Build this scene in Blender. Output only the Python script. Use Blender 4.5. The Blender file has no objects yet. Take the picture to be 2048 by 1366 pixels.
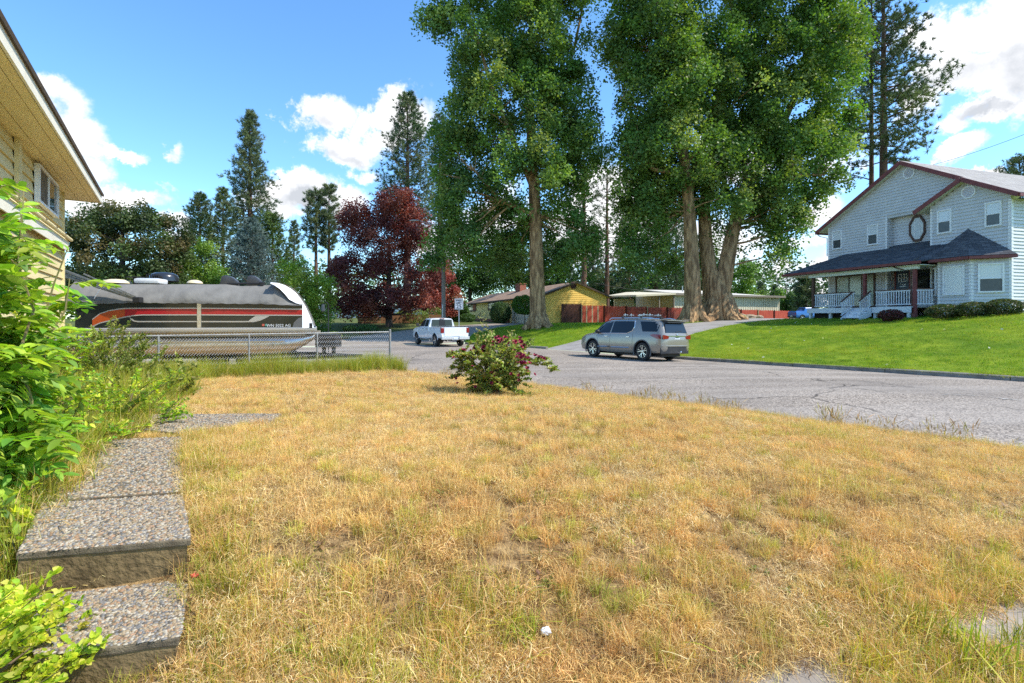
import bpy, bmesh, math, random
import numpy as np
from mathutils import Vector, Matrix, noise as mnoise
from mathutils.geometry import delaunay_2d_cdt
R = math.radians
rng = np.random.default_rng(7)
random.seed(7)
SC = bpy.context.scene
COL = SC.collection
EYE = 1.8

# ---------------------------------------------------------------- camera, sky, sun, exposure
cam_d = bpy.data.cameras.new('camera')
cam_d.lens = 18.0; cam_d.sensor_width = 36.0
cam_d.shift_y = -46 / 2048
cam_d.clip_start = 0.05; cam_d.clip_end = 6000
cam = bpy.data.objects.new('camera', cam_d)
cam.location = (0, 0, EYE); cam.rotation_euler = (R(90), 0, 0)
COL.objects.link(cam); SC.camera = cam

SUN_AZ = R(103)      # measured from +Y towards +X
SUN_EL = R(50)
SKY_STRENGTH = 0.15
SUN_STRENGTH = 3.8
SC.view_settings.view_transform = 'Standard'
SC.view_settings.look = 'None'
SC.view_settings.gamma = 1.0
SC.view_settings.use_curve_mapping = False
SC.view_settings.exposure = 0.78
sun_vec = Vector((math.sin(SUN_AZ) * math.cos(SUN_EL), math.cos(SUN_AZ) * math.cos(SUN_EL), math.sin(SUN_EL)))
sl = bpy.data.lights.new('sun', 'SUN'); sl.energy = SUN_STRENGTH; sl.angle = R(0.55); sl.color = (1.0, 0.93, 0.82)
so = bpy.data.objects.new('sun', sl); COL.objects.link(so)
so.rotation_euler = (-sun_vec).to_track_quat('-Z', 'Y').to_euler()
so.location = sun_vec * 100

def pdir(px, py):
    return Vector(((px - 1024) / 1024, 1.0, (637 - py) / 1024)).normalized()

def build_world():
    w = bpy.data.worlds.new('World'); SC.world = w; w.use_nodes = True
    nt = w.node_tree; nt.nodes.clear(); N = nt.nodes.new; L = nt.links.new
    out = N('ShaderNodeOutputWorld'); bg = N('ShaderNodeBackground'); bg.inputs[1].default_value = SKY_STRENGTH
    L(bg.outputs[0], out.inputs[0])
    sky = N('ShaderNodeTexSky'); sky.sky_type = 'NISHITA'; sky.sun_disc = False
    sky.sun_elevation = SUN_EL; sky.sun_rotation = SUN_AZ
    sky.air_density = 1.0; sky.dust_density = 0.3; sky.ozone_density = 2.0
    hs = N('ShaderNodeHueSaturation'); hs.inputs['Saturation'].default_value = 1.12; hs.inputs['Value'].default_value = 1.0
    L(sky.outputs[0], hs.inputs['Color'])
    tint = N('ShaderNodeMix'); tint.data_type = 'RGBA'; tint.blend_type = 'MULTIPLY'; tint.inputs[0].default_value = 1
    tint.inputs[7].default_value = (0.90, 1.13, 1.24, 1)
    L(hs.outputs[0], tint.inputs[6])
    tc = N('ShaderNodeTexCoord')
    def vm(op, a, b=None):
        n = N('ShaderNodeVectorMath'); n.operation = op
        for i, v in enumerate((a, b)):
            if v is None: continue
            if isinstance(v, (tuple, list, Vector)): n.inputs[i].default_value = tuple(v)
            else: L(v, n.inputs[i])
        return n
    def mm(op, a, b=None, c=None, clamp=False):
        n = N('ShaderNodeMath'); n.operation = op; n.use_clamp = clamp
        for i, v in enumerate((a, b, c)):
            if v is None: continue
            if isinstance(v, (int, float)): n.inputs[i].default_value = v
            else: L(v, n.inputs[i])
        return n.outputs[0]
    d = tc.outputs['Generated']
    # warp so that cloud outlines billow
    nz = N('ShaderNodeTexNoise'); nz.inputs['Scale'].default_value = 11; nz.inputs['Detail'].default_value = 10; nz.inputs['Roughness'].default_value = 0.66
    L(d, nz.inputs['Vector'])
    nz2 = N('ShaderNodeTexNoise'); nz2.inputs['Scale'].default_value = 4.2; nz2.inputs['Detail'].default_value = 7; nz2.inputs['Roughness'].default_value = 0.6
    L(d, nz2.inputs['Vector'])
    off = vm('SUBTRACT', nz.outputs['Color'], (0.5, 0.5, 0.5)); offs = vm('SCALE', off.outputs[0]); offs.inputs['Scale'].default_value = 0.10
    dw = vm('ADD', d, offs.outputs[0]).outputs[0]
    blobs = [  # px, py, rx, ry, rot, strength
        (95, 205, 75, 60, 30, 1.1), (150, 265, 75, 42, 40, 1.1), (235, 308, 55, 14, 12, .9), (165, 330, 50, 40, 20, 1.0),
        (215, 402, 105, 30, -4, 1.1), (180, 372, 60, 24, 0, .8), (345, 300, 22, 26, 0, .9), (332, 385, 28, 12, 25, .6), (400, 378, 18, 10, 0, .5),
        (352, 455, 38, 26, 20, 1.0), (650, 222, 62, 42, 0, 1.2), (690, 300, 78, 30, 0, 1.1), (735, 255, 70, 40, -30, .8), (800, 240, 75, 55, -30, 1.2),
        (565, 238, 16, 10, 0, .6), (600, 388, 80, 42, -8, 1.3), (675, 405, 60, 45, 0, 1.2), (730, 345, 40, 20, 0, .8),
        (1190, 440, 130, 95, 0, 1.2), (1000, 430, 120, 60, 0, .9), (1420, 480, 120, 60, 0, 1.0), (900, 480, 90, 70, 0, .8),
        (1950, 55, 120, 55, 8, 1.1), (1935, 135, 120, 45, 0, 1.1), (2045, 130, 80, 90, 0, 1.2), (1990, 208, 95, 30, -12, 1.1), (1830, 195, 48, 42, 0, 1.1), (1925, 238, 32, 12, 20, .8),
        (1932, 300, 52, 28, -25, 1.1), (1995, 350, 42, 14, -8, .9), (1600, 535, 120, 34, 0, 1.1), (1610, 480, 80, 22, -4, .8), (1630, 430, 50, 32, -18, 1.1),
        (1560, 588, 170, 26, 0, 1.0), (1480, 300, 90, 70, 0, .9), (1690, 330, 90, 80, 0, .7), (560, 575, 330, 22, 0, .6), (2150, 480, 160, 60, 0, .9), (-160, 420, 150, 60, 0, 1.0), (2300, 260, 150, 70, 0, 1.0),
        (700, -260, 160, 60, 10, 1.0), (1500, -330, 200, 80, -10, 1.0), (-300, 100, 160, 60, 0, 1.0)]
    acc = None
    for (px, py, rx, ry, rot, st) in blobs:
        c = pdir(px, py)
        ex = Vector((0, 0, 1)).cross(c); ex = -ex.normalized(); ex = ex if ex.x > 0 else -ex
        ez = c.cross(ex); ez = ez if ez.z > 0 else -ez
        k = c.y  # angular size of a pixel shrinks off axis
        a = R(-rot); e1 = (ex * math.cos(a) + ez * math.sin(a)) * (1024 / (rx * k)); e2 = (-ex * math.sin(a) + ez * math.cos(a)) * (1024 / (ry * k * 1.0))
        rel = vm('SUBTRACT', dw, c).outputs[0]
        u = vm('DOT_PRODUCT', rel, e1).outputs['Value']; v = vm('DOT_PRODUCT', rel, e2).outputs['Value']
        r2 = mm('ADD', mm('MULTIPLY', u, u), mm('MULTIPLY', v, v))
        front = mm('GREATER_THAN', vm('DOT_PRODUCT', d, c).outputs['Value'], 0.3)
        g = mm('MULTIPLY', mm('MULTIPLY', mm('SUBTRACT', 1.5, mm('SQRT', r2), clamp=True), st), front)
        acc = g if acc is None else mm('MAXIMUM', acc, g)
    # generic scattered cloud for the rest of the sky
    sep = N('ShaderNodeSeparateXYZ'); L(d, sep.inputs[0])
    back = mm('MULTIPLY', mm('ADD', mm('MULTIPLY', sep.outputs['Y'], -3.0), 0.9, clamp=True), 1.0)
    gen = mm('MULTIPLY', mm('MULTIPLY', mm('SUBTRACT', nz2.outputs['Fac'], 0.5), 5.0, clamp=True), back)
    acc = mm('MAXIMUM', acc, gen)
    dens = mm('ADD', acc, mm('MULTIPLY', mm('SUBTRACT', nz.outputs['Fac'], 0.5), 3.0))
    ss = N('ShaderNodeMapRange'); ss.interpolation_type = 'SMOOTHSTEP'; ss.inputs['From Min'].default_value = 0.42; ss.inputs['From Max'].default_value = 1.0
    L(dens, ss.inputs['Value'])
    gate = N('ShaderNodeMapRange'); gate.inputs['From Min'].default_value = 0.02; gate.inputs['From Max'].default_value = 0.2; L(acc, gate.inputs['Value'])
    mask = mm('MULTIPLY', ss.outputs[0], gate.outputs[0])
    # shade: thick parts and undersides turn grey
    nzs = N('ShaderNodeTexNoise'); nzs.inputs['Scale'].default_value = 9; nzs.inputs['Detail'].default_value = 5
    up = vm('ADD', d, (0.0, 0.0, 0.035)).outputs[0]; L(up, nzs.inputs['Vector'])
    shade = mm('ADD', mm('MULTIPLY', mm('SUBTRACT', nzs.outputs['Fac'], nz.outputs['Fac']), 2.2), mm('MULTIPLY', mm('SUBTRACT', acc, 0.6), 0.25))
    gacc = None
    for (px, py, rx, ry, st) in ((1950, 140, 110, 40, .62), (2050, 150, 80, 50, .6), (1985, 212, 70, 16, .9), (705, 312, 60, 14, .7), (600, 402, 55, 20, .8), (700, 420, 50, 18, .7), (1620, 505, 90, 14, .6), (800, 265, 50, 20, .5), (215, 418, 90, 12, .6), (140, 300, 60, 20, .4), (1580, 552, 110, 12, .7), (660, 245, 40, 14, .4)):
        c = pdir(px, py); k = c.y; rel = vm('SUBTRACT', dw, c).outputs[0]
        ex = Vector((0, 0, 1)).cross(c).normalized(); ez = c.cross(ex)
        u = vm('DOT_PRODUCT', rel, ex * (1024 / (rx * k))).outputs['Value']; v = vm('DOT_PRODUCT', rel, ez * (1024 / (ry * k))).outputs['Value']
        g = mm('MULTIPLY', mm('SUBTRACT', 1.3, mm('SQRT', mm('ADD', mm('MULTIPLY', u, u), mm('MULTIPLY', v, v))), clamp=True), st)
        gacc = g if gacc is None else mm('MAXIMUM', gacc, g)
    shade = mm('MULTIPLY', mm('ADD', shade, gacc), 1.0, clamp=True)
    cc = N('ShaderNodeMix'); cc.data_type = 'RGBA'
    cc.inputs[6].default_value = (5.3, 5.3, 5.4, 1); cc.inputs[7].default_value = (2.7, 2.85, 3.1, 1)
    L(shade, cc.inputs[0])
    mx = N('ShaderNodeMix'); mx.data_type = 'RGBA'; L(mask, mx.inputs[0]); L(tint.outputs[2], mx.inputs[6]); L(cc.outputs[2], mx.inputs[7])
    L(mx.outputs[2], bg.inputs[0])
    try:
        w.cycles.sampling_method = 'NONE'
    except Exception: pass
build_world()
try:
    SC.cycles.max_bounces = 6; SC.cycles.transparent_max_bounces = 6; SC.cycles.diffuse_bounces = 3; SC.cycles.glossy_bounces = 3
    SC.cycles.transmission_bounces = 4
    SC.cycles.use_denoising = False; SC.cycles.use_adaptive_sampling = False
    SC.cycles.sample_clamp_indirect = 6
except Exception: pass

# ---------------------------------------------------------------- helpers
def hexc(r, g, b):
    f = lambda v: ((v / 255) / 12.92 if v / 255 <= 0.04045 else ((v / 255 + 0.055) / 1.055) ** 2.4)
    return (f(r), f(g), f(b), 1)

MATS = {}
def mat(name, c1, c2=None, scale=4, rough=0.7, metal=0, bump=0, bscale=None, spec=0.5, stretch=(1, 1, 1), detail=6, coat=0, lo=0.35, hi=0.65, rnd=0, bdist=0.02):
    if name in MATS: return MATS[name]
    m = bpy.data.materials.new(name); m.use_nodes = True; nt = m.node_tree; N = nt.nodes.new; L = nt.links.new
    b = nt.nodes['Principled BSDF']
    c1 = tuple(c1)[:3] + (1,); c2 = (tuple(c2)[:3] + (1,)) if c2 else None
    b.inputs['Roughness'].default_value = rough; b.inputs['Metallic'].default_value = metal
    b.inputs['Specular IOR Level'].default_value = spec; b.inputs['Coat Weight'].default_value = coat
    tc = N('ShaderNodeTexCoord'); mp = N('ShaderNodeMapping'); mp.inputs['Scale'].default_value = stretch
    L(tc.outputs['Object'], mp.inputs[0])
    col = None
    if c2:
        n = N('ShaderNodeTexNoise'); n.inputs['Scale'].default_value = scale; n.inputs['Detail'].default_value = detail; L(mp.outputs[0], n.inputs['Vector'])
        mr = N('ShaderNodeMapRange'); mr.inputs['From Min'].default_value = lo; mr.inputs['From Max'].default_value = hi; L(n.outputs['Fac'], mr.inputs['Value'])
        mx = N('ShaderNodeMix'); mx.data_type = 'RGBA'; mx.inputs[6].default_value = c1; mx.inputs[7].default_value = c2
        L(mr.outputs[0], mx.inputs[0]); col = mx.outputs[2]
    if rnd:
        oi = N('ShaderNodeObjectInfo'); h = N('ShaderNodeHueSaturation')
        mr2 = N('ShaderNodeMapRange'); mr2.inputs['To Min'].default_value = 1 - rnd; mr2.inputs['To Max'].default_value = 1 + rnd
        L(oi.outputs['Random'], mr2.inputs['Value']); L(mr2.outputs[0], h.inputs['Value'])
        if col is not None: L(col, h.inputs['Color'])
        else: h.inputs['Color'].default_value = c1
        col = h.outputs[0]
    if col is not None: L(col, b.inputs['Base Color'])
    else: b.inputs['Base Color'].default_value = c1
    if bump:
        n2 = N('ShaderNodeTexNoise'); n2.inputs['Scale'].default_value = bscale or scale * 4; n2.inputs['Detail'].default_value = 6; L(mp.outputs[0], n2.inputs['Vector'])
        bp = N('ShaderNodeBump'); bp.inputs['Strength'].default_value = bump; bp.inputs['Distance'].default_value = bdist
        L(n2.outputs['Fac'], bp.inputs['Height']); L(bp.outputs[0], b.inputs['Normal'])
    MATS[name] = m
    return m

def leafmat(name, base, trans=0.35, rough=0.45, rnd=0.0, hue=0.0, tcol=None, spec=0.35):
    """leaf / blade material: colour = base * per-leaf tint attribute, light passes through"""
    if name in MATS: return MATS[name]
    m = bpy.data.materials.new(name); m.use_nodes = True; nt = m.node_tree; N = nt.nodes.new; L = nt.links.new
    b = nt.nodes['Principled BSDF']; out = nt.nodes['Material Output']
    b.inputs['Roughness'].default_value = rough; b.inputs['Specular IOR Level'].default_value = spec
    at = N('ShaderNodeAttribute'); at.attribute_name = 'tint'
    mx = N('ShaderNodeMix'); mx.data_type = 'RGBA'; mx.blend_type = 'MULTIPLY'; mx.inputs[0].default_value = 1
    mx.inputs[7].default_value = tuple(base)[:3] + (1,); L(at.outputs['Color'], mx.inputs[6]); col = mx.outputs[2]
    if rnd or hue:
        oi = N('ShaderNodeObjectInfo'); h = N('ShaderNodeHueSaturation')
        a = N('ShaderNodeMapRange'); a.inputs['To Min'].default_value = 1 - rnd; a.inputs['To Max'].default_value = 1 + rnd; L(oi.outputs['Random'], a.inputs['Value']); L(a.outputs[0], h.inputs['Value'])
        if hue:
            mu = N('ShaderNodeMath'); mu.operation = 'MULTIPLY'; mu.inputs[1].default_value = 7.31; L(oi.outputs['Random'], mu.inputs[0])
            fr = N('ShaderNodeMath'); fr.operation = 'FRACT'; L(mu.outputs[0], fr.inputs[0])
            c = N('ShaderNodeMapRange'); c.inputs['To Min'].default_value = 0.5 - hue; c.inputs['To Max'].default_value = 0.5 + hue; L(fr.outputs[0], c.inputs['Value']); L(c.outputs[0], h.inputs['Hue'])
        L(col, h.inputs['Color']); col = h.outputs[0]
    L(col, b.inputs['Base Color'])
    t = N('ShaderNodeBsdfTranslucent'); 
    t2 = N('ShaderNodeMix'); t2.data_type = 'RGBA'; t2.blend_type = 'MULTIPLY'; t2.inputs[0].default_value = 1
    t2.inputs[7].default_value = tuple(tcol or (1.5, 1.6, 0.6))[:3] + (1,); L(col, t2.inputs[6]); L(t2.outputs[2], t.inputs[0])
    ms = N('ShaderNodeMixShader'); ms.inputs[0].default_value = trans; L(b.outputs[0], ms.inputs[1]); L(t.outputs[0], ms.inputs[2]); L(ms.outputs[0], out.inputs[0])
    MATS[name] = m
    return m

def tag(o, label=None, cat=None, group=None, kind=None):
    if label: o['label'] = label
    if cat: o['category'] = cat
    if group: o['group'] = group
    if kind: o['kind'] = kind
    return o

def thing(name, label, cat, loc=(0, 0, 0), rz=0, group=None):
    o = bpy.data.objects.new(name, None); COL.objects.link(o); o.empty_display_size = 0.2
    o.location = loc; o.rotation_euler = (0, 0, rz)
    return tag(o, label, cat, group)

def copy_tree(o, parent=None):
    c = o.copy(); COL.objects.link(c)
    if parent is not None: c.parent = parent
    for ch in list(o.children): copy_tree(ch, c)
    return c

def link(name, me, parent=None, label=None, cat=None, group=None, kind=None, loc=None, rot=None, scale=None):
    o = bpy.data.objects.new(name, me); COL.objects.link(o)
    if parent is not None: o.parent = parent
    if loc is not None: o.location = loc
    if rot is not None: o.rotation_euler = rot
    if scale is not None: o.scale = scale
    return tag(o, label, cat, group, kind)

def npmesh(name, V, F, m, tint=None, smooth=False):
    """fast mesh from numpy arrays; F is (n,3) or (n,4)"""
    me = bpy.data.meshes.new(name); V = np.asarray(V, np.float32); F = np.asarray(F, np.int32)
    n, k = F.shape
    me.vertices.add(len(V)); me.vertices.foreach_set('co', V.ravel())
    me.loops.add(n * k); me.loops.foreach_set('vertex_index', F.ravel())
    me.polygons.add(n); me.polygons.foreach_set('loop_start', np.arange(0, n * k, k, dtype=np.int32))
    me.polygons.foreach_set('use_smooth', np.full(n, smooth, dtype=bool))
    me.update(calc_edges=True)
    if tint is not None:
        a = me.attributes.new('tint', 'FLOAT_COLOR', 'POINT')
        c = np.ones((len(V), 4), np.float32); c[:, :3] = tint; a.data.foreach_set('color', c.ravel())
    for mm in (m if isinstance(m, (list, tuple)) else [m]): me.materials.append(mm)
    return me

class MB:
    def __init__(s): s.v = []; s.f = []; s.mi = []; s.M = None; s.cur = 0
    def add(s, vs, fs):
        o = len(s.v)
        if s.M is not None: vs = [tuple(s.M @ Vector(p)) for p in vs]
        s.v += [tuple(p) for p in vs]; s.f += [tuple(i + o for i in f) for f in fs]; s.mi += [s.cur] * len(fs); return s
    def box(s, x0, y0, z0, x1, y1, z1):
        x0, x1 = min(x0, x1), max(x0, x1); y0, y1 = min(y0, y1), max(y0, y1); z0, z1 = min(z0, z1), max(z0, z1)
        return s.add([(x0, y0, z0), (x1, y0, z0), (x1, y1, z0), (x0, y1, z0), (x0, y0, z1), (x1, y0, z1), (x1, y1, z1), (x0, y1, z1)],
                     [(0, 3, 2, 1), (4, 5, 6, 7), (0, 1, 5, 4), (1, 2, 6, 5), (2, 3, 7, 6), (3, 0, 4, 7)])
    def beam(s, p, q, w, h, up=(0, 0, 1)):
        p, q = Vector(p), Vector(q); d = (q - p).normalized(); up = Vector(up)
        sx = d.cross(up)
        sx = sx.normalized() if sx.length > 1e-4 else Vector((1, 0, 0)); uz = sx.cross(d).normalized()
        vs = []
        for e in (p, q):
            for a, b in ((-1, -1), (1, -1), (1, 1), (-1, 1)): vs.append(e + sx * (a * w / 2) + uz * (b * h / 2))
        return s.add(vs, [(0, 1, 2, 3), (7, 6, 5, 4), (0, 4, 5, 1), (1, 5, 6, 2), (2, 6, 7, 3), (3, 7, 4, 0)])
    def poly(s, pts): return s.add(pts, [tuple(range(len(pts)))])
    def slab(s, pts, vec):
        n = len(pts); vec = Vector(vec); q = [Vector(p) + vec for p in pts]
        return s.add([Vector(p) for p in pts] + q, [tuple(range(n)), tuple(range(2 * n - 1, n - 1, -1))] + [(i, i + n, (i + 1) % n + n, (i + 1) % n) for i in range(n)])
    def tube(s, pts, rad, n=6, cap=True):
        pts = [Vector(p) for p in pts]; m = len(pts)
        if not hasattr(rad, '__len__'): rad = [rad] * m
        vs = []; fs = []; ref = None
        for i, p in enumerate(pts):
            d = (pts[min(i + 1, m - 1)] - pts[max(i - 1, 0)]).normalized()
            if ref is None: ref = d.orthogonal().normalized()
            ref = (ref - d * ref.dot(d)); ref = ref.normalized() if ref.length > 1e-5 else d.orthogonal().normalized()
            b = d.cross(ref)
            for k in range(n):
                a = 2 * math.pi * k / n; vs.append(p + (ref * math.cos(a) + b * math.sin(a)) * rad[i])
        for i in range(m - 1):
            for k in range(n): fs.append((i * n + k, i * n + (k + 1) % n, (i + 1) * n + (k + 1) % n, (i + 1) * n + k))
        if cap: fs += [tuple(range(n - 1, -1, -1)), tuple(range((m - 1) * n, m * n))]
        return s.add(vs, fs)
    def cyl(s, p, q, r, r2=None, n=12): return s.tube([p, q], [r, r if r2 is None else r2], n)
    def lathe(s, prof, n=16, axis='z', c=(0, 0, 0)):
        vs = []; m = len(prof); c = Vector(c)
        for (r, h) in prof:
            for k in range(n):
                a = 2 * math.pi * k / n
                if axis == 'z': vs.append(c + Vector((r * math.cos(a), r * math.sin(a), h)))
                else: vs.append(c + Vector((r * math.cos(a), h, r * math.sin(a))))
        fs = [(i * n + k, i * n + (k + 1) % n, (i + 1) * n + (k + 1) % n, (i + 1) * n + k) for i in range(m - 1) for k in range(n)]
        return s.add(vs, fs)
    def ell(s, c, r, n=10, m=7, jit=0):
        vs = []; c = Vector(c)
        for i in range(m + 1):
            t = math.pi * i / m
            for k in range(n):
                a = 2 * math.pi * k / n; j = 1 + random.uniform(-jit, jit)
                vs.append(c + Vector((r[0] * math.sin(t) * math.cos(a), r[1] * math.sin(t) * math.sin(a), r[2] * math.cos(t))) * j)
        fs = [(i * n + k, (i + 1) * n + k, (i + 1) * n + (k + 1) % n, i * n + (k + 1) % n) for i in range(m) for k in range(n)]
        return s.add(vs, fs)
    def mesh(s, name, mats, smooth=False, bevel=0, subd=0):
        me = bpy.data.meshes.new(name); me.from_pydata(s.v, [], s.f)
        for m in (mats if isinstance(mats, (list, tuple)) else [mats]): me.materials.append(m)
        me.polygons.foreach_set('material_index', s.mi)
        me.update()
        bm = bmesh.new(); bm.from_mesh(me); bmesh.ops.remove_doubles(bm, verts=bm.verts, dist=1e-5)
        bmesh.ops.recalc_face_normals(bm, faces=bm.faces)
        if bevel:
            es = [e for e in bm.edges if len(e.link_faces) == 2 and e.calc_face_angle(0) > 0.6]
            bmesh.ops.bevel(bm, geom=es, offset=bevel, segments=2, profile=0.6, affect='EDGES', clamp_overlap=True)
        if smooth:
            for f in bm.faces: f.smooth = True
            for e in bm.edges:
                if len(e.link_faces) == 2 and e.calc_face_angle(0) > 0.7: e.smooth = False
        bm.to_mesh(me); bm.free()
        return me
    def build(s, name, mats, parent=None, smooth=False, bevel=0, label=None, cat=None, group=None, kind=None, loc=None, rot=None):
        return link(name, s.mesh(name, mats, smooth, bevel), parent, label, cat, group, kind, loc, rot)

def at(px, py, d):  # world point seen at a pixel of the photograph at depth d
    return Vector(((px - 1024) / 1024 * d, d, EYE + (637 - py) / 1024 * d))

class Frame:
    """local frame of a thing: origin + rotation about z; turns pixels into local coordinates on a plane"""
    def __init__(s, loc, rz):
        s.M = Matrix.Translation(loc) @ Matrix.Rotation(rz, 4, 'Z'); s.I = s.M.inverted()
        s.o = s.I @ Vector((0, 0, EYE))
    def hit(s, px, py, axis, val):
        p = s.I @ at(px, py, 1.0); d = p - s.o; k = (val - s.o[axis]) / d[axis]; return s.o + d * k
    def w(s, p): return s.M @ Vector(p)

# ---------------------------------------------------------------- terrain
U = Vector((0.545, -0.838)); NN = Vector((0.838, 0.545)); K0 = Vector((8.15, 23.4))
def zroad(x, y):
    s = (x - K0.x) * U.x + (y - K0.y) * U.y
    b = -0.1 + (0.0138 * s if s > 0 else 0.004 * max(s, -30))
    c = (x * NN.x + y * NN.y - 14.0) / 5.5
    return b + 0.10 * max(0.0, 1 - c * c)
def KP(t, off=0.0):
    p = K0 - U * t + NN * off; return (p.x, p.y)
def RP(t, k):  # along the kerb t, away from the road k
    p = K0 - U * t + NN * k; return (p.x, p.y)
near_edge = [(20, -10.5), (13.5, -2.2), (9.6, 2.6), (6.5, 6.5), (4.9, 8.5), (3.0, 11.0), (0.88, 13.7), (-1.0, 15.3), (-2.8, 16.6), (-4.6, 18.6), (-7, 20.3), (-14, 21.5), (-60, 24)]
kerb_right = [KP(-34), KP(-24), KP(-16), KP(-8), KP(-2), KP(4.5)]
kerb_left = [KP(11), (-0.02, 35.8), (-1.8, 37.3), (-3.1, 38.2), (-3.7, 39.6)]
road_poly = near_edge + [(-60, 32), (-12, 35.9), (-7.5, 37.3), (-3.7, 39.6)] + kerb_left[::-1][1:] + kerb_right[::-1]
drive_poly = [KP(4.5), RP(4.3, 8), RP(4.6, 14), RP(6, 22), RP(8, 34), RP(13, 34), RP(11, 22), RP(10, 14), RP(10.2, 8), KP(11)]
apron_poly = [(-60, 32), (-12, 35.9), (-7.5, 37.3), (-3.7, 39.6), (-3.4, 44.5), (1.9, 52.9), (0.0, 58.4), (-8, 52), (-14, 42.5), (-60, 37)]
walk_poly = [(-1.1, -3), (-1.1, 1.5), (-0.2, 2.0), (0.9, 2.15), (2.4, 2.62), (3.6, 3.1), (5.2, 1.2), (6, -3)]
rlawn_poly = kerb_right + [RP(4.3, 8), RP(4.6, 14), RP(6, 22), RP(8, 34), (60, 70), (80, 30), (60, -20)]
ylawn_poly = kerb_left + [(-3.4, 44.5), (1.9, 52.9), (3.3, 50.6), (9.8, 52.6), (34, 62), RP(13, 34), RP(11, 22), RP(10, 14), RP(10.2, 8)]
yard_poly = near_edge[:11] + [(-14, 21.5), (-30, 21), (-30, -14), (20, -14)]

CTRL = [(0, 0, .22), (-1, 1, .22), (2, 1, .22), (3, 2, .25), (1.5, 2.3, .26), (0, 2.1, .30), (0, 2.6, .44), (-.7, 2.0, .33), (-.8, 2.6, .48), (-1.45, 2.75, .52), (-1.7, 2.45, .34), (-2.3, 2.2, .32), (-1.9, 1.7, .16), (-1.4, 1.9, .2), (-2.9, 2.2, .34), (-2.4, 2.9, .5), (-3.4, 2.9, .58), (-4, 1.8, .6), (1.2, 3.3, .50), (0, 3.4, .57),
        (2.6, 3.6, .42), (4, 3.4, .3), (-2.4, 3.6, .6), (-3.3, 5.1, .58), (-5, 4, .66), (0, 5, .58), (3, 5.2, .44), (5, 4.4, .3), (-4.4, 6.4, .54), (-7, 6, .65), (0, 8, .43), (3, 7.9, .33), (-4, 9, .46), (-8, 9, .55), (-.4, 10.5, .22), (-3, 11.5, .38),
        (-3.455, 14.5, .32), (-6, 12.6, .38), (-9.3, 10.2, .5), (-1.3, 13.4, .16), (-8, 16, .2), (-14, 17, .3), (-5, 17, .02), (-12, 19.5, .05), (-20, 18, .3), (-25, 5, .7), (0, -8, .2), (-8, -8, .5), (10, -10, .3), (-1.1, -3, .22), (6, -3, .25),
        (23.4, 24, 2.0), (20.5, 33.5, 1.86), (20, 23, 1.8), (17.5, 29.5, 1.62), (21.5, 20, 1.95), (26, 14, 2.1), (14, 24.5, .88), (17, 20, 1.05), (12.5, 31.3, 1.22), (30, 30, 2.2), (40, 10, 2.4), (40, 40, 2.1), (22, 40, 1.75), (15, 38, 1.5), (17.5, 42.5, 1.72),
        (9.5, 36.5, 1.15), (6, 36, .9), (15.5, 44, 1.68), (19, 47, 1.83), (2.1, 42, 1.05), (2.5, 37, .5), (3.1, 50, 1.28), (9.6, 52.4, 1.2), (-1, 43, .6), (-3.4, 45, .52), (1, 55, 1.3), (-7, 58, 1.2), (8, 46, 1.35), (14, 54, 1.2), (30, 60, 1.0), (36, 66, .9), (20, 75, 1.0),
        (-12, 40, .0), (-10, 46, .45), (-16, 44, .35), (-14, 52, 1.0), (-9, 54, 1.0), (-20, 50, .9), (-30, 45, .7), (-30, 60, 1.4), (-10, 70, 1.6), (-60, 60, 1.4), (-60, 40, .2), (-50, 28, -.2), (60, 0, 3), (60, 60, 2.2), (0, 90, 1.5), (60, 100, 1.5), (-60, 100, 2)]
for (x, y) in near_edge: CTRL.append((x, y, zroad(x, y) + 0.03))
for (x, y) in kerb_right: CTRL.append((x, y, zroad(x, y) + 0.12))
for t, k in ((-20, 3), (-10, 3), (0, 3), (-5, 2), (-30, 4)):
    p = RP(t, k); CTRL.append((p[0], p[1], zroad(*KP(t)) + 0.12 + 0.13 * k))
for t in (4.5, 7.5, 11): p = KP(t); CTRL.append((p[0], p[1], zroad(*p) + 0.02))
for (x, y) in kerb_left[1:]: CTRL.append((x, y, zroad(x, y) + 0.12))
for (x, y) in [(-60, 32), (-12, 35.9), (-7.5, 37.3)]: CTRL.append((x, y, zroad(x, y) + 0.01))
CP = np.array(CTRL)
def _phi(r2): return r2 * np.log(r2 + 1e-9) * 0.5
def _fit():
    P = CP[:, :2] / 10; n = len(P)
    d2 = ((P[:, None] - P[None]) ** 2).sum(-1); K = _phi(d2) + np.eye(n) * 0.002
    A = np.zeros((n + 3, n + 3)); A[:n, :n] = K; A[:n, n] = 1; A[:n, n + 1:] = P; A[n, :n] = 1; A[n + 1:, :n] = P.T
    b = np.zeros(n + 3); b[:n] = CP[:, 2]
    return np.linalg.solve(A, b)
_W = _fit()
def gzn(X, Y):
    X = np.asarray(X, float); Y = np.asarray(Y, float)
    P = np.stack([X, Y], -1) / 10; n = len(CP); C = CP[:, :2] / 10
    out = np.empty(len(P))
    for i in range(0, len(P), 4000):
        q = P[i:i + 4000]; d2 = ((q[:, None] - C[None]) ** 2).sum(-1)
        out[i:i + 4000] = _phi(d2) @ _W[:n] + _W[n] + q @ _W[n + 1:]
    far = np.clip((np.hypot(X, Y - 20) - 75) / 60, 0, 1)
    return np.clip(out, -1, 4) * (1 - far) + 1.2 * far
def G(x, y): return float(gzn([x], [y])[0])

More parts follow.
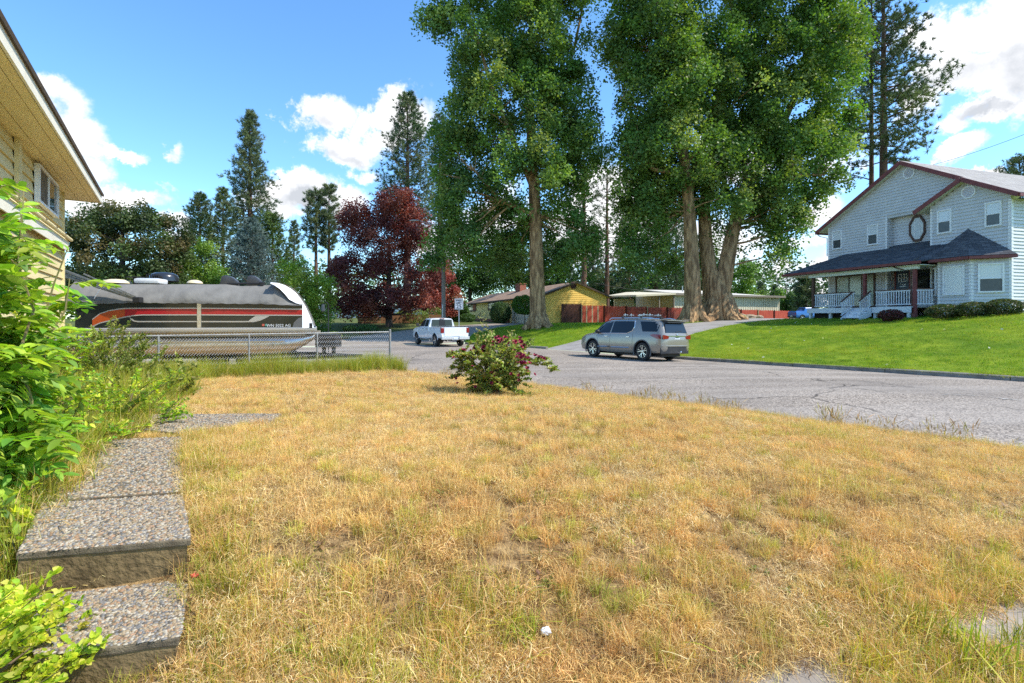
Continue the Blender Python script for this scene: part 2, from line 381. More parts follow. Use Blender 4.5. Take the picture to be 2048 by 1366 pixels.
def inpoly(X, Y, poly):
    X = np.asarray(X); Y = np.asarray(Y); ins = np.zeros(len(X), bool); n = len(poly)
    for i in range(n):
        x0, y0 = poly[i]; x1, y1 = poly[(i + 1) % n]
        c = ((y0 > Y) != (y1 > Y)) & (X < (x1 - x0) * (Y - y0) / ((y1 - y0) if y1 != y0 else 1e-9) + x0)
        ins ^= c
    return ins
# ---------------------------------------------------------------- ground materials
def ground_mat():
    m = mat('dry_soil', (0.15, 0.088, 0.038), (0.40, 0.27, 0.125), scale=14, rough=0.95, bump=0.9, bscale=60, spec=0.1, bdist=0.03)
    return m
M_dry = ground_mat()
M_lawn = mat('lawn_green', (0.11, 0.19, 0.012), (0.22, 0.29, 0.02), scale=.7, rough=0.9, bump=0.8, bscale=45, spec=0.1, bdist=0.04)
M_field = mat('far_ground', (0.07, 0.11, 0.03), (0.13, 0.14, 0.05), scale=0.4, rough=0.95, bump=0.4, bscale=8, spec=0.1)
M_conc = mat('concrete', (0.24, 0.205, 0.165), (0.34, 0.29, 0.235), scale=2.5, rough=0.85, bump=0.25, bscale=60, spec=0.25, bdist=0.01)
M_drive = mat('driveway_concrete', (0.24, 0.225, 0.21), (0.33, 0.31, 0.29), scale=1.2, rough=0.85, bump=0.25, bscale=50, spec=0.25, bdist=0.01)
M_kerb = mat('kerb_concrete', (0.17, 0.155, 0.135), (0.27, 0.25, 0.22), scale=3, rough=0.9, bump=0.4, bscale=40, spec=0.2)

def asphalt_mat():
    m = bpy.data.materials.new('asphalt'); m.use_nodes = True; nt = m.node_tree; N = nt.nodes.new; L = nt.links.new
    b = nt.nodes['Principled BSDF']; b.inputs['Roughness'].default_value = 0.82; b.inputs['Specular IOR Level'].default_value = 0.3
    tc = N('ShaderNodeTexCoord'); P = tc.outputs['Object']
    def noise(sc, det=5, vec=None):
        n = N('ShaderNodeTexNoise'); n.inputs['Scale'].default_value = sc; n.inputs['Detail'].default_value = det; L(vec or P, n.inputs['Vector']); return n
    def mr(v, a, b_, c=0, d=1):
        n = N('ShaderNodeMapRange'); n.inputs['From Min'].default_value = a; n.inputs['From Max'].default_value = b_; n.inputs['To Min'].default_value = c; n.inputs['To Max'].default_value = d; L(v, n.inputs['Value']); return n.outputs[0]
    def mix(f, a, b_):
        n = N('ShaderNodeMix'); n.data_type = 'RGBA'
        for i, v in ((0, f), (6, a), (7, b_)):
            if isinstance(v, (int, float)): n.inputs[i].default_value = v
            elif isinstance(v, tuple): n.inputs[i].default_value = v + (1,)
            else: L(v, n.inputs[i])
        return n.outputs[2]
    g = N('ShaderNodeTexVoronoi'); g.inputs['Scale'].default_value = 42; L(P, g.inputs['Vector'])   # exposed stones
    sep = N('ShaderNodeSeparateColor'); L(g.outputs['Color'], sep.inputs[0])
    c = mix(mr(sep.outputs[0], 0.15, 0.9), (0.12, 0.098, 0.078), (0.46, 0.395, 0.325))
    c = mix(mr(noise(0.35).outputs['Fac'], 0.38, 0.66, 0.0, 0.55), c, (0.15, 0.13, 0.112))
    st = N('ShaderNodeMapping'); st.inputs['Rotation'].default_value = (0, 0, R(57)); st.inputs['Scale'].default_value = (0.05, 1.2, 1); L(P, st.inputs[0])
    c = mix(mr(noise(1.0, 4, st.outputs[0]).outputs['Fac'], 0.45, 0.7, 0, 0.4), c, (0.40, 0.36, 0.315))          # wheel-worn streaks along the road
    # cracks
    wv = noise(0.9, 6); v2 = N('ShaderNodeVectorMath'); v2.operation = 'ADD'; sc2 = N('ShaderNodeVectorMath'); sc2.operation = 'SCALE'; sc2.inputs['Scale'].default_value = 0.9
    L(wv.outputs['Color'], sc2.inputs[0]); L(P, v2.inputs[0]); L(sc2.outputs[0], v2.inputs[1])
    cr = N('ShaderNodeTexVoronoi'); cr.feature = 'DISTANCE_TO_EDGE'; cr.inputs['Scale'].default_value = 0.24; L(v2.outputs[0], cr.inputs['Vector'])
    gate = mr(noise(0.22, 2).outputs['Fac'], 0.44, 0.54)
    mu = N('ShaderNodeMath'); mu.operation = 'MULTIPLY'; L(mr(cr.outputs['Distance'], 0.003, 0.009, 0.75, 0), mu.inputs[0]); L(gate, mu.inputs[1])
    c = mix(mu.outputs[0], c, (0.035, 0.03, 0.026))
    L(c, b.inputs['Base Color'])
    bp = N('ShaderNodeBump'); bp.inputs['Strength'].default_value = 0.6; bp.inputs['Distance'].default_value = 0.008
    L(g.outputs['Distance'], bp.inputs['Height']); L(bp.outputs[0], b.inputs['Normal'])
    MATS['asphalt'] = m
    return m
M_road = asphalt_mat()

# ---------------------------------------------------------------- ground sheets that share their borders
def densify(poly, step, closed=True):
    out = []; n = len(poly)
    for i in range(n if closed else n - 1):
        a = Vector(poly[i]); b = Vector(poly[(i + 1) % n]); k = max(1, int((b - a).length / step))
        out += [tuple(a + (b - a) * j / k) for j in range(k)]
    return out
def build_terrain():
    pts = []; edges = []
    for poly in (road_poly, drive_poly, apron_poly, walk_poly, rlawn_poly, ylawn_poly):
        q = densify(poly, 1.2); o = len(pts); pts += q; edges += [(o + i, o + (i + 1) % len(q)) for i in range(len(q))]
    def grid(x0, x1, y0, y1, s, hole=None):
        for x in np.arange(x0, x1, s):
            for y in np.arange(y0, y1, s):
                if hole and hole[0] < x < hole[1] and hole[2] < y < hole[3]: continue
                pts.append((x + random.uniform(-.2, .2) * s, y + random.uniform(-.2, .2) * s))
    grid(-5, 7, -1, 9, 0.3); grid(-14, 16, -5, 24, 0.8, (-5, 7, -1, 9)); grid(-30, 40, -12, 60, 1.8, (-14, 16, -5, 24))
    grid(-100, 100, -50, 130, 8, (-30, 40, -12, 60)); grid(-1500, 1500, -300, 1900, 110, (-100, 100, -50, 130))
    V, E, F, *_ = delaunay_2d_cdt([Vector(p) for p in pts], edges, [], 0, 1e-4)
    P = np.array([tuple(v) for v in V]); F = np.array([f for f in F if len(f) == 3])
    C = P[F].mean(1); z = np.full(len(F), 6)
    order = [(6, None), (0, yard_poly), (4, ylawn_poly), (3, rlawn_poly), (5, walk_poly), (2, apron_poly), (7, drive_poly), (1, road_poly)]
    for k, poly in order:
        if poly is not None: z[inpoly(C[:, 0], C[:, 1], poly)] = k
    Zg = gzn(P[:, 0], P[:, 1]); Zr = np.array([zroad(x, y) for x, y in P])
    names = {0: ('dry_lawn', M_dry), 1: ('road', M_road), 2: ('pavement', M_conc), 3: ('green_lawn', M_lawn), 4: ('green_lawn', M_lawn), 5: ('footpath', M_conc), 6: ('ground', M_field), 7: ('driveway', M_drive)}
    for k, (nm, m) in names.items():
        f = F[z == k]
        if not len(f): continue
        u, inv = np.unique(f, return_inverse=True); f2 = inv.reshape(-1, 3)
        zz = Zr[u] if k == 1 else Zg[u]
        v = np.column_stack([P[u], zz])
        a = v[f2]; nz = np.cross(a[:, 1, :2] - a[:, 0, :2], a[:, 2, :2] - a[:, 0, :2]); f2[nz < 0] = f2[nz < 0][:, ::-1]
        o = link(nm, npmesh(nm, v, f2, m, smooth=True), kind='structure')
build_terrain()

# kerbs: a run of cast segments with open joints
def kerb_run(path, name='kerb', seg=3.05, off=0.0):
    root = thing(name, None, None); tag(root, kind='structure')
    pts = [Vector((x, y, 0)) for x, y in path]; L = [0]
    for a, b in zip(pts, pts[1:]): L.append(L[-1] + (b - a).length)
    def P(s):
        for i in range(len(pts) - 1):
            if s <= L[i + 1] or i == len(pts) - 2: return pts[i].lerp(pts[i + 1], (s - L[i]) / (L[i + 1] - L[i]))
    s = 0
    while s < L[-1] - .3:
        e = min(s + seg - 0.02, L[-1]); mb = MB(); n = 3; rings = []
        for i in range(n + 1):
            q = P(s + (e - s) * i / n); q2 = P(min(s + (e - s) * i / n + .05, L[-1])); q1 = P(max(0, s + (e - s) * i / n - .05))
            d = (q2 - q1).normalized(); nn = Vector((-d.y, d.x, 0))
            if nn.dot(Vector((NN.x, NN.y, 0))) < 0: nn = -nn
            zr = zroad(q.x, q.y); jit = random.uniform(-.004, .004)
            prof = [(-.02, -.15), (0.0, .0), (.012, .115), (.04, .138), (.17, .142), (.185, .125), (.185, -.15)]
            rings.append([q + nn * a + Vector((0, 0, zr + h + jit)) for a, h in prof])
        m = len(rings[0]); vs = [p for r in rings for p in r]; fs = []
        for i in range(n):
            for k in range(m): fs.append((i * m + k, i * m + (k + 1) % m, (i + 1) * m + (k + 1) % m, (i + 1) * m + k))
        fs += [tuple(range(m)), tuple(range((n + 1) * m - 1, n * m - 1, -1))]
        mb.add(vs, fs); mb.build('kerb_segment', M_kerb, root, smooth=True)
        s += seg
kerb_run([(x, y) for x, y in kerb_right][::-1]); kerb_run(kerb_left)

# ---------------------------------------------------------------- grass tools
GRASS_COL = {}
def tuft_mesh(name, m, n, h, spread, wid, cols, lean=0.6, flat=0.0, seg=3, head=0.0):
    """one clump of bent tapering blades"""
    V = []; F = []; T = []
    for i in range(n):
        a = rng.uniform(0, 2 * math.pi); r = spread * math.sqrt(rng.uniform(0, 1)); bx, by = r * math.cos(a), r * math.sin(a)
        hh = h * rng.uniform(0.45, 1.15); ld = rng.uniform(0, 2 * math.pi) if rng.random() < .5 else a + rng.normal(0, .6)
        ln = abs(rng.normal(0, lean)) ; w = wid * rng.uniform(.6, 1.3); c = np.array(cols[rng.integers(len(cols))]) * rng.uniform(.75, 1.2)
        fl = rng.random() < flat
        pts = []
        if fl:
            ll = hh * rng.uniform(1.0, 2.0); z0 = rng.uniform(0.0, h * .5); z1 = max(0.0, z0 + rng.uniform(-.3, .45) * h); cu = rng.normal(0, .25)
            for k in range(seg + 1):
                t = k / seg; aa = ld + cu * t; pts.append((bx + math.cos(aa) * ll * (t - .5), by + math.sin(aa) * ll * (t - .5), z0 + (z1 - z0) * t + .012 * math.sin(3.1 * t)))
        else:
            for k in range(seg + 1):
                t = k / seg; o = ln * hh * t ** 1.8; pts.append((bx + math.cos(ld) * o, by + math.sin(ld) * o, hh * t * (1 - .28 * min(1, ln) * t)))
        wa = rng.uniform(0, math.pi); wx, wy = math.cos(wa), math.sin(wa); b = len(V)
        for k, p in enumerate(pts):
            t = k / seg; ww = w * (1 - t * .85) * .5 if not fl else w * .4
            if head and not fl and t > .6: ww = w * head * (1.05 - abs(t - .8) * 4 if abs(t - .8) < .2 else .3)
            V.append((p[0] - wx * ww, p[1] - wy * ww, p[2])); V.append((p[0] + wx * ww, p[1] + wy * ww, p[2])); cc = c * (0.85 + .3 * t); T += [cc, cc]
        for k in range(seg): F.append((b + 2 * k, b + 2 * k + 1, b + 2 * k + 3, b + 2 * k + 2))
    return npmesh(name, V, F, m, np.array(T))

def make_coll(name, meshes):
    c = bpy.data.collections.new(name)
    for i, me in enumerate(meshes): c.objects.link(bpy.data.objects.new('%s_%02d' % (name, i), me))
    return c

def scatter(name, X, Y, Z, scale, coll, nvar, tilt=0.12, zscale=None, kind='stuff', label=None, idx=None):
    """one object: grass clumps instanced on a cloud of points"""
    n = len(X); me = bpy.data.meshes.new(name); me.vertices.add(n)
    me.vertices.foreach_set('co', np.column_stack([X, Y, Z]).astype(np.float32).ravel())
    rot = np.column_stack([rng.normal(0, tilt, n), rng.normal(0, tilt, n), rng.uniform(0, 2 * math.pi, n)]).astype(np.float32)
    a = me.attributes.new('rot', 'FLOAT_VECTOR', 'POINT'); a.data.foreach_set('vector', rot.ravel())
    s = np.asarray(scale, np.float32); zs = s if zscale is None else s * np.asarray(zscale, np.float32)
    a = me.attributes.new('scl', 'FLOAT_VECTOR', 'POINT'); a.data.foreach_set('vector', np.column_stack([s, s, zs]).astype(np.float32).ravel())
    a = me.attributes.new('idx', 'INT', 'POINT'); a.data.foreach_set('value', (rng.integers(0, nvar, n) if idx is None else idx).astype(np.int32))
    ng = bpy.data.node_groups.new(name, 'GeometryNodeTree')
    ng.interface.new_socket('Geometry', in_out='INPUT', socket_type='NodeSocketGeometry'); ng.interface.new_socket('Geometry', in_out='OUTPUT', socket_type='NodeSocketGeometry')
    gi = ng.nodes.new('NodeGroupInput'); go = ng.nodes.new('NodeGroupOutput')
    ip = ng.nodes.new('GeometryNodeInstanceOnPoints'); ci = ng.nodes.new('GeometryNodeCollectionInfo')
    ci.inputs['Collection'].default_value = coll; ci.inputs['Separate Children'].default_value = True; ci.inputs['Reset Children'].default_value = True
    def attr(nm, t):
        q = ng.nodes.new('GeometryNodeInputNamedAttribute'); q.data_type = t; q.inputs['Name'].default_value = nm; return q.outputs['Attribute']
    e2r = ng.nodes.new('FunctionNodeEulerToRotation')
    L = ng.links.new
    L(gi.outputs[0], ip.inputs['Points']); L(ci.outputs[0], ip.inputs['Instance']); ip.inputs['Pick Instance'].default_value = True
    L(attr('idx', 'INT'), ip.inputs['Instance Index']); L(attr('rot', 'FLOAT_VECTOR'), e2r.inputs[0]); L(e2r.outputs[0], ip.inputs['Rotation']); L(attr('scl', 'FLOAT_VECTOR'), ip.inputs['Scale'])
    L(ip.outputs[0], go.inputs[0])
    o = link(name, me, kind=kind, label=label)
    md = o.modifiers.new('grass', 'NODES'); md.node_group = ng
    return o

def fbm(X, Y, s, seed=0, octv=3):
    """cheap value noise, 0..1"""
    X = np.asarray(X) / s; Y = np.asarray(Y) / s; out = np.zeros(len(X)); amp = 1; tot = 0
    for o in range(octv):
        x = X * 2 ** o + 17.3 * o + seed * 3.7; y = Y * 2 ** o - 9.1 * o + seed * 5.1
        xi = np.floor(x).astype(int); yi = np.floor(y).astype(int); fx = x - xi; fy = y - yi; fx = fx * fx * (3 - 2 * fx); fy = fy * fy * (3 - 2 * fy)
        h = lambda a, b: np.mod(np.sin(a * 127.1 + b * 311.7 + seed) * 43758.5453, 1.0)
        v = (h(xi, yi) * (1 - fx) + h(xi + 1, yi) * fx) * (1 - fy) + (h(xi, yi + 1) * (1 - fx) + h(xi + 1, yi + 1) * fx) * fy
        out += v * amp; tot += amp; amp *= .5
    return out / tot

def seen_cone(X, Y, m=0.6): return (np.abs(X) < Y * 1.03 + m) & (Y > 0.6)

straw = [(.72, .49, .19), (.80, .60, .28), (.62, .38, .12), (.86, .70, .38), (.50, .27, .085), (.70, .45, .15), (.74, .50, .17)]
strawg = straw + [(.45, .42, .09), (.40, .40, .08)]
M_straw = leafmat('straw', (1, 1, 1), trans=0.30, rough=0.6, rnd=0.26, hue=0.014, tcol=(1.15, 1.05, .75), spec=.25)
M_gblade = leafmat('green_blade', (1, 1, 1), trans=0.4, rough=0.5, rnd=0.2, hue=0.02, tcol=(1.3, 1.3, .5))
green1 = [(.32, .36, .03), (.40, .40, .04), (.22, .30, .03), (.50, .44, .06)]
lawn_c = [(.17, .32, .012), (.23, .38, .014), (.14, .27, .012), (.30, .40, .02)]
orange = [(.82, .55, .19), (.72, .45, .15), (.88, .64, .26), (.58, .35, .12), (.80, .57, .22), (.32, .18, .07)]
pale = [(.86, .64, .27), (.78, .56, .22), (.90, .74, .40), (.68, .46, .17), (.32, .20, .08)]
dark = [(.26, .16, .07), (.38, .24, .10), (.18, .11, .06), (.50, .34, .14)]
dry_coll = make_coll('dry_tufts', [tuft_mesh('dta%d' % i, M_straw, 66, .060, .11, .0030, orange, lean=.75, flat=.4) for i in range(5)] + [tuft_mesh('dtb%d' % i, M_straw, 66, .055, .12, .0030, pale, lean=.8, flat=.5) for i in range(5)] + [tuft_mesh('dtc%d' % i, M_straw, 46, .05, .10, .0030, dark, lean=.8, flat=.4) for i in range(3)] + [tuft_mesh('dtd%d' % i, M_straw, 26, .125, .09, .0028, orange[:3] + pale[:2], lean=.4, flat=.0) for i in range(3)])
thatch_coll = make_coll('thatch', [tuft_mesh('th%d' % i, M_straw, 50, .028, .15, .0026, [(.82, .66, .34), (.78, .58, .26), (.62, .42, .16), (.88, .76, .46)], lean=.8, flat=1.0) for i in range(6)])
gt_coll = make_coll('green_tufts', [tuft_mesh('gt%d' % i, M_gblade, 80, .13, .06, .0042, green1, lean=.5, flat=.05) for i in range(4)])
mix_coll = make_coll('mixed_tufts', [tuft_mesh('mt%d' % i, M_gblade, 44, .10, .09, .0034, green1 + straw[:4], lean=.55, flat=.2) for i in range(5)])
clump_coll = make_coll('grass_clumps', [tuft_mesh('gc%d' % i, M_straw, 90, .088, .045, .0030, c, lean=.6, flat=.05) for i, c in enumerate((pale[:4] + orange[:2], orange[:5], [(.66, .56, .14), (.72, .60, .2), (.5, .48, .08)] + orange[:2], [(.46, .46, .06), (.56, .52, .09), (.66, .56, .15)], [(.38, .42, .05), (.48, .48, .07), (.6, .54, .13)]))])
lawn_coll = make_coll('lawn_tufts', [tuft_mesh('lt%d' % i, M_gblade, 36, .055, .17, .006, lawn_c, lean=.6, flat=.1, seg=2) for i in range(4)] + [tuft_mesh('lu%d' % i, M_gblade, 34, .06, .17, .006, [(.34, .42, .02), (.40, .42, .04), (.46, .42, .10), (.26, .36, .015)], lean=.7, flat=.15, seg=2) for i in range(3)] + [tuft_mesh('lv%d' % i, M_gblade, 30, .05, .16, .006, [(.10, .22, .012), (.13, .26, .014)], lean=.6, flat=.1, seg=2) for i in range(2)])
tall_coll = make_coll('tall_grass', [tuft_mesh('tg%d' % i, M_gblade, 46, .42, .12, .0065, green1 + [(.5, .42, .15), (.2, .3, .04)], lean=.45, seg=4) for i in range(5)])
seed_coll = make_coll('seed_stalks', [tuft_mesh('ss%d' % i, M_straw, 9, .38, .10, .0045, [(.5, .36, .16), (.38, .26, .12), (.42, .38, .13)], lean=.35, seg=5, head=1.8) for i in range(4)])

# stepping path (also used to keep the grass off it)
u35 = Vector((-.549, .836)); v35 = Vector((-.836, -.549))
path_slabs = []   # filled below: polygons in plan
def slab_poly(a, b, c, d): return [a, b, c, d]
S_R = [(-1.72, 2.73), (-2.22, 3.44), (-3.30, 5.1), (-3.55, 5.65), (-1.27, 2.02)]
slab_polys = {
    'upper': [(-1.70, 2.72), (-2.20, 3.42), (-2.98, 3.24), (-2.46, 2.54)],
    'mid': [(-2.23, 3.46), (-3.28, 5.08), (-3.95, 4.95), (-3.1, 3.26)],
    'far': [(-2.85, 6.15), (-3.0, 6.66), (-4.7, 6.5), (-4.3, 5.6), (-3.46, 5.3)],
    'lower': [(-1.42, 2.2), (-1.70, 2.69), (-2.40, 2.52), (-1.93, 2.07)],
    'bottom': [(-1.0, 1.25), (-1.42, 2.17), (-1.95, 2.0), (-1.7, 1.1)]}
def on_path(X, Y, grow=0.0):
    r = np.zeros(len(X), bool)
    for k, p in slab_polys.items():
        c = np.mean(p, 0); q = [tuple(c + (np.array(a) - c) * (1 - grow)) for a in p]
        r |= inpoly(X, Y, q)
    return r
left_bed = [(-1.68, 1.2), (-1.90, 2.0), (-2.36, 2.5), (-2.86, 3.2), (-3.8, 4.9), (-4.0, 5.6), (-4.6, 6.5), (-5.6, 9.0), (-7.6, 10.9), (-10, 12), (-14, 8), (-9, 1)]
def build_grass():
    # ---- points over the dry yard, density falling with distance
    def cand(n, dmin, dmax, pw=1.0):
        Y = dmin + (dmax - dmin) * rng.uniform(0, 1, n) ** pw; X = rng.uniform(-1, 1, n) * (Y * 1.03 + .5)
        return X, Y
    def keep(X, Y, extra=None):
        wk = inpoly(X, Y, walk_poly) & (fbm(X, Y, .55, 41) < .46); k = inpoly(X, Y, yard_poly) & ~wk & ~on_path(X, Y, -.02) & ~inpoly(X, Y, left_bed)
        if extra is not None: k &= extra
        return X[k], Y[k]
    X, Y = cand(70000, 1.6, 16.5, 1.0)
    dens = np.clip(420 * np.where(Y < 4, 1, (4 / Y) ** .9), 0, 420) / 420
    # candidates are uniform in Y and widen with X, so true density ~ 1/Y: thin the near ones
    X, Y = keep(X, Y)
    gap = fbm(X, Y, .5, 3) * .45 + fbm(X, Y, .19, 13, 2) * .55; k = rng.uniform(0, 1, len(X)) < np.clip(1.05 - 1.0 * np.clip((.53 - gap) * 9, 0, 1), 0.14, 1)
    X, Y = X[k], Y[k]
    wet = fbm(X, Y, 1.3, 5)
    sc = rng.uniform(.7, 1.25, len(X)) * (1 + .25 * (fbm(X, Y, 1.0, 9) - .5)) * np.clip(.82 + Y * .022, .8, 1.15)
    q = fbm(X, Y, 1.1, 61) + rng.normal(0, .13, len(X)); q2 = fbm(X, Y, .35, 71); n = len(X)
    idx = np.where(q > .64, rng.integers(0, 5, n), rng.integers(5, 10, n)); idx = np.where((q2 > .62) & (rng.uniform(0, 1, n) < .6), rng.integers(10, 13, n), idx); idx = np.where(rng.uniform(0, 1, n) < .2, rng.integers(13, 16, n), idx)
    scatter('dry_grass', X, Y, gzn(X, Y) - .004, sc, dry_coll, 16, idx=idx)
    X, Y = cand(7500, 1.7, 13, 1.0); X, Y = keep(X, Y); k = fbm(X, Y, .5, 27) > .45; X, Y = X[k], Y[k]
    scatter('grass_clumps', X, Y, gzn(X, Y), rng.uniform(.6, 1.25, len(X)), clump_coll, 5, idx=rng.choice(5, len(X), p=[.34, .30, .20, .09, .07]))
    X, Y = cand(26000, 1.5, 15, 1.0); X, Y = keep(X, Y); g = fbm(X, Y, .7, 21); k = g > .50; X, Y = X[k], Y[k]
    scatter('dead_thatch', X, Y, gzn(X, Y) + .004, rng.uniform(.6, 1.3, len(X)), thatch_coll, 6, tilt=.1)
    # greener patches: near the walk, along the path, along the road edge and below the fence
    X, Y = cand(30000, 1.6, 16.5, 1.0); X, Y = keep(X, Y)
    g = fbm(X, Y, .9, 33); near = np.clip((4.2 - Y) / 2.5, 0, 1) * .16 + np.clip((X - 1.0) / 3, 0, 1) * np.clip((5 - Y) / 3, 0, 1) * .10
    edge = np.zeros(len(X))
    for (a, b) in zip(near_edge[2:10], near_edge[3:11]):
        A = np.array(a); D = np.array(b) - A; t = np.clip(((X - A[0]) * D[0] + (Y - A[1]) * D[1]) / (D @ D), 0, 1); dd = np.hypot(X - A[0] - t * D[0], Y - A[1] - t * D[1]); edge = np.maximum(edge, np.clip(1 - dd / .55, 0, 1))
    pr = np.array([(-1.2, 1.9), (-1.72, 2.73), (-3.3, 5.1), (-3.5, 5.6)]); pd = np.full(len(X), 9.)
    for a, b in zip(pr, pr[1:]):
        D = b - a; t = np.clip(((X - a[0]) * D[0] + (Y - a[1]) * D[1]) / (D @ D), 0, 1); pd = np.minimum(pd, np.hypot(X - a[0] - t * D[0], Y - a[1] - t * D[1]))
    pe = np.clip(1 - pd / .38, 0, 1)
    k = rng.uniform(0, 1, len(X)) < np.clip((g - .60 + near) * 3.2, 0.03, .7) + edge * .55 + pe * .8
    X, Y = X[k], Y[k]
    scatter('mixed_grass', X, Y, gzn(X, Y) - .004, rng.uniform(.7, 1.35, len(X)), mix_coll, 5)
    # seed stalks along the road edge
    A = []; 
    for (a, b) in zip(near_edge[3:9], near_edge[4:10]):
        n = int(np.hypot(b[0] - a[0], b[1] - a[1]) * 22)
        t = rng.uniform(0, 1, n); A.append(np.column_stack([a[0] + (b[0] - a[0]) * t - abs(rng.normal(0, .16, n)), a[1] + (b[1] - a[1]) * t - abs(rng.normal(0, .16, n))]))
    A = np.vstack(A); k = fbm(A[:, 0], A[:, 1], .8, 2) > .5; A = A[k]
    scatter('seed_stalks', A[:, 0], A[:, 1], gzn(A[:, 0], A[:, 1]), rng.uniform(.35, .95, len(A)), seed_coll, 4)
    # tall grass along the fence
    f0 = np.array([-3.455, 14.5]); fd = np.array([-.805, -.593]); n = 1300
    t = rng.uniform(-.3, 7.2, n); o = rng.normal(-.05, .28, n)
    X = f0[0] + fd[0] * t + .593 * o; Y = f0[1] + fd[1] * t - .805 * o; o2 = fbm(X, Y, .8, 8)
    scatter('tall_fence_grass', X, Y, gzn(X, Y), rng.uniform(.6, 1.3, n) * (.6 + .7 * o2), tall_coll, 5, tilt=.1)
    # weedy bed on the left
    n = 9000; X = rng.uniform(-10, -2.4, n); Y = rng.uniform(1.2, 11.5, n); k = inpoly(X, Y, left_bed) & seen_cone(X, Y, 1.2) & ~on_path(X, Y, .1); X, Y = X[k], Y[k]
    scatter('weedy_grass', X, Y, gzn(X, Y), rng.uniform(.4, 1.1, len(X)) * np.clip(.55 + .07 * Y, .5, 1.1), tall_coll, 5, tilt=.22)
    n = 4200; X = rng.uniform(-8, -2.2, n); Y = rng.uniform(1.2, 8.5, n); k = inpoly(X, Y, left_bed) & seen_cone(X, Y, 1.2); X, Y = X[k], Y[k]
    scatter('mixed_bed_grass', X, Y, gzn(X, Y), rng.uniform(1.0, 2.2, len(X)), mix_coll, 5, tilt=.25)
    # clipped lawns
    n = 42000; Y = rng.uniform(6, 36, n); X = rng.uniform(3, 40, n); k = inpoly(X, Y, rlawn_poly) & ~inpoly(X, Y, drive_poly) & seen_cone(X, Y) & (rng.uniform(0, 1, n) < np.clip(18 / Y, .25, 1)); X, Y = X[k], Y[k]
    k = (X - 23.4) * .956 + (Y - 24) * .292 < -.4
    X, Y = X[k], Y[k]; n = len(X); q = fbm(X, Y, 2.6, 77) + rng.normal(0, .12, n); idx = np.where(q > .56, rng.integers(4, 7, n), np.where(q < .40, rng.integers(7, 9, n), rng.integers(0, 4, n)))
    scatter('lawn_grass', X, Y, gzn(X, Y) - .005, rng.uniform(.9, 1.6, n), lawn_coll, 9, idx=idx)
    # ragged fringe over the kerb
    n = 2600; t = rng.uniform(-18, 4.3, n); k_ = .2 + np.abs(rng.normal(0, .08, n)); X = K0.x - U.x * t + NN.x * k_; Y = K0.y - U.y * t + NN.y * k_; g = fbm(X, Y, .7, 19); X, Y, g = X[g > .36], Y[g > .36], g[g > .36]
    scatter('lawn_fringe', X, Y, np.array([zroad(a, b) + .11 for a, b in zip(X, Y)]), .7 + 1.6 * (g - .36), lawn_coll, 9)
    n = 9000; Y = rng.uniform(32, 52, n); X = rng.uniform(-4, 22, n); k = inpoly(X, Y, ylawn_poly) & ~inpoly(X, Y, drive_poly) & ~inpoly(X, Y, apron_poly); X, Y = X[k], Y[k]
    k = (Y - 50) * .942 - (X - 3.1) * .335 < -.2; X, Y = X[k], Y[k]
    scatter('lawn_grass', X, Y, gzn(X, Y) - .005, rng.uniform(1.2, 2.2, len(X)), lawn_coll, 5)
build_grass()
def build_lawn_weeds():
    b = bpy.data.meshes; wc = [(.16, .24, .04), (.24, .29, .06), (.32, .34, .08)]; bc = [(.30, .19, .09), (.38, .24, .11), (.22, .13, .07)]
    def rosette(nm, cols):
        V = []; F = []; T = []
        for i in range(9):
            a = rng.uniform(0, 6.28); L = rng.uniform(.03, .065); el = rng.uniform(.2, 1.1); w = L * .16; c = np.array(cols[rng.integers(len(cols))]) * rng.uniform(.8, 1.2); o = len(V); ca, sa = math.cos(a), math.sin(a)
            for t, ww in ((0, .2), (.4, 1), (.8, .8), (1, .05)):
                r = L * t * math.cos(el); z = L * t * math.sin(el) - .3 * L * t * t; V += [(r * ca - ww * w * sa, r * sa + ww * w * ca, z + .01), (r * ca + ww * w * sa, r * sa - ww * w * ca, z + .01)]; T += [c, c]
            F += [(o + 2 * k, o + 2 * k + 1, o + 2 * k + 3, o + 2 * k + 2) for k in range(3)]
        return npmesh(nm, V, F, M_gblade, np.array(T))
    co = make_coll('lawn_weeds', [rosette('lw%d' % i, wc) for i in range(4)] + [rosette('lb%d' % i, bc) for i in range(3)])
    n = 1500; Y = rng.uniform(1.8, 9, n); X = rng.uniform(-1, 1, n) * (Y * 1.03 + .3); k = inpoly(X, Y, yard_poly) & ~inpoly(X, Y, left_bed) & ~on_path(X, Y) & (fbm(X, Y, .6, 91) > .5); X, Y = X[k], Y[k]
    scatter('lawn_weeds', X, Y, gzn(X, Y), rng.uniform(.5, 1.1, len(X)), co, 7)
build_lawn_weeds()

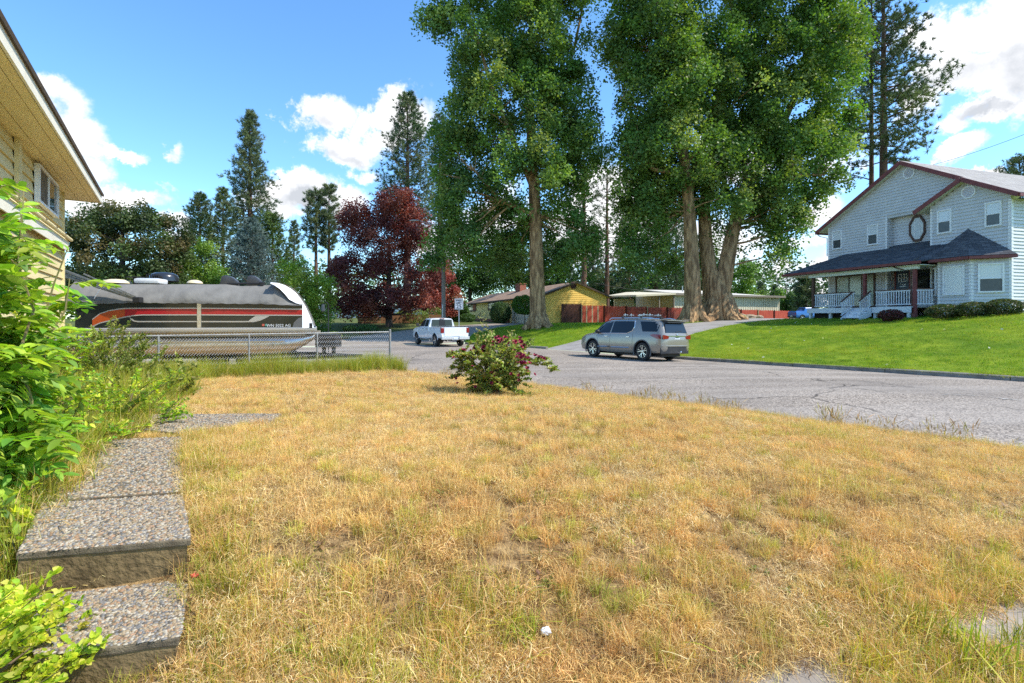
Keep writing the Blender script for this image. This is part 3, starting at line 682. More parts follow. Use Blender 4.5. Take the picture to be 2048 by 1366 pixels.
# greener tufts that stand out of the dry lawn
def green_tufts():
    spots = [(948, 1235, .9), (1045, 1275, 1.1), (1855, 1285, 1.5), (1740, 1345, 1.2), (1980, 1165, .8), (1530, 915, 1.0), (1290, 1160, .8), (1195, 940, .7), (480, 1190, 1.3), (440, 1120, 1.2), (1965, 925, .7), (2010, 1220, .6), (1380, 930, .8), (700, 1330, .9), (1960, 1340, 1.9), (1560, 1010, .8), (2000, 1120, .9), (830, 1010, .6), (1630, 1260, .8), (1900, 1360, 1.3), (2040, 1300, 1.2), (1780, 1190, .9), (1700, 1150, .9), (1130, 1200, .6), (600, 1150, .6), (420, 1200, 1.0), (1330, 1340, .8)]
    A = []
    for (px, py, s) in spots:
        d = 1.0
        for _ in range(120):
            p = at(px, py, d); z = G(p.x, p.y)
            if p.z <= z: break
            d += .06 if d < 6 else .2
        A.append((p.x, p.y, z - .005, s))
    A = np.array(A)
    scatter('green_tufts', A[:, 0], A[:, 1], A[:, 2], A[:, 3], gt_coll, 4)
green_tufts()
# ---------------------------------------------------------------- exposed aggregate path and steps
M_agg = mat('aggregate_mortar', (0.10, 0.078, 0.05), (0.19, 0.15, 0.095), scale=20, rough=0.9, bump=0.6, bscale=140, bdist=.01)
M_riser = mat('step_riser', (.12, .082, .036), (.25, .175, .08), scale=7, rough=.95, bump=.8, bscale=35, bdist=.02)
M_pebs = [mat('pebble_%s' % n, a, b, scale=30, rough=0.6, rnd=0.0) for n, a, b in (('tan', (.27, .205, .125), (.34, .26, .16)), ('grey', (.15, .145, .135), (.21, .195, .18)), ('pale', (.35, .305, .23), (.43, .38, .29)), ('dark', (.075, .07, .06), (.12, .105, .09)), ('rust', (.27, .16, .085), (.34, .21, .12)))]
def rand_in(poly, n):
    P = np.array(poly); lo, hi = P.min(0), P.max(0); X = rng.uniform(lo[0], hi[0], n); Y = rng.uniform(lo[1], hi[1], n); k = inpoly(X, Y, poly); return X[k], Y[k]
def build_path():
    root = thing('path', None, None); tag(root, kind='structure')
    zs = {'upper': (.63, .63), 'mid': (.635, .60), 'far': (.60, .57), 'lower': (.43, .43), 'bottom': (.24, .24)}
    names = {'upper': 'step', 'lower': 'step', 'bottom': 'step', 'mid': 'path_slab', 'far': 'path_slab'}
    labs = {'upper': None}
    for key, poly in slab_polys.items():
        mb = MB(); z = zs[key][0]; P = densify(poly, .12); c = np.mean(poly, 0)
        J = [(x + random.uniform(-.008, .008), y + random.uniform(-.008, .008)) for x, y in P]
        A_ = np.column_stack([np.array(poly), np.ones(len(poly))]); pl = np.linalg.lstsq(A_, np.array([G(*q) for q in poly]), rcond=None)[0]
        zf = lambda x, y: zs[key][0] if zs[key][0] == zs[key][1] else float(pl[0] * x + pl[1] * y + pl[2]) + .04
        top = [(x, y, zf(x, y)) for x, y in J]; th = .24 if key in ('upper', 'lower') else .12
        tp = .035 if key in ('upper', 'lower') else th; mb.slab(top[::-1], (0, 0, -tp)); sl = mb.build(names[key], M_agg, root, smooth=False, bevel=.008)
        if tp != th: mb = MB(); low = [(c[0] + (x - c[0]) * .965, c[1] + (y - c[1]) * .985, z - tp) for x, y, z in top]; mb.slab(low[::-1], (0, 0, -.22)); mb.build('riser', M_riser, sl)
        # pebbles
        if key == 'bottom': n = 900
        else: n = {'upper': 5600, 'mid': 5600, 'far': 4200, 'lower': 4200}[key]
        A = sum(poly[i][0] * poly[(i + 1) % len(poly)][1] - poly[(i + 1) % len(poly)][0] * poly[i][1] for i in range(len(poly)))
        X, Y = rand_in([tuple(c + (np.array(p) - c) * .985) for p in poly], int(n * 2.2)); X, Y = X[:n], Y[:n]
        big = key in ('mid', 'far')
        r = rng.uniform(.005, .0105, len(X)) * (1.25 if big else 1.0)
        a = rng.uniform(0, 6.28, len(X)); rx = r * rng.uniform(.9, 1.5, len(X)); ry = r * rng.uniform(.7, 1.0, len(X)); rz = r * rng.uniform(.4, .8, len(X))
        Z = np.array([zf(x, y) for x, y in zip(X, Y)]) if big else np.full(len(X), z)
        ring = 6; ang = np.arange(ring) * 2 * np.pi / ring
        lv = [(0.0, 1.0), (.62, .78), (1.0, .1)]
        V = []
        ca, sa = np.cos(a), np.sin(a)
        V.append(np.column_stack([X, Y, Z + rz]))
        for (rr, hh) in lv[1:]:
            for t in ang:
                px = rx * rr * np.cos(t); py = ry * rr * np.sin(t)
                V.append(np.column_stack([X + px * ca - py * sa, Y + px * sa + py * ca, Z + rz * hh]))
        V = np.stack(V, 1); nv = 1 + 2 * ring; base = (np.arange(len(X)) * nv)[:, None]
        tri = []
        for k in range(ring):
            k2 = (k + 1) % ring; tri += [(0, 1 + k, 1 + k2), (1 + k, 1 + ring + k, 1 + ring + k2), (1 + k, 1 + ring + k2, 1 + k2)]
        tri = np.array(tri); F = (base[:, :, None] + tri[None]).reshape(-1, 3)
        me = npmesh('pebbles', V.reshape(-1, 3), F, M_pebs, smooth=True)
        mi = np.repeat(rng.choice(5, len(X), p=[.34, .25, .17, .12, .12]), len(tri)).astype(np.int32); me.polygons.foreach_set('material_index', mi)
        link('pebbles', me, sl, kind='stuff')
build_path()

# ---------------------------------------------------------------- leaves: shared tools
def leaf_shape(L, W, fold=.25, bend=.2):
    """folded pointed oval leaf along +x : vertices, faces"""
    st = [0, .18, .45, .75, 1.0]; wd = [.05, .75, 1.0, .62, .0]
    V = []; F = []
    for t, w in zip(st, wd):
        z = -bend * L * t * t; V += [(L * t, -W / 2 * w, z + fold * W / 2 * w), (L * t, 0, z), (L * t, W / 2 * w, z + fold * W / 2 * w)]
    for i in range(4):
        b = 3 * i; F += [(b, b + 3, b + 4, b + 1), (b + 1, b + 4, b + 5, b + 2)]
    return np.array(V), F
M_leafbr = leafmat('bright_leaf', (1, 1, 1), trans=0.45, rough=0.5, rnd=.28, hue=.022, tcol=(1.4, 1.45, .5), spec=.3)
M_stem = mat('green_stem', (.16, .17, .05), (.22, .17, .08), scale=12, rough=.7)
M_twig = mat('brown_twig', (.12, .08, .045), (.2, .14, .09), scale=15, rough=.85)

def frond_mesh(name, length, pairs, LL, LW, cols):
    """compound leaf: rachis with paired leaflets and one at the tip, growing along +x and drooping"""
    V = []; F = []; T = []
    def put(vs, fs, c):
        o = len(V); V.extend([tuple(v) for v in vs]); F.extend([tuple(i + o for i in f) for f in fs]); T.extend([c] * len(vs))
    def rp(t): return Vector((length * t * (1 - .08 * t), 0, .12 * length * t - .42 * length * t * t))
    mb = MB(); mb.tube([rp(i / 6) for i in range(7)], [.0035 - .002 * i / 6 for i in range(7)], 3, cap=False); put(mb.v, mb.f, (.28, .32, .08))
    for i in range(pairs + 1):
        t = .2 + .8 * i / pairs; p = rp(t); s = 1 - .35 * abs(t - .55)
        for sd in ((1, -1) if i < pairs else (0,)):
            v, f = leaf_shape(LL * s * random.uniform(.85, 1.1), LW * s * random.uniform(.85, 1.1), fold=random.uniform(.1, .35), bend=random.uniform(.05, .35))
            yaw = sd * R(random.uniform(48, 72)); M = Matrix.Rotation(yaw, 4, 'Z') @ Matrix.Rotation(R(random.uniform(-5, 30)), 4, 'Y') @ Matrix.Rotation(R(random.uniform(-25, 25)), 4, 'X')
            c = np.array(cols[random.randrange(len(cols))]) * random.uniform(.8, 1.2)
            put([p + M.to_3x3() @ Vector(q) for q in v], f, c)
    F3 = [f if len(f) == 4 else (f[0], f[1], f[2], f[2]) for f in F]
    me = bpy.data.meshes.new(name); me.from_pydata(V, [], F); me.materials.append(M_leafbr)
    a = me.attributes.new('tint', 'FLOAT_COLOR', 'POINT'); a.data.foreach_set('color', np.column_stack([np.array(T), np.ones(len(T))]).astype(np.float32).ravel())
    me.polygons.foreach_set('use_smooth', np.ones(len(me.polygons), bool)); me.update()
    return me

bright_c = [(.24, .42, .04), (.32, .50, .05), (.17, .33, .035), (.42, .56, .08), (.14, .28, .045)]
def build_left_sapling():
    base = Vector((-3.62, 3.45, 0)); base.z = G(base.x, base.y)
    t = thing('sapling', 'leafy sapling with long compound leaves leaning in from the photo edge', 'sapling', base)
    fr = [frond_mesh('frond_%d' % i, random.uniform(.44, .6), random.choice((7, 8, 9)), .125, .056, bright_c) for i in range(6)]
    # canes
    ends = []
    for i in range(19):
        a = Vector((random.uniform(-.45, .35), random.uniform(-.4, .45), 0)); h = random.uniform(.7, 1.9) if i > 3 else (2.3, 2.2, 2.05, 1.9)[i]
        lean = Vector((random.uniform(-.35, .28), random.uniform(-.5, .3), 0)) * (h / 2.0 + .3)
        pts = [a + lean * (s ** 1.6) + Vector((random.gauss(0, .02), random.gauss(0, .02), h * s)) for s in np.linspace(0, 1, 7)]
        MB().tube(pts, [.016 - .012 * s for s in np.linspace(0, 1, 7)], 5).build('cane', M_stem, t, smooth=True); ends.append(pts)
    n = 0
    for pts in ends:
        L = pts[-1].z; k = int(9 + L * 5.2)
        for j in range(k):
            s = .16 + .84 * (j + random.random()) / k; i = min(int(s * 6), 5); f = s * 6 - i; p = pts[i].lerp(pts[i + 1], f)
            az = random.uniform(-1.9, 1.2) if random.random() < .75 else random.uniform(0, 6.28)
            w = base + p; sc = random.uniform(.75, 1.2); tip = w + Vector((math.cos(az), math.sin(az), -.1)) * .52 * sc
            if tip.y < .9: az = -az; tip = w + Vector((math.cos(az), math.sin(az), -.1)) * .52 * sc
            if tip.x / tip.y > -.82 - .10 * max(0, min(1, (tip.z - 1.55) / .9)): az = math.pi - az
            link('leaf', fr[random.randrange(6)], t, loc=p, rot=(random.gauss(0, .25), random.uniform(-.65, .35), az), scale=[sc] * 3); n += 1
build_left_sapling()

def blob_bush(name, label, cat, px, py, d, w, h, leaf, cols, nsprig=60, group=None, base=None, seed=1, meshes=None, stems=8, droop=.0, shell=.5, partname='sprig', tilt=.8):
    """low bush made of leafy sprigs, each sprig a part"""
    b = base if base is not None else at(px, py, d)
    b = Vector((b[0], b[1], G(b[0], b[1])))
    t = thing(name, label, cat, b, 0, group)
    mb = MB()
    for i in range(stems):
        a = random.uniform(0, 6.28); r = random.uniform(.2, .8)
        e = Vector((math.cos(a) * w[0] / 2 * r, math.sin(a) * w[1] / 2 * r, h * random.uniform(.5, .9))); mb.tube([Vector((0, 0, -.05)), e * .5 + Vector((0, 0, h * .1)), e], [.012, .009, .003], 4)
    mb.build('stems', M_twig, t)
    for i in range(nsprig):
        a = random.uniform(0, 6.28); el = random.uniform(-.15, 1) ; el = max(-.1, el); rr = random.uniform(shell, 1.0)
        ce = math.sqrt(max(0, 1 - min(1, abs(el)) ** 2)); p = Vector((math.cos(a) * w[0] / 2 * ce * rr, math.sin(a) * w[1] / 2 * ce * rr, h * (.12 + .88 * max(0, el) * rr)))
        link(partname, meshes[i % len(meshes)], t, loc=p, rot=(random.gauss(0, .3), -random.uniform(0, tilt) * (1 if el > .2 else .3), a + random.gauss(0, .5)), scale=[random.uniform(.75, 1.25)] * 3)
    return t
def sprig_mesh(name, n, L, W, length, cols, m=None, stemcol=(.2, .2, .08)):
    V = []; F = []; T = []
    def put(vs, fs, c):
        o = len(V); V.extend([tuple(v) for v in vs]); F.extend([tuple(i + o for i in f) for f in fs]); T.extend([tuple(c)] * len(vs))
    mb = MB(); mb.tube([(0, 0, 0), (length * .5, 0, .03 * length), (length, 0, 0)], [.004, .003, .001], 3, cap=False); put(mb.v, mb.f, stemcol)
    for i in range(n):
        t = random.uniform(.1, 1.0); p = Vector((length * t, 0, .02)); v, f = leaf_shape(L * random.uniform(.7, 1.15), W * random.uniform(.75, 1.15), fold=random.uniform(.1, .4), bend=random.uniform(0, .3))
        M = Matrix.Rotation(random.uniform(-2.6, 2.6), 3, 'Z') @ Matrix.Rotation(random.uniform(-1.2, .35), 3, 'Y') @ Matrix.Rotation(random.uniform(-.6, .6), 3, 'X')
        c = np.array(cols[random.randrange(len(cols))]) * random.uniform(.8, 1.2); put([p + M @ Vector(q) for q in v], f, c)
    me = bpy.data.meshes.new(name); me.from_pydata(V, [], F); me.materials.append(m or M_leafbr)
    a = me.attributes.new('tint', 'FLOAT_COLOR', 'POINT'); a.data.foreach_set('color', np.column_stack([np.array(T), np.ones(len(T))]).astype(np.float32).ravel())
    me.polygons.foreach_set('use_smooth', np.ones(len(me.polygons), bool)); me.update(); return me
lime_c = [(.46, .55, .04), (.56, .60, .06), (.34, .48, .035), (.64, .62, .12)]
SP_lime = [sprig_mesh('lime_sprig_%d' % i, 26, .036, .025, .17, lime_c) for i in range(5)]
SP_weed = [sprig_mesh('weed_sprig_%d' % i, 22, .042, .02, .26, bright_c + lime_c) for i in range(5)]
SP_dull = [sprig_mesh('dull_sprig_%d' % i, 40, .052, .024, .32, [(.22, .28, .06), (.30, .34, .09), (.40, .40, .13), (.16, .22, .05)]) for i in range(5)]
def build_weeds():
    co = make_coll('weeds', SP_weed + SP_lime[:2] + SP_dull[:3]); n = 5200; X = rng.uniform(-10, -2.5, n); Y = rng.uniform(1.5, 11.5, n)
    k = inpoly(X, Y, left_bed) & seen_cone(X, Y, .8) & ~on_path(X, Y, .0) & (fbm(X, Y, .8, 55) > .36); X, Y = X[k], Y[k]; n = len(X)
    me = bpy.data.objects
    scatter('weeds', X, Y, gzn(X, Y) + rng.uniform(0, .22, n), rng.uniform(.8, 1.6, n), co, 10, tilt=.9)
build_weeds()
blob_bush('lime_bush', 'lime leaved low bush beside the lowest step', 'bush', 0, 0, 0, (.8, .8), .44, None, None, 250, base=(-2.13, 1.90), meshes=SP_lime)
blob_bush('weed_clump', 'bright green leafy weed clump at the turn of the pebbled path', 'weed', 0, 0, 0, (1.1, .9), .55, None, None, 110, base=(-4.35, 5.75), meshes=SP_weed)
blob_bush('wild_shrub', 'olive green wild shrub between the sapling and the wire fence', 'shrub', 0, 0, 0, (2.0, 1.5), 1.1, None, None, 270, base=(-7.1, 8.9), meshes=SP_dull, tilt=1.2)
blob_bush('wild_shrub', 'yellow green weedy shrub low under the sapling leaves', 'shrub', 0, 0, 0, (2.0, 1.6), .75, None, None, 170, base=(-4.5, 4.5), meshes=SP_weed)
blob_bush('wild_shrub', 'pale leafy shrub against the house wall behind the sapling', 'shrub', 0, 0, 0, (1.8, 1.6), 1.5, None, None, 260, base=(-7.2, 7.6), meshes=SP_weed)

# ---------------------------------------------------------------- rose bush by the road
def build_rose():
    b = Vector((-.38, 10.5, 0)); b.z = G(b.x, b.y)
    t = thing('rose_bush', 'dark red flowering rose bush at the edge of the dry lawn', 'rose bush', b)
    rc = [(.22, .31, .05), (.31, .39, .07), (.42, .45, .11), (.15, .22, .04), (.5, .48, .16), (.32, .25, .1)]
    Mr = leafmat('rose_leaf', (1, 1, 1), trans=.3, rough=.4, rnd=.15)
    sp = [sprig_mesh('rose_sprig_%d' % i, 54, .068, .044, .32, rc, Mr) for i in range(6)]
    mb = MB(); tips = []
    for i in range(26):
        a = random.uniform(0, 6.28); r = random.uniform(.2, 1.0); h = random.uniform(.75, 1.15) * (1.05 - .3 * r)
        e = Vector((math.cos(a) * .72 * r, math.sin(a) * .65 * r, h)); mid = e * .45 + Vector((0, 0, .22)); mb.tube([(math.cos(a) * .08, math.sin(a) * .08, -.05), mid, e], [.012, .009, .004], 5); tips.append(e)
    mb.build('stems', M_twig, t, smooth=True)
    for i in range(300):
        a = random.uniform(0, 6.28); rr = math.sqrt(random.uniform(.1, 1)); z = random.uniform(.08, 1.0)
        wz = (.62 + .5 * min(z, .75)); p = Vector((math.cos(a) * .76 * rr * wz, math.sin(a) * .7 * rr * wz, z * (1.12 - .28 * rr * rr)))
        if z < .3 and p.x < -.25: p.x *= .6
        link('sprig', sp[i % 6], t, loc=p, rot=(random.gauss(0, .4), random.uniform(-.9, .5), random.uniform(0, 6.28)), scale=[random.uniform(.7, 1.2)] * 3)
    # right arm reaching out and the tall shoots
    for i in range(16):
        f = i / 15; link('sprig', sp[i % 6], t, loc=(.68 + .48 * f, -.1 + random.uniform(-.15, .15), .72 - .28 * f * f + random.uniform(-.08, .08)), rot=(random.gauss(0, .3), random.uniform(-.3, .3), random.uniform(-1, 1)), scale=[.8] * 3)
    pale = [(.42, .40, .18), (.34, .36, .13), (.5, .46, .26)]
    ps = [sprig_mesh('shoot_%d' % i, 15, .06, .03, .2, pale, Mr) for i in range(3)]
    mb = MB()
    for (x, top, lo) in ((-.22, 1.66, 1.0), (-.12, 1.42, .95), (-.33, 1.35, .95), (.36, 1.33, 1.0), (.42, 1.2, .95)):
        mb.tube([(x * .6, 0, .4), (x, .0, lo), (x + .02, 0, top)], [.008, .006, .003], 4)
        k = int((top - lo) / .055)
        for j in range(k):
            z = lo + (top - lo) * (j + .5) / k; link('shoot', ps[j % 3], t, loc=(x, 0, z), rot=(0, random.uniform(-.7, .1), j * 2.4), scale=[.55] * 3)
    mb.build('shoot_stems', M_stem, t, smooth=True)
    # blooms
    Mf = mat('rose_red', (.32, .022, .06), (.20, .012, .035), scale=14, rough=.6, rnd=.4); Mp = mat('rose_pink', (.44, .04, .11), (.34, .03, .07), scale=14, rough=.6, rnd=.3)
    fl = []
    for i in range(4):
        mb = MB()
        for ring, (rr, n, tl, s) in enumerate(((.0, 3, 1.2, .022), (.014, 5, .8, .03), (.026, 6, .35, .034))):
            for k in range(n):
                a = 6.28 * k / n + ring * .5 + random.uniform(-.2, .2); v, f = leaf_shape(s * 1.25, s * 1.25, fold=.3, bend=-.25)
                M = Matrix.Rotation(a, 3, 'Z') @ Matrix.Rotation(-tl, 3, 'Y'); mb.add([M @ (Vector(q) + Vector((rr * .4, 0, 0))) for q in v], f)
        fl.append(mb.mesh('bloom_%d' % i, [Mf if i < 3 else Mp]))
    spots = []
    for i in range(28): spots.append((random.uniform(-.15, .75), random.uniform(-.4, .3), 0, 'top'))
    for i in range(22): spots.append((random.uniform(-1.0, -.15), random.uniform(-.4, .3), 0, 'mid'))
    for i in range(17): spots.append((random.gauss(.72, .11), -.45 + random.uniform(-.1, .15), 0, 'r'))
    for i in range(10): spots.append((random.uniform(.85, 1.3), random.uniform(-.2, .1), 0, 'arm'))
    for i in range(14): spots.append((random.uniform(-.95, .7), -.62, 0, 'front'))
    for (x, y, z, k) in spots:
        if k == 'top': z = 1.10 + random.uniform(-.1, .14) - .12 * abs(x - .3)
        elif k == 'mid': z = .92 + random.uniform(-.08, .1) + .1 * x
        elif k == 'r': z = .72 - (x - .72) * .9 + random.uniform(-.15, .15)
        elif k == 'arm': z = .86 - .3 * (x - .85)
        else: z = random.uniform(.25, .85)
        x *= .86; link('bloom', fl[3] if (k == 'r' and random.random() < .75) or random.random() < .12 else fl[random.randrange(3)], t, loc=(x, y, z), rot=(random.uniform(.2, 1.2), random.gauss(0, .4), random.gauss(0, .4)), scale=[random.uniform(.8, 1.25) * (.75 if k == 'front' else 1)] * 3)
build_rose()
# ---------------------------------------------------------------- building tools
def text_mesh(name, body, size, m, extrude=0.002, align='CENTER', offset=0.0):
    cu = bpy.data.curves.new(name, 'FONT'); cu.body = body; cu.size = size; cu.extrude = extrude; cu.align_x = align; cu.align_y = 'CENTER'; cu.resolution_u = 2; cu.offset = offset
    o = bpy.data.objects.new(name, cu); COL.objects.link(o)
    dg = bpy.context.evaluated_depsgraph_get(); dg.update(); me = bpy.data.meshes.new_from_object(o.evaluated_get(dg)); me.name = name
    bpy.data.objects.remove(o); bpy.data.curves.remove(cu); me.materials.clear(); me.materials.append(m); return me
def lap(mb, o, ex, nr, fn, z0, z1, step, depth=.042):
    """lapped boards: every course a wedge, thick at its lower edge"""
    o, ex, nr = Vector(o), Vector(ex), Vector(nr); n = max(1, int(round((z1 - z0) / step))); step = (z1 - z0) / n; Z = Vector((0, 0, 1))
    for i in range(n):
        za = z0 + step * i; zb = za + step
        for (a0, a1) in fn(za + step * .5):
            if a1 - a0 < .02: continue
            p = lambda a, z, d: o + ex * a + Z * z + nr * d
            mb.add([p(a0, zb, .002), p(a1, zb, .002), p(a1, za, depth), p(a0, za, depth), p(a0, za, 0), p(a1, za, 0)], [(0, 3, 2, 1), (3, 4, 5, 2), (0, 4, 3), (1, 2, 5)])
class Wall:
    """a wall plane: origin, along vector ex, outward normal"""
    def __init__(s, o, ex, nr): s.o, s.ex, s.nr = Vector(o), Vector(ex).normalized(), Vector(nr).normalized()
    def p(s, a, z, d=0): return s.o + s.ex * a + Vector((0, 0, z)) + s.nr * d
    def box(s, mb, a0, a1, z0, z1, d0, d1):
        v = [s.p(a, z, d) for d in (d0, d1) for (a, z) in ((a0, z0), (a1, z0), (a1, z1), (a0, z1))]
        mb.add(v, [(0, 1, 2, 3), (7, 6, 5, 4), (0, 4, 5, 1), (1, 5, 6, 2), (2, 6, 7, 3), (3, 7, 4, 0)])
M_glass = mat('window_glass', (.012, .015, .018), rough=.04, spec=.9)
M_glassb = mat('window_glass_screen', (.05, .055, .058), (.075, .08, .08), scale=6, rough=.28, spec=.6)
M_white = mat('white_trim', (.72, .73, .73), (.80, .80, .79), scale=6, rough=.55)
M_blind = mat('white_blind', (.78, .78, .74), rough=.7)
M_maroon = mat('maroon_trim', (.14, .030, .028), (.20, .045, .04), scale=5, rough=.55)
M_brown = mat('brown_trim', (.075, .035, .022), (.11, .055, .035), scale=6, rough=.6)
M_dark = mat('painted_shade', (.015, .014, .013), rough=.9)  # near-black colour that stands in for shade in hollows
M_metal = mat('galvanised', (.42, .43, .44), (.55, .56, .57), scale=20, rough=.42, metal=.75)
M_alu = mat('aluminium', (.62, .62, .61), (.72, .72, .71), scale=15, rough=.35, metal=.85)
M_black = mat('black_plastic', (.018, .018, .02), rough=.5)
M_rubber = mat('tyre_rubber', (.016, .016, .016), (.03, .029, .028), scale=30, rough=.85)
def window(par, W, a0, a1, z0, z1, fm, fw=.06, upper='blind', lower='glass', mid=.5, vert=(), dep=.05, name='window', pane_m=None):
    mb = MB(); dep = dep + .05; W.box(mb, a0, a0 + fw, z0, z1, .012, dep); W.box(mb, a1 - fw, a1, z0, z1, .012, dep); W.box(mb, a0 + fw, a1 - fw, z1 - fw, z1, .012, dep); W.box(mb, a0 + fw, a1 - fw, z0, z0 + fw, .012, dep)
    zm = z0 + fw + (z1 - z0 - 2 * fw) * mid
    if mid: W.box(mb, a0 + fw, a1 - fw, zm - .02, zm + .02, .022, dep - .008)
    for f in vert: a = a0 + fw + (a1 - a0 - 2 * fw) * f; W.box(mb, a - .02, a + .02, z0 + fw, z1 - fw, .022, dep - .006)
    o = mb.build(name, fm, par)
    for (za, zb, k) in (((zm + .02, z1 - fw, upper), (z0 + fw, zm - .02, lower)) if mid else ((z0 + fw, z1 - fw, upper),)):
        m2 = MB(); W.box(m2, a0 + fw, a1 - fw, za, zb, .045, .06); m2.build('pane', {'glass': M_glass, 'blind': pane_m or M_blind_glass, 'screen': M_glassb}[k], o)
    return o
def blind_glass():
    m = mat('blind_behind_glass', (.62, .64, .64), rough=.12, spec=.7); return m
M_blind_glass = blind_glass()

def shingle_mat(name, a, b, c):
    m = mat(name, a, b, scale=14, rough=.92, bump=.5, bscale=30, stretch=(1, 1, 1), spec=.15); nt = m.node_tree; N = nt.nodes.new; L = nt.links.new
    bs = nt.nodes['Principled BSDF']; tc = N('ShaderNodeTexCoord'); br = N('ShaderNodeTexBrick'); br.inputs['Scale'].default_value = 1.0
    br.inputs['Brick Width'].default_value = .33; br.inputs['Row Height'].default_value = .14; br.inputs['Mortar Size'].default_value = .008
    br.inputs['Color1'].default_value = tuple(a) + (1,); br.inputs['Color2'].default_value = tuple(b) + (1,); br.inputs['Mortar'].default_value = tuple(c) + (1,)
    L(tc.outputs['UV'], br.inputs['Vector']); n = N('ShaderNodeTexNoise'); n.inputs['Scale'].default_value = 1.3; L(tc.outputs['UV'], n.inputs['Vector'])
    mr = N('ShaderNodeMapRange'); mr.inputs['To Min'].default_value = .72; mr.inputs['To Max'].default_value = 1.28; L(n.outputs['Fac'], mr.inputs['Value'])
    mx = N('ShaderNodeVectorMath'); mx.operation = 'SCALE'; L(br.outputs['Color'], mx.inputs[0]); L(mr.outputs[0], mx.inputs['Scale']); L(mx.outputs[0], bs.inputs['Base Color']); return m
M_sh_dark = shingle_mat('charcoal_shingles', (.07, .072, .08), (.13, .133, .145), (.025, .025, .028))
M_sh_light = shingle_mat('grey_shingles', (.30, .28, .26), (.38, .36, .33), (.14, .13, .12))
M_sh_tan = shingle_mat('tan_shingles', (.28, .19, .13), (.36, .26, .19), (.12, .08, .06))
def roof_slab(par, pts, m, th=.12, name='roof', soffit=None, label=None):
    """roof plane with UVs in metres (u level, v up the slope)"""
    P = [Vector(p) for p in pts]; n = (P[1] - P[0]).cross(P[2] - P[0]).normalized()
    if n.z < 0: P = P[::-1]; n = -n
    mb = MB(); mb.slab([p - n * th for p in P], n * th); me = mb.mesh(name, m)
    uvl = me.uv_layers.new(name='UVMap'); lev = Vector((0, 0, 1)).cross(n).normalized(); up = n.cross(lev)
    for lp in me.loops: co = me.vertices[lp.vertex_index].co; uvl.data[lp.index].uv = (co.dot(lev), co.dot(up))
    o = link(name, me, par, label)
    if soffit is not None:
        m2 = MB(); q = [p - n * (th + .004) for p in P]; c = sum(q, Vector()) / len(q); m2.slab([c + (p - c) * .995 for p in q], -n * .02); m2.build('soffit', soffit, o)
    return o

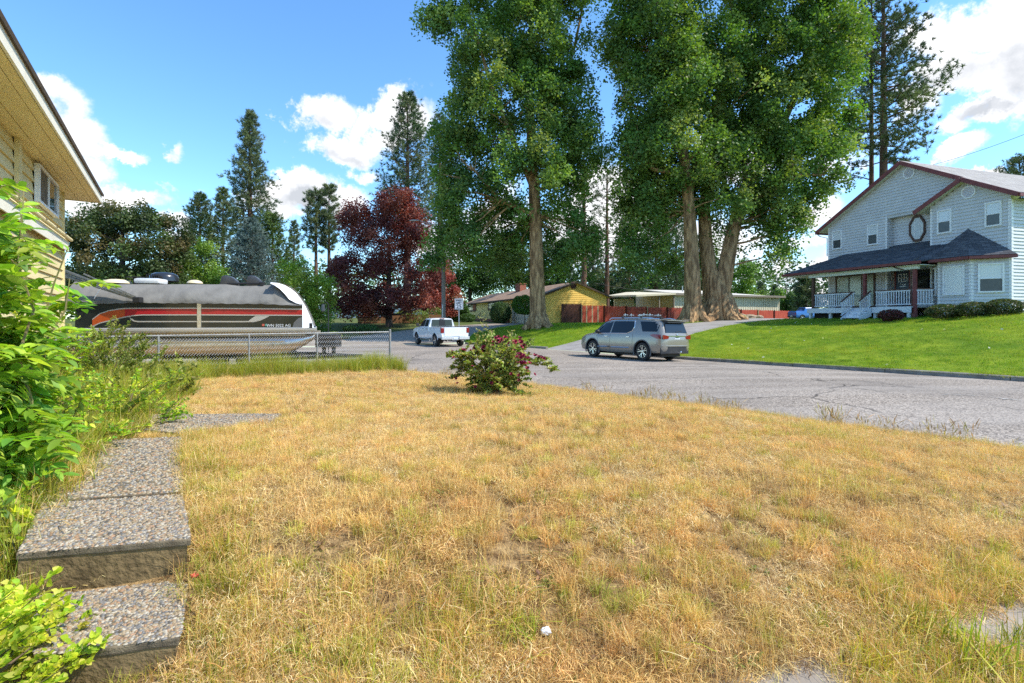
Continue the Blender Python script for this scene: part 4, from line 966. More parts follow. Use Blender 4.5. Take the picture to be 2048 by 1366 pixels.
# ---------------------------------------------------------------- blue-grey two storey house
HW = (.40, .475, .53)
M_sid = mat('blue_grey_siding', (.525, .53, .53), (.575, .58, .58), scale=2, rough=.6)
M_soff = mat('pale_soffit', (.55, .58, .48), (.62, .64, .55), scale=3, rough=.7)
M_found = mat('foundation', (.16, .16, .16), (.24, .23, .22), scale=5, rough=.9)
M_deckw = mat('deck_white', (.60, .64, .68), (.70, .73, .76), scale=6, rough=.6)
M_doorb = mat('door_blue', (.035, .055, .085), rough=.4)
def build_blue_house():
    rz = math.atan2(-.956, .292); loc = Vector((23.4, 24.0, 0)); F = Frame(loc, rz)
    T = thing('house', 'two storey blue grey house with maroon trim and a porch', 'house', loc, rz)
    zb = 1.7
    H = lambda px, py, y: F.hit(px, py, 1, y)
    ZE = 7.6; ZA = 10.7; XA = -5.1; XL = -10.6; XRr = .5; sl = (ZA - ZE) / (XRr - XA)
    zroof = lambda x: ZA - sl * abs(x - XA)
    xw = -3.52; ym = .35; yr = .82; XB = -10.0; yb = 12.0; xr = -6.1; zso = 7.75
    # walls (solid cores under the siding)
    mb = MB()
    def wallpoly(xs, y, ztop, thick):
        pts = [(xs[0], y, zb), (xs[1], y, zb)] + [(x, y, z) for x, z in ztop]; mb.slab(pts, (0, thick, 0))
    wallpoly((XB, xr), ym, [(xr, zso), (xr, zroof(xr) - .2), (XB, zroof(XB) - .2)], .2)
    mb.slab([(xr, ym, zso), (xw, ym, zso), (xw, ym, zroof(xw) - .2), (XA, ym, zroof(XA) - .2), (xr, ym, zroof(xr) - .2)], (0, .2, 0))
    wallpoly((xr - .1, xw + .1), yr, [(xw + .1, zso + .1), (xr - .1, zso + .1)], .2)
    mb.slab([(xw, 0, zb), (0, 0, zb), (0, 0, zroof(0) - .2), (-1.83, 0, 8.68), (xw, 0, 7.7)], (0, .2, 0))
    mb.box(xw, .19, zb, xw + .2, yr + .1, 7.8); mb.box(xr - .2, ym + .19, zb, xr, yr + .1, zso)
    mb.box(-.2, .19, zb, 0, yb, 7.45); mb.box(XB, ym + .2, zb, XB + .2, yb, 7.7); mb.box(XB, yb - .2, zb, 0, yb, 7.4)
    mb.box(xr, ym, zso - .1, xw, yr + .1, zso + .02)
    mb.build('wall', M_sid, T)
    # siding per facade
    gab = lambda x0, x1: (lambda z: [(max(x0, XA - (ZA - .22 - z) / sl), min(x1, XA + (ZA - .22 - z) / sl))])
    W1 = Wall((0, ym, 0), (1, 0, 0), (0, -1, 0)); W2 = Wall((0, yr, 0), (1, 0, 0), (0, -1, 0)); W0 = Wall((0, 0, 0), (1, 0, 0), (0, -1, 0)); WS = Wall((0, 0, 0), (0, 1, 0), (1, 0, 0))
    mb = MB()
    def f_main(z):
        a0, a1 = gab(XB, -1.9)(z)[0]
        if z < zso: return [(a0, min(a1, xr))]
        return [(a0, a1)]
    lap(mb, W1.o, W1.ex, W1.nr, f_main, 2.4, 10.45, .165); mb.build('siding', M_sid, T)
    mb = MB(); lap(mb, W2.o, W2.ex, W2.nr, lambda z: [(xr, xw)], 2.4, zso - .1, .165); mb.build('siding', M_sid, T)
    mb = MB(); lap(mb, W0.o, W0.ex, W0.nr, lambda z: [(max(xw, -1.83 - (8.70 - z) / .5536), min(0, -1.83 + (8.70 - z) / .5536))], 2.2, 8.65, .165); mb.build('siding', M_sid, T)
    mb = MB(); lap(mb, WS.o, WS.ex, WS.nr, lambda z: [(0, yb)], 2.2, 7.4, .165); mb.build('siding', M_sid, T)
    mb = MB(); mb.box(xw - .02, .0, 2.2, xw, yr, 7.7); WR = Wall((xr, ym, 0), (0, 1, 0), (1, 0, 0)); lap(mb, WR.o, WR.ex, WR.nr, lambda z: [(0, yr - ym)], 2.4, zso - .1, .165); mb.build('siding', M_sid, T)
    # corner boards
    mb = MB()
    for (x, y, z1) in ((XB, ym, zroof(XB) - .25), (xr - .1, ym, zso), (xw, 0, 7.62), (-.1, 0, 7.4)): mb.box(x, y - .035, 2.25, x + .1, y + .01, z1)
    mb.box(.005, -.03, 2.25, .035, .1, 7.4); mb.build('corner_board', M_white, T)
    mb = MB(); mb.box(xw, -.01, 1.5, .01, .15, 2.22); mb.box(-.15, .0, 1.5, .012, yb, 2.22); mb.build('foundation', M_found, T)
    # roofs
    yo = -.05
    roof_slab(T, [(XL, yo, ZE), (XA, yo, ZA), (XA, yb + .5, ZA), (XL, yb + .5, ZE)], M_sh_light, soffit=M_soff)
    roof_slab(T, [(XA, yo, ZA), (-1.83, yo, zroof(-1.83)), (-1.83, -.42, zroof(-1.83)), (XRr, -.42, ZE), (XRr, yb + .5, ZE), (XA, yb + .5, ZA)], M_sh_light, soffit=M_soff)
    roof_slab(T, [(-1.83, -.42, 8.885), (-4.1, -.42, 7.63), (-4.1, 1.4, 7.63), (-1.83, 1.4, 8.885)], M_sh_light, soffit=M_soff)
    for a, b in (((XL, yo - .03, ZE - .12), (XA, yo - .03, ZA - .12)), ((XA, yo - .03, ZA - .12), (-1.83, yo - .03, zroof(-1.83) - .12)), ((-4.1, -.45, 7.51), (-1.83, -.45, 8.765)), ((-1.83, -.45, 8.765), (XRr, -.45, ZE - .12))):
        mb = MB(); mb.beam(a, b, .05, .21); mb.build('fascia', M_maroon, T)
    mb = MB(); mb.box(XRr - .02, -.42, ZE - .2, XRr + .08, yb + .4, ZE - .06); mb.box(XL - .08, yo, ZE - .2, XL + .02, yb + .4, ZE - .06); mb.build('gutter', M_maroon, T)
    mb = MB(); mb.tube([(XL - .02, .1, ZE - .2), (XL + .1, .2, 7.25), (XB - .06, .3, 7.1), (XB - .06, .3, 5.9)], .035, 6); mb.build('downspout', M_white, T)
    # gable vents
    for (px, py, y, r) in ((1819, 346, ym, .34), (1938, 384, 0, .34)):
        c = H(px, py, y); ring = [(math.cos(a), math.sin(a)) for a in [2 * math.pi * (k + .5) / 8 for k in range(8)]]
        mb = MB()
        for k in range(8):
            a, b = ring[k], ring[(k + 1) % 8]; mb.slab([(c.x + a[0] * r, y - .02, c.z + a[1] * r), (c.x + b[0] * r, y - .02, c.z + b[1] * r), (c.x + b[0] * r * .8, y - .02, c.z + b[1] * r * .8), (c.x + a[0] * r * .8, y - .02, c.z + a[1] * r * .8)], (0, -.05, 0))
        o = mb.build('gable_vent', M_white, T); mb = MB(); mb.slab([(c.x + a * r * .82, y - .034, c.z + b * r * .82) for a, b in ring], (0, -.014, 0)); mb.build('vent_backing', M_metal, o); mb = MB()
        for k in range(7): z = c.z - r * .7 + k * r * .235; w = r * .78 * math.sqrt(max(.1, 1 - ((z - c.z) / r) ** 2)); mb.add([(c.x - w, y - .05, z + .05), (c.x + w, y - .05, z + .05), (c.x + w, y - .066, z), (c.x - w, y - .066, z)], [(0, 1, 2, 3)])
        mb.build('vent_slats', mat('vent_pink', (.55, .47, .45), rough=.7), o)
    # upper windows
    for (x0, x1, y0, y1, Wn, y) in ((1666, 1685.5, 461, 498.5, W1, ym), (1736, 1758, 448.5, 490, W1, ym), (1876, 1905, 419, 467, W0, 0), (1971.5, 2005.5, 403, 453, W0, 0)):
        a = H(x0, (y0 + y1) / 2, y); b = H(x1, (y0 + y1) / 2, y); zc = H((x0 + x1) / 2, y0, y).z; zd = H((x0 + x1) / 2, y1, y).z
        window(T, Wn, a.x, b.x, zd, zc, M_white, fw=.075, upper='blind', lower='screen')
    # octagon window
    c = H(1836.5, 457, yr); rx = (H(1853, 457, yr).x - H(1820, 457, yr).x) / 2; rzz = H(1836, 430, yr).z - c.z
    ring = [(math.cos(a) * rx, math.sin(a) * rzz) for a in [2 * math.pi * (k + .5) / 8 for k in range(8)]]; s = 1.04; k2 = .86; mb = MB()
    for k in range(8):
        a, b = ring[k], ring[(k + 1) % 8]; mb.slab([(c.x + a[0] * s, yr - .02, c.z + a[1] * s), (c.x + b[0] * s, yr - .02, c.z + b[1] * s), (c.x + b[0] * k2, yr - .02, c.z + b[1] * k2), (c.x + a[0] * k2, yr - .02, c.z + a[1] * k2)], (0, -.11, 0))
    o = mb.build('octagon_window', M_brown, T); mb = MB(); mb.slab([(c.x + a * .86, yr - .06, c.z + b * .86) for a, b in ring], (0, -.01, 0)); mb.build('pane', mat('lace_pane', (.50, .50, .47), (.42, .43, .42), scale=8, rough=.15, spec=.7), o)
    mb = MB()
    for f in (-.3, .3): mb.box(c.x + rx * f - .012, yr - .085, c.z - rzz * .78, c.x + rx * f + .012, yr - .0705, c.z + rzz * .78)
    for f in (-.25, .25): mb.box(c.x - rx * .78, yr - .087, c.z + rzz * f - .012, c.x + rx * .78, yr - .0715, c.z + rzz * f + .012)
    mb.build('muntins', M_white, o)
    # bay
    B = [(0, 0), (-1.02, -1.02), (-2.46, -1.02), (-3.48, 0)]; ZB = 4.8
    mb = MB(); mb.slab([(0, .05, zb), (-1.0, -1.0, zb), (-2.46, -1.0, zb), (-3.46, .05, zb)], (0, 0, ZB - zb)); bay = mb.build('bay', M_sid, T)
    walls = []
    for i in range(3):
        a, b = Vector((*B[i + 1], 0)), Vector((*B[i], 0)); ex = (b - a).normalized(); nr = Vector((ex.y, -ex.x, 0)); L = (b - a).length; W = Wall(a, ex, nr); walls.append((W, L))
        mb = MB(); lap(mb, W.o, W.ex, W.nr, lambda z: [(0, L)], 2.2, ZB - .1, .165); mb.build('siding', M_sid, bay)
        mb = MB(); W.box(mb, -.02, .085, 2.2, ZB - .05, .005, .03); W.box(mb, L - .085, L + .02, 2.2, ZB - .05, .005, .03); mb.build('corner_board', M_white, bay)
    fwr = H(0, 0, 0)
    def bw(W, L, f0, f1, z0, z1, up, lo, mid): window(T, W, L * f0, L * f1, z0, z1, M_white, fw=.075, upper=up, lower=lo, mid=mid)
    bw(*walls[0], .16, .82, 3.03, 4.43, 'blind', 'screen', .48)
    bw(*walls[1], .17, .83, 2.95, 4.42, 'blind', 'blind', 0)
    bw(*walls[2], .2, .8, 2.95, 4.42, 'screen', 'glass', .5)
    ap = Vector((-1.75, -.02, 6.31)); ov = .42; E = [(.42, .3), (.30, -.1), (-.86, -1.44), (-2.62, -1.44), (-3.9, -.12), (-3.9, .3)]
    for i in range(1, 4): roof_slab(T, [(*E[i], ZB), (*E[i + 1], ZB), tuple(ap)], M_sh_dark, th=.08)
    roof_slab(T, [(.30, -.1, ZB), (.42, .3, ZB), (-.1, .3, 4.98), tuple(ap)][:3] + [tuple(ap)], M_sh_dark, th=.08) if False else None
    mb = MB()
    for i in range(1, 4): mb.beam((*E[i], ZB - .09), (*E[i + 1], ZB - .09), .09, .13)
    mb.slab([(E[1][0], E[1][1], ZB - .16), (E[2][0], E[2][1], ZB - .16), (E[3][0], E[3][1], ZB - .16), (E[4][0], E[4][1], ZB - .16)], (0, 0, .03)); mb.build('gutter', M_maroon, T)
    # porch roof
    zt = 5.88; ze = 4.72; ye = -2.2; xl = -11.2; xe = -3.0
    roof_slab(T, [(xl, ye, ze), (xe, ye, ze), (xe, yr, 6.09), (xr, yr, 6.09), (xr, ym - .03, zt), (-8.72, ym - .03, zt)], M_sh_dark, th=.09, soffit=M_soff)
    roof_slab(T, [(xe - .3, ye, ze), (-2.2, -1.2, ze + .1), (-2.3, 0, 5.8), (xe, yr, 6.09)], M_sh_dark, th=.06)
    roof_slab(T, [(xl, ye, ze), (-8.72, ym - .03, zt), (-8.72, 2.6, zt), (xl, 3.2, ze)], M_sh_dark, th=.09, soffit=M_soff)
    mb = MB(); mb.beam((xl - .02, ye - .04, ze - .07), (-2.5, ye - .04, ze - .07), .1, .14); mb.beam((xl - .04, ye, ze - .07), (xl - .04, 3.2, ze - .07), .1, .14); mb.build('gutter', M_maroon, T)
    mb = MB(); mb.slab([(xl + .1, ye + .1, ze - .2), (-2.6, ye + .1, ze - .2), (-2.6, yr - .03, ze - .2), (xr, yr - .03, ze - .2), (xr, ym - .03, ze - .2), (xl + .1, ym - .03, ze - .2)], (0, 0, .03)); mb.beam((-9.4, -1.9, ze - .28), (-2.8, -1.9, ze - .28), .14, .2); mb.build('porch_ceiling', M_soff, T)
    # deck
    zd = 2.43
    mb = MB(); mb.box(-9.45, -2.0, zd - .06, -3.1, ym - .02, zd); mb.box(xr + .05, ym - .02, zd - .06, xw - .03, yr - .03, zd)
    mb.build('deck', mat('deck_boards', (.30, .31, .33), (.38, .39, .40), scale=8, rough=.8, stretch=(.3, 6, 1)), T)
    mb = MB(); mb.box(-9.45, -2.04, zd - .30, -6.35, -2.003, zd - .005); mb.box(-5.2, -2.04, zd - .32, -3.1, -2.003, zd - .005); mb.box(-9.48, -2.0, zd - .3, -9.453, ym, zd - .005); mb.build('deck_skirt', M_deckw, T)
    mb = MB()
    for x in (-9.3, -7.9, -6.5, -5.1, -3.3): mb.box(x - .07, -1.95, 1.4, x + .07, -1.81, zd - .06)
    mb.build('deck_piers', M_deckw, T)
    mb = MB(); mb.box(-9.3, -1.6, 1.5, -3.4, -1.4, zd - .1); mb.build('under_deck_shade', M_dark, T)  # black board painting in the shade below the deck
    for x in (-9.19, -5.78, -3.07):
        mb = MB(); z0 = 1.6 if x > -4 else zd; mb.box(x - .075, -1.875, z0, x + .075, -1.725, ze - .3)
        if x > -4: mb.box(x - .1, -1.9, z0, x + .1, -1.7, z0 + .12)
        mb.build('porch_post', M_maroon if x > -6 else M_brown, T, bevel=.01)
    # railings
    def railing(p, q, n, ztop=.9):
        p, q = Vector(p), Vector(q); d = q - p; o = MB().beam(p + Vector((0, 0, ztop)), q + Vector((0, 0, ztop)), .09, .05).build('handrail', M_brown, T)
        mb = MB(); mb.beam(p + Vector((0, 0, .12)), q + Vector((0, 0, .12)), .05, .05); mb.beam(p + Vector((0, 0, ztop - .07)), q + Vector((0, 0, ztop - .07)), .04, .06); mb.build('rail_frame', M_deckw, o)
        bm_ = MB(); bm_.box(-.018, -.018, 0, .018, .018, ztop - .2); me = bm_.mesh('baluster', M_deckw)
        for i in range(n): c = p + d * ((i + .5) / n); link('baluster', me, o, loc=(c.x, c.y, c.z + .12))
    railing((-9.1, -1.8, zd), (-6.4, -1.8, zd), 20); railing((-5.15, -1.8, zd), (-3.14, -1.8, zd), 15); railing((-3.0, -1.78, zd), (-2.65, -1.1, zd), 6); railing((-9.3, -1.7, zd), (-9.3, .3, zd), 12)
    # stairs
    for i in range(3):
        mb = MB(); mb.box(-6.3, -2.04 - .28 * (i + 1), zd - .19 * (i + 1) - .04, -5.3, -2.04 - .28 * i, zd - .19 * (i + 1)); mb.box(-6.28, -2.04 - .28 * i - .02, zd - .19 * (i + 1), -5.32, -2.04 - .28 * i, zd - .19 * i - .045); mb.build('stair_tread', M_deckw, T)
    for x in (-6.33, -5.24):
        mb = MB(); mb.slab([(x, -2.05, zd - .02), (x, -2.95, zd - .6), (x, -2.95, zd - .78), (x, -2.05, zd - .5)], (.035, 0, 0)); mb.build('stringer', M_deckw, T)
        railing((x, -2.05, zd), (x, -2.9, zd - .58), 6)
    # triple window, door and side light
    a = H(1673, 580, ym).x; b = H(1752, 580, ym).x; z1 = H(1712, 549, ym).z; z0 = zd + .05
    window(T, W1, a, b, z0, z1, M_brown, fw=.09, upper='blind', mid=0, vert=(.345, .69), pane_m=mat('drape_behind_glass', (.34, .40, .33), (.45, .48, .40), scale=2, rough=.1, spec=.8), name='patio_window')
    a = H(1790.5, 580, yr).x; b = H(1823, 580, yr).x; z1 = zd + 2.12
    mb = MB(); W2.box(mb, a, a + .09, zd, z1 + .1, .01, .085); W2.box(mb, b - .09, b, zd, z1 + .1, .01, .085); W2.box(mb, a + .09, b - .09, z1, z1 + .1, .01, .085); dr = mb.build('door', M_maroon, T)
    mb = MB(); W2.box(mb, a + .092, b - .092, zd + .02, z1 - .002, .045, .052); mb.build('door_leaf', M_doorb, dr)
    wa, wb = a + .24, b - .2; mb = MB(); zq0, zq1 = z1 - .62, z1 - .2
    for k in range(4): x = wa + (wb - wa) * k / 3; W2.box(mb, x - .014, x + .014, zq0, zq1, .053, .07)
    for k in range(3): z = zq0 + (zq1 - zq0) * k / 2; W2.box(mb, wa - .014, wb + .014, z - .014, z + .014, .054, .068)
    mb.build('door_window', M_white, dr); mb = MB(); xm = (wa + wb) / 2
    for k in range(6): t = -.9 + .3 * k; W2.box(mb, xm + t * .2, xm + (t + .28) * .2, zq0 - .2 + .1 * t * t - .012, zq0 - .2 + .1 * t * t + .018, .053, .06)
    W2.box(mb, xm - .17, xm + .17, zq0 - .3, zq0 - .265, .053, .06); mb.build('door_ornament', M_white, dr)
    mb = MB(); c = W2.p(b - .15, zd + 1.0, .06); mb.ell(c, (.03, .03, .03), 8, 5); mb.build('handle', M_metal, dr, smooth=True)
    a = H(1834, 575, yr).x; b = xw - .02; window(T, W2, a, b, zd + .9, zd + 2.15, M_brown, fw=.08, upper='glass', mid=0)
    mb = MB(); mb.tube([(-4.0, ye - .03, ze - .12), (-3.75, -2.05, ze - .3), (-3.25, -1.85, ze - .42), (-3.18, -1.84, 1.8)], .032, 6); mb.build('downspout', M_brown, T)
    return F
FH = build_blue_house()

# ---------------------------------------------------------------- yellow ranch house
def build_ranch():
    loc = Vector((3.1, 50, 0)); rz = R(19.6); F = Frame(loc, rz); T = thing('house', 'yellow ranch house with tan roof behind the straight cottonwood trunk', 'house', loc, rz)
    Wd = 6.95; Ln = 29.0; zb = .9; ze = 4.02; xa = Wd / 2; za = 5.5; s = (za - ze) / (xa + .55)
    My = mat('yellow_siding', (.92, .56, .12), (.95, .64, .16), scale=3, rough=.7); Mtr = mat('dark_brown_trim', (.06, .035, .022), rough=.6)
    mb = MB(); mb.slab([(0, 0, zb), (Wd, 0, zb), (Wd, 0, ze + .05), (xa, 0, za - .17), (0, 0, ze + .05)], (0, Ln, 0)); mb.build('wall', My, T)
    zr = lambda z: (z - ze) / s
    mb = MB(); lap(mb, (0, 0, 0), (1, 0, 0), (0, -1, 0), lambda z: [(max(0, zr(z) - .35), min(Wd, Wd - zr(z) + .35))], zb, za - .2, .2, .02); mb.build('siding', My, T)
    Mv = mat('pale_yellow_boards', (.84, .64, .24), (.88, .70, .28), scale=3, rough=.7)
    WF = Wall((0, 0, 0), (0, 1, 0), (-1, 0, 0)); mb = MB(); k = 9.6
    while k < 28.6: WF.box(mb, k, k + .28, zb, ze, .005, .02); k += .3
    mb.build('front_boards', Mv, T)
    for sg in (-1, 1):
        e = xa + sg * (xa + .55); roof_slab(T, [(e, -.25, ze), (xa, -.25, za), (xa, Ln + .5, za), (e, Ln + .5, ze)], M_sh_tan, th=.1, soffit=mat('ranch_soffit', (.45, .36, .16), rough=.8))
        mb = MB(); mb.beam((e, -.275, ze - .1), (xa, -.275, za - .1), .05, .17); mb.beam((e, -.27, ze - .08), (e, Ln, ze - .08), .07, .15); mb.build('fascia', Mtr, T)
    c = F.hit(1146.5, 571, 1, 0); mb = MB(); mb.lathe([(0.001, -.07), (.34, -.07), (.36, -.02), (.36, 0.0)], 16, axis='y', c=(c.x, -.0, c.z)); mb.build('gable_vent', mat('vent_brown', (.10, .03, .025), rough=.6), T, smooth=True)
    # front: garage door, picture windows
    y0 = 3.3; y1 = F.hit(1025, 620, 0, 0).y; mb = MB(); Md = mat('garage_white', (.62, .56, .42), (.68, .62, .48), scale=3, rough=.6)
    gd = MB(); WF.box(gd, y0 - .12, y1 + .12, zb, 3.62, .006, .03); gd = gd.build('garage_door', Mtr, T)
    for i in range(4): mb = MB(); h = (3.5 - 1.2) / 4; WF.box(mb, y0, y1, 1.2 + h * i, 1.2 + h * (i + 1) - .02, .032, .055); mb.build('door_panel', Md, gd)
    def wpix(x0, x1, t, b, fm, **k):
        p = F.hit(x0, (t + b) / 2, 0, 0).y; q = F.hit(x1, (t + b) / 2, 0, 0).y; m_ = (x0 + x1) / 2; window(T, WF, min(p, q), max(p, q), F.hit(m_, b, 0, 0).z, F.hit(m_, t, 0, 0).z, fm, **k)
    wpix(977, 1006.5, 601, 620, Mtr, fw=.14, upper='glass', mid=.5, vert=(.33, .66)); wpix(936.5, 953, 607, 623, Mtr, fw=.16, upper='glass', mid=0, vert=(.5,))
    mb = MB(); WF.box(mb, 10, 27, zb, 1.75, .03, .25); mb.build('brick_base', mat('brick_red', (.20, .07, .045), (.28, .12, .08), scale=9, rough=.85), T)
    mb = MB()
    for k in range(8): WF.box(mb, 19.0 + k * .32, 19.05 + k * .32, 1.75, 2.6 - .09 * k, .9, .93)
    mb.beam(WF.p(19, 2.62, .92), WF.p(21.4, 1.9, .92), .04, .04); mb.build('iron_railing', Mtr, T)
    ch = F.hit(1053, 568, 0, xa); mb = MB(); mb.box(xa - .9, ch.y - .1, za - .4, xa - .1, ch.y + 1.6, 5.85 + .25); mb.box(xa - .96, ch.y - .16, 6.1, xa - .04, ch.y + 1.66, 6.2); mb.build('chimney', mat('brick_chimney', (.30, .09, .055), (.38, .15, .1), scale=8, rough=.85), T)
    return F
FR = build_ranch()

# ---------------------------------------------------------------- red board fence with the brown gate
def build_red_fence():
    Mr = mat('red_stain', (.34, .038, .022), (.46, .08, .04), scale=2.5, rough=.8, stretch=(3, 3, .4), rnd=.22); Mrp = mat('red_post', (.11, .018, .015), rough=.8); Mg = mat('gate_brown', (.085, .026, .017), (.11, .035, .022), scale=3, rough=.75); Mtan = mat('bare_picket', (.42, .29, .18), (.5, .37, .24), scale=4, rough=.85)
    a = FR.w(FR.hit(1163, 640, 1, -.35)); a.z = 0; b = Vector((33.9, 62.5, 0)); d = (b - a); L = d.length; d.normalize(); n = Vector((d.y, -d.x, 0))
    T = thing('board_fence', 'long red board fence running behind the two big trunks', 'fence', (a.x, a.y, G(a.x, a.y)))
    off = T.location.copy(); nP = int(L / 2.45); st = L / nP
    for i in range(nP + 1):
        p = a + d * st * i; zg = G(p.x, p.y); top = 3.12 + (2.72 - 3.12) * (i / nP) - .0
        mb = MB(); q = p + n * .06 - off; mb.box(q.x - .055, q.y - .055, zg - .3 - off.z, q.x + .055, q.y + .055, top + .06 - off.z); mb.build('post', Mrp if i % 3 else Mtan, T)
        if i == nP: break
        mb = MB(); mt = MB(); npk = 16
        for k in range(npk):
            s0 = st * (i + (k + .06) / npk) ; w = st / npk * .86; q = a + d * s0 - off; e = q + d * w; h = top + random.uniform(-.03, .03) + (.0 if i else .0) - (.05 if k % 2 else 0)
            q2, e2 = (q, e); z0 = zg - .1 - off.z; z1 = h - off.z
            tgt = mt if (i == 0 and k in (3, 7, 11)) or (random.random() < .01) else mb
            tgt.slab([(q2.x, q2.y, z0), (e2.x, e2.y, z0), (e2.x, e2.y, z1), (q2.x, q2.y, z1)], n * .02)
        for zz in (zg + .35, top - .3): q = a + d * st * i - n * .035 - off; e = q + d * st; mb.beam((q.x, q.y, zz - off.z), (e.x, e.y, zz - off.z), .04, .09)
        o = mb.build('fence_panel', Mr, T)
        if mt.v: mt.build('bare_pickets', Mtan, o)
    # gate
    p = FR.w(FR.hit(1122.5, 640, 1, -.3)); q = FR.w(FR.hit(1162, 640, 1, -.3)); zg = G(p.x, p.y)
    g = thing('yard_gate', 'brown solid yard gate between the yellow gable and the red fence', 'gate', (p.x, p.y, zg)); e = Vector((q.x - p.x, q.y - p.y, 0)); L = e.length; e.normalize(); m = Vector((e.y, -e.x, 0)); zt = FR.hit(1140, 608, 1, -.3).z - zg
    for i in range(6):
        mb = MB(); s0 = L * i / 6 + .01; s1 = L * (i + 1) / 6 - .01; mb.slab([e * s0 + Vector((0, 0, .02)), e * s1 + Vector((0, 0, .02)), e * s1 + Vector((0, 0, zt)), e * s0 + Vector((0, 0, zt))], m * .03); mb.build('board', Mg, g)
    mb = MB(); mb.beam(Vector((0, 0, .3)) - m * .03, e * L + Vector((0, 0, .3)) - m * .03, .04, .1); mb.beam(Vector((0, 0, zt - .3)) - m * .03, e * L + Vector((0, 0, zt - .3)) - m * .03, .04, .1); mb.box(-.05 + e.x * L, -.05 + e.y * L, -.2, .05 + e.x * L, .05 + e.y * L, zt + .1); mb.build('gate_frame', Mg, g)
build_red_fence()

# ---------------------------------------------------------------- low flat-roofed building behind the fence
def build_flat():
    Mw = mat('cream_panel', (.55, .51, .37), (.62, .57, .43), scale=2, rough=.7); Mrf = mat('pale_roof', (.52, .49, .42), (.60, .57, .5), scale=3, rough=.8); Mtr = mat('taupe_fascia', (.20, .17, .13), rough=.7)
    A = at(1346, 600, 62); B = at(1559, 600, 70); loc = Vector((A.x, A.y, .9)); rz = math.atan2(B.y - A.y, B.x - A.x); L = (Vector((B.x, B.y)) - Vector((A.x, A.y))).length
    T = thing('building', 'low cream flat roofed building with a carport behind the red fence', 'building', loc, rz)
    F = Frame(loc, rz); zt = 4.75 - .9
    mb = MB(); mb.box(0, 0, -.3, L, 7, zt); mb.build('wall', Mw, T); mb = MB(); k = .2
    while k < L - .1: mb.box(k, -.03, 0, k + .05, -.001, zt - .02); k += .42
    mb.build('battens', Mw, T)
    mb = MB(); mb.slab([(-.3, -.6, zt), (L + .4, -.6, zt), (L + .4, 7.4, zt + .1), (L * .55, 4.5, zt + .75), (-.3, 5, zt + .7)], (0, 0, .1)); mb.build('roof', Mrf, T)
    mb = MB(); mb.box(-.3, -.66, zt - .16, L + .4, -.6, zt + .08); mb.build('fascia', Mtr, T)
    mb = MB(); mb.slab([(-6.2, -.8, zt - .45), (-.3, -.8, zt - .1), (-.3, 6, zt + .35), (-2.0, 6.5, zt + .3), (-6.2, 5, zt - .3)], (0, 0, .2)); mb.build('carport_roof', Mw, T)
    for x in (-2.6, -.35): mb = MB(); mb.box(x, -.5, -.3, x + .15, -.35, zt - .2); mb.build('carport_post', Mtr, T)
    mb = MB(); mb.box(-5.2, 4.6, -.3, -2.2, 4.8, zt - .5); mb.build('carport_wall', Mw, T)
    mb = MB(); mb.cyl((3.4, 2, zt), (3.4, 2, zt + 1.2), .06, n=8); mb.build('vent_pipe', M_metal, T)
build_flat()

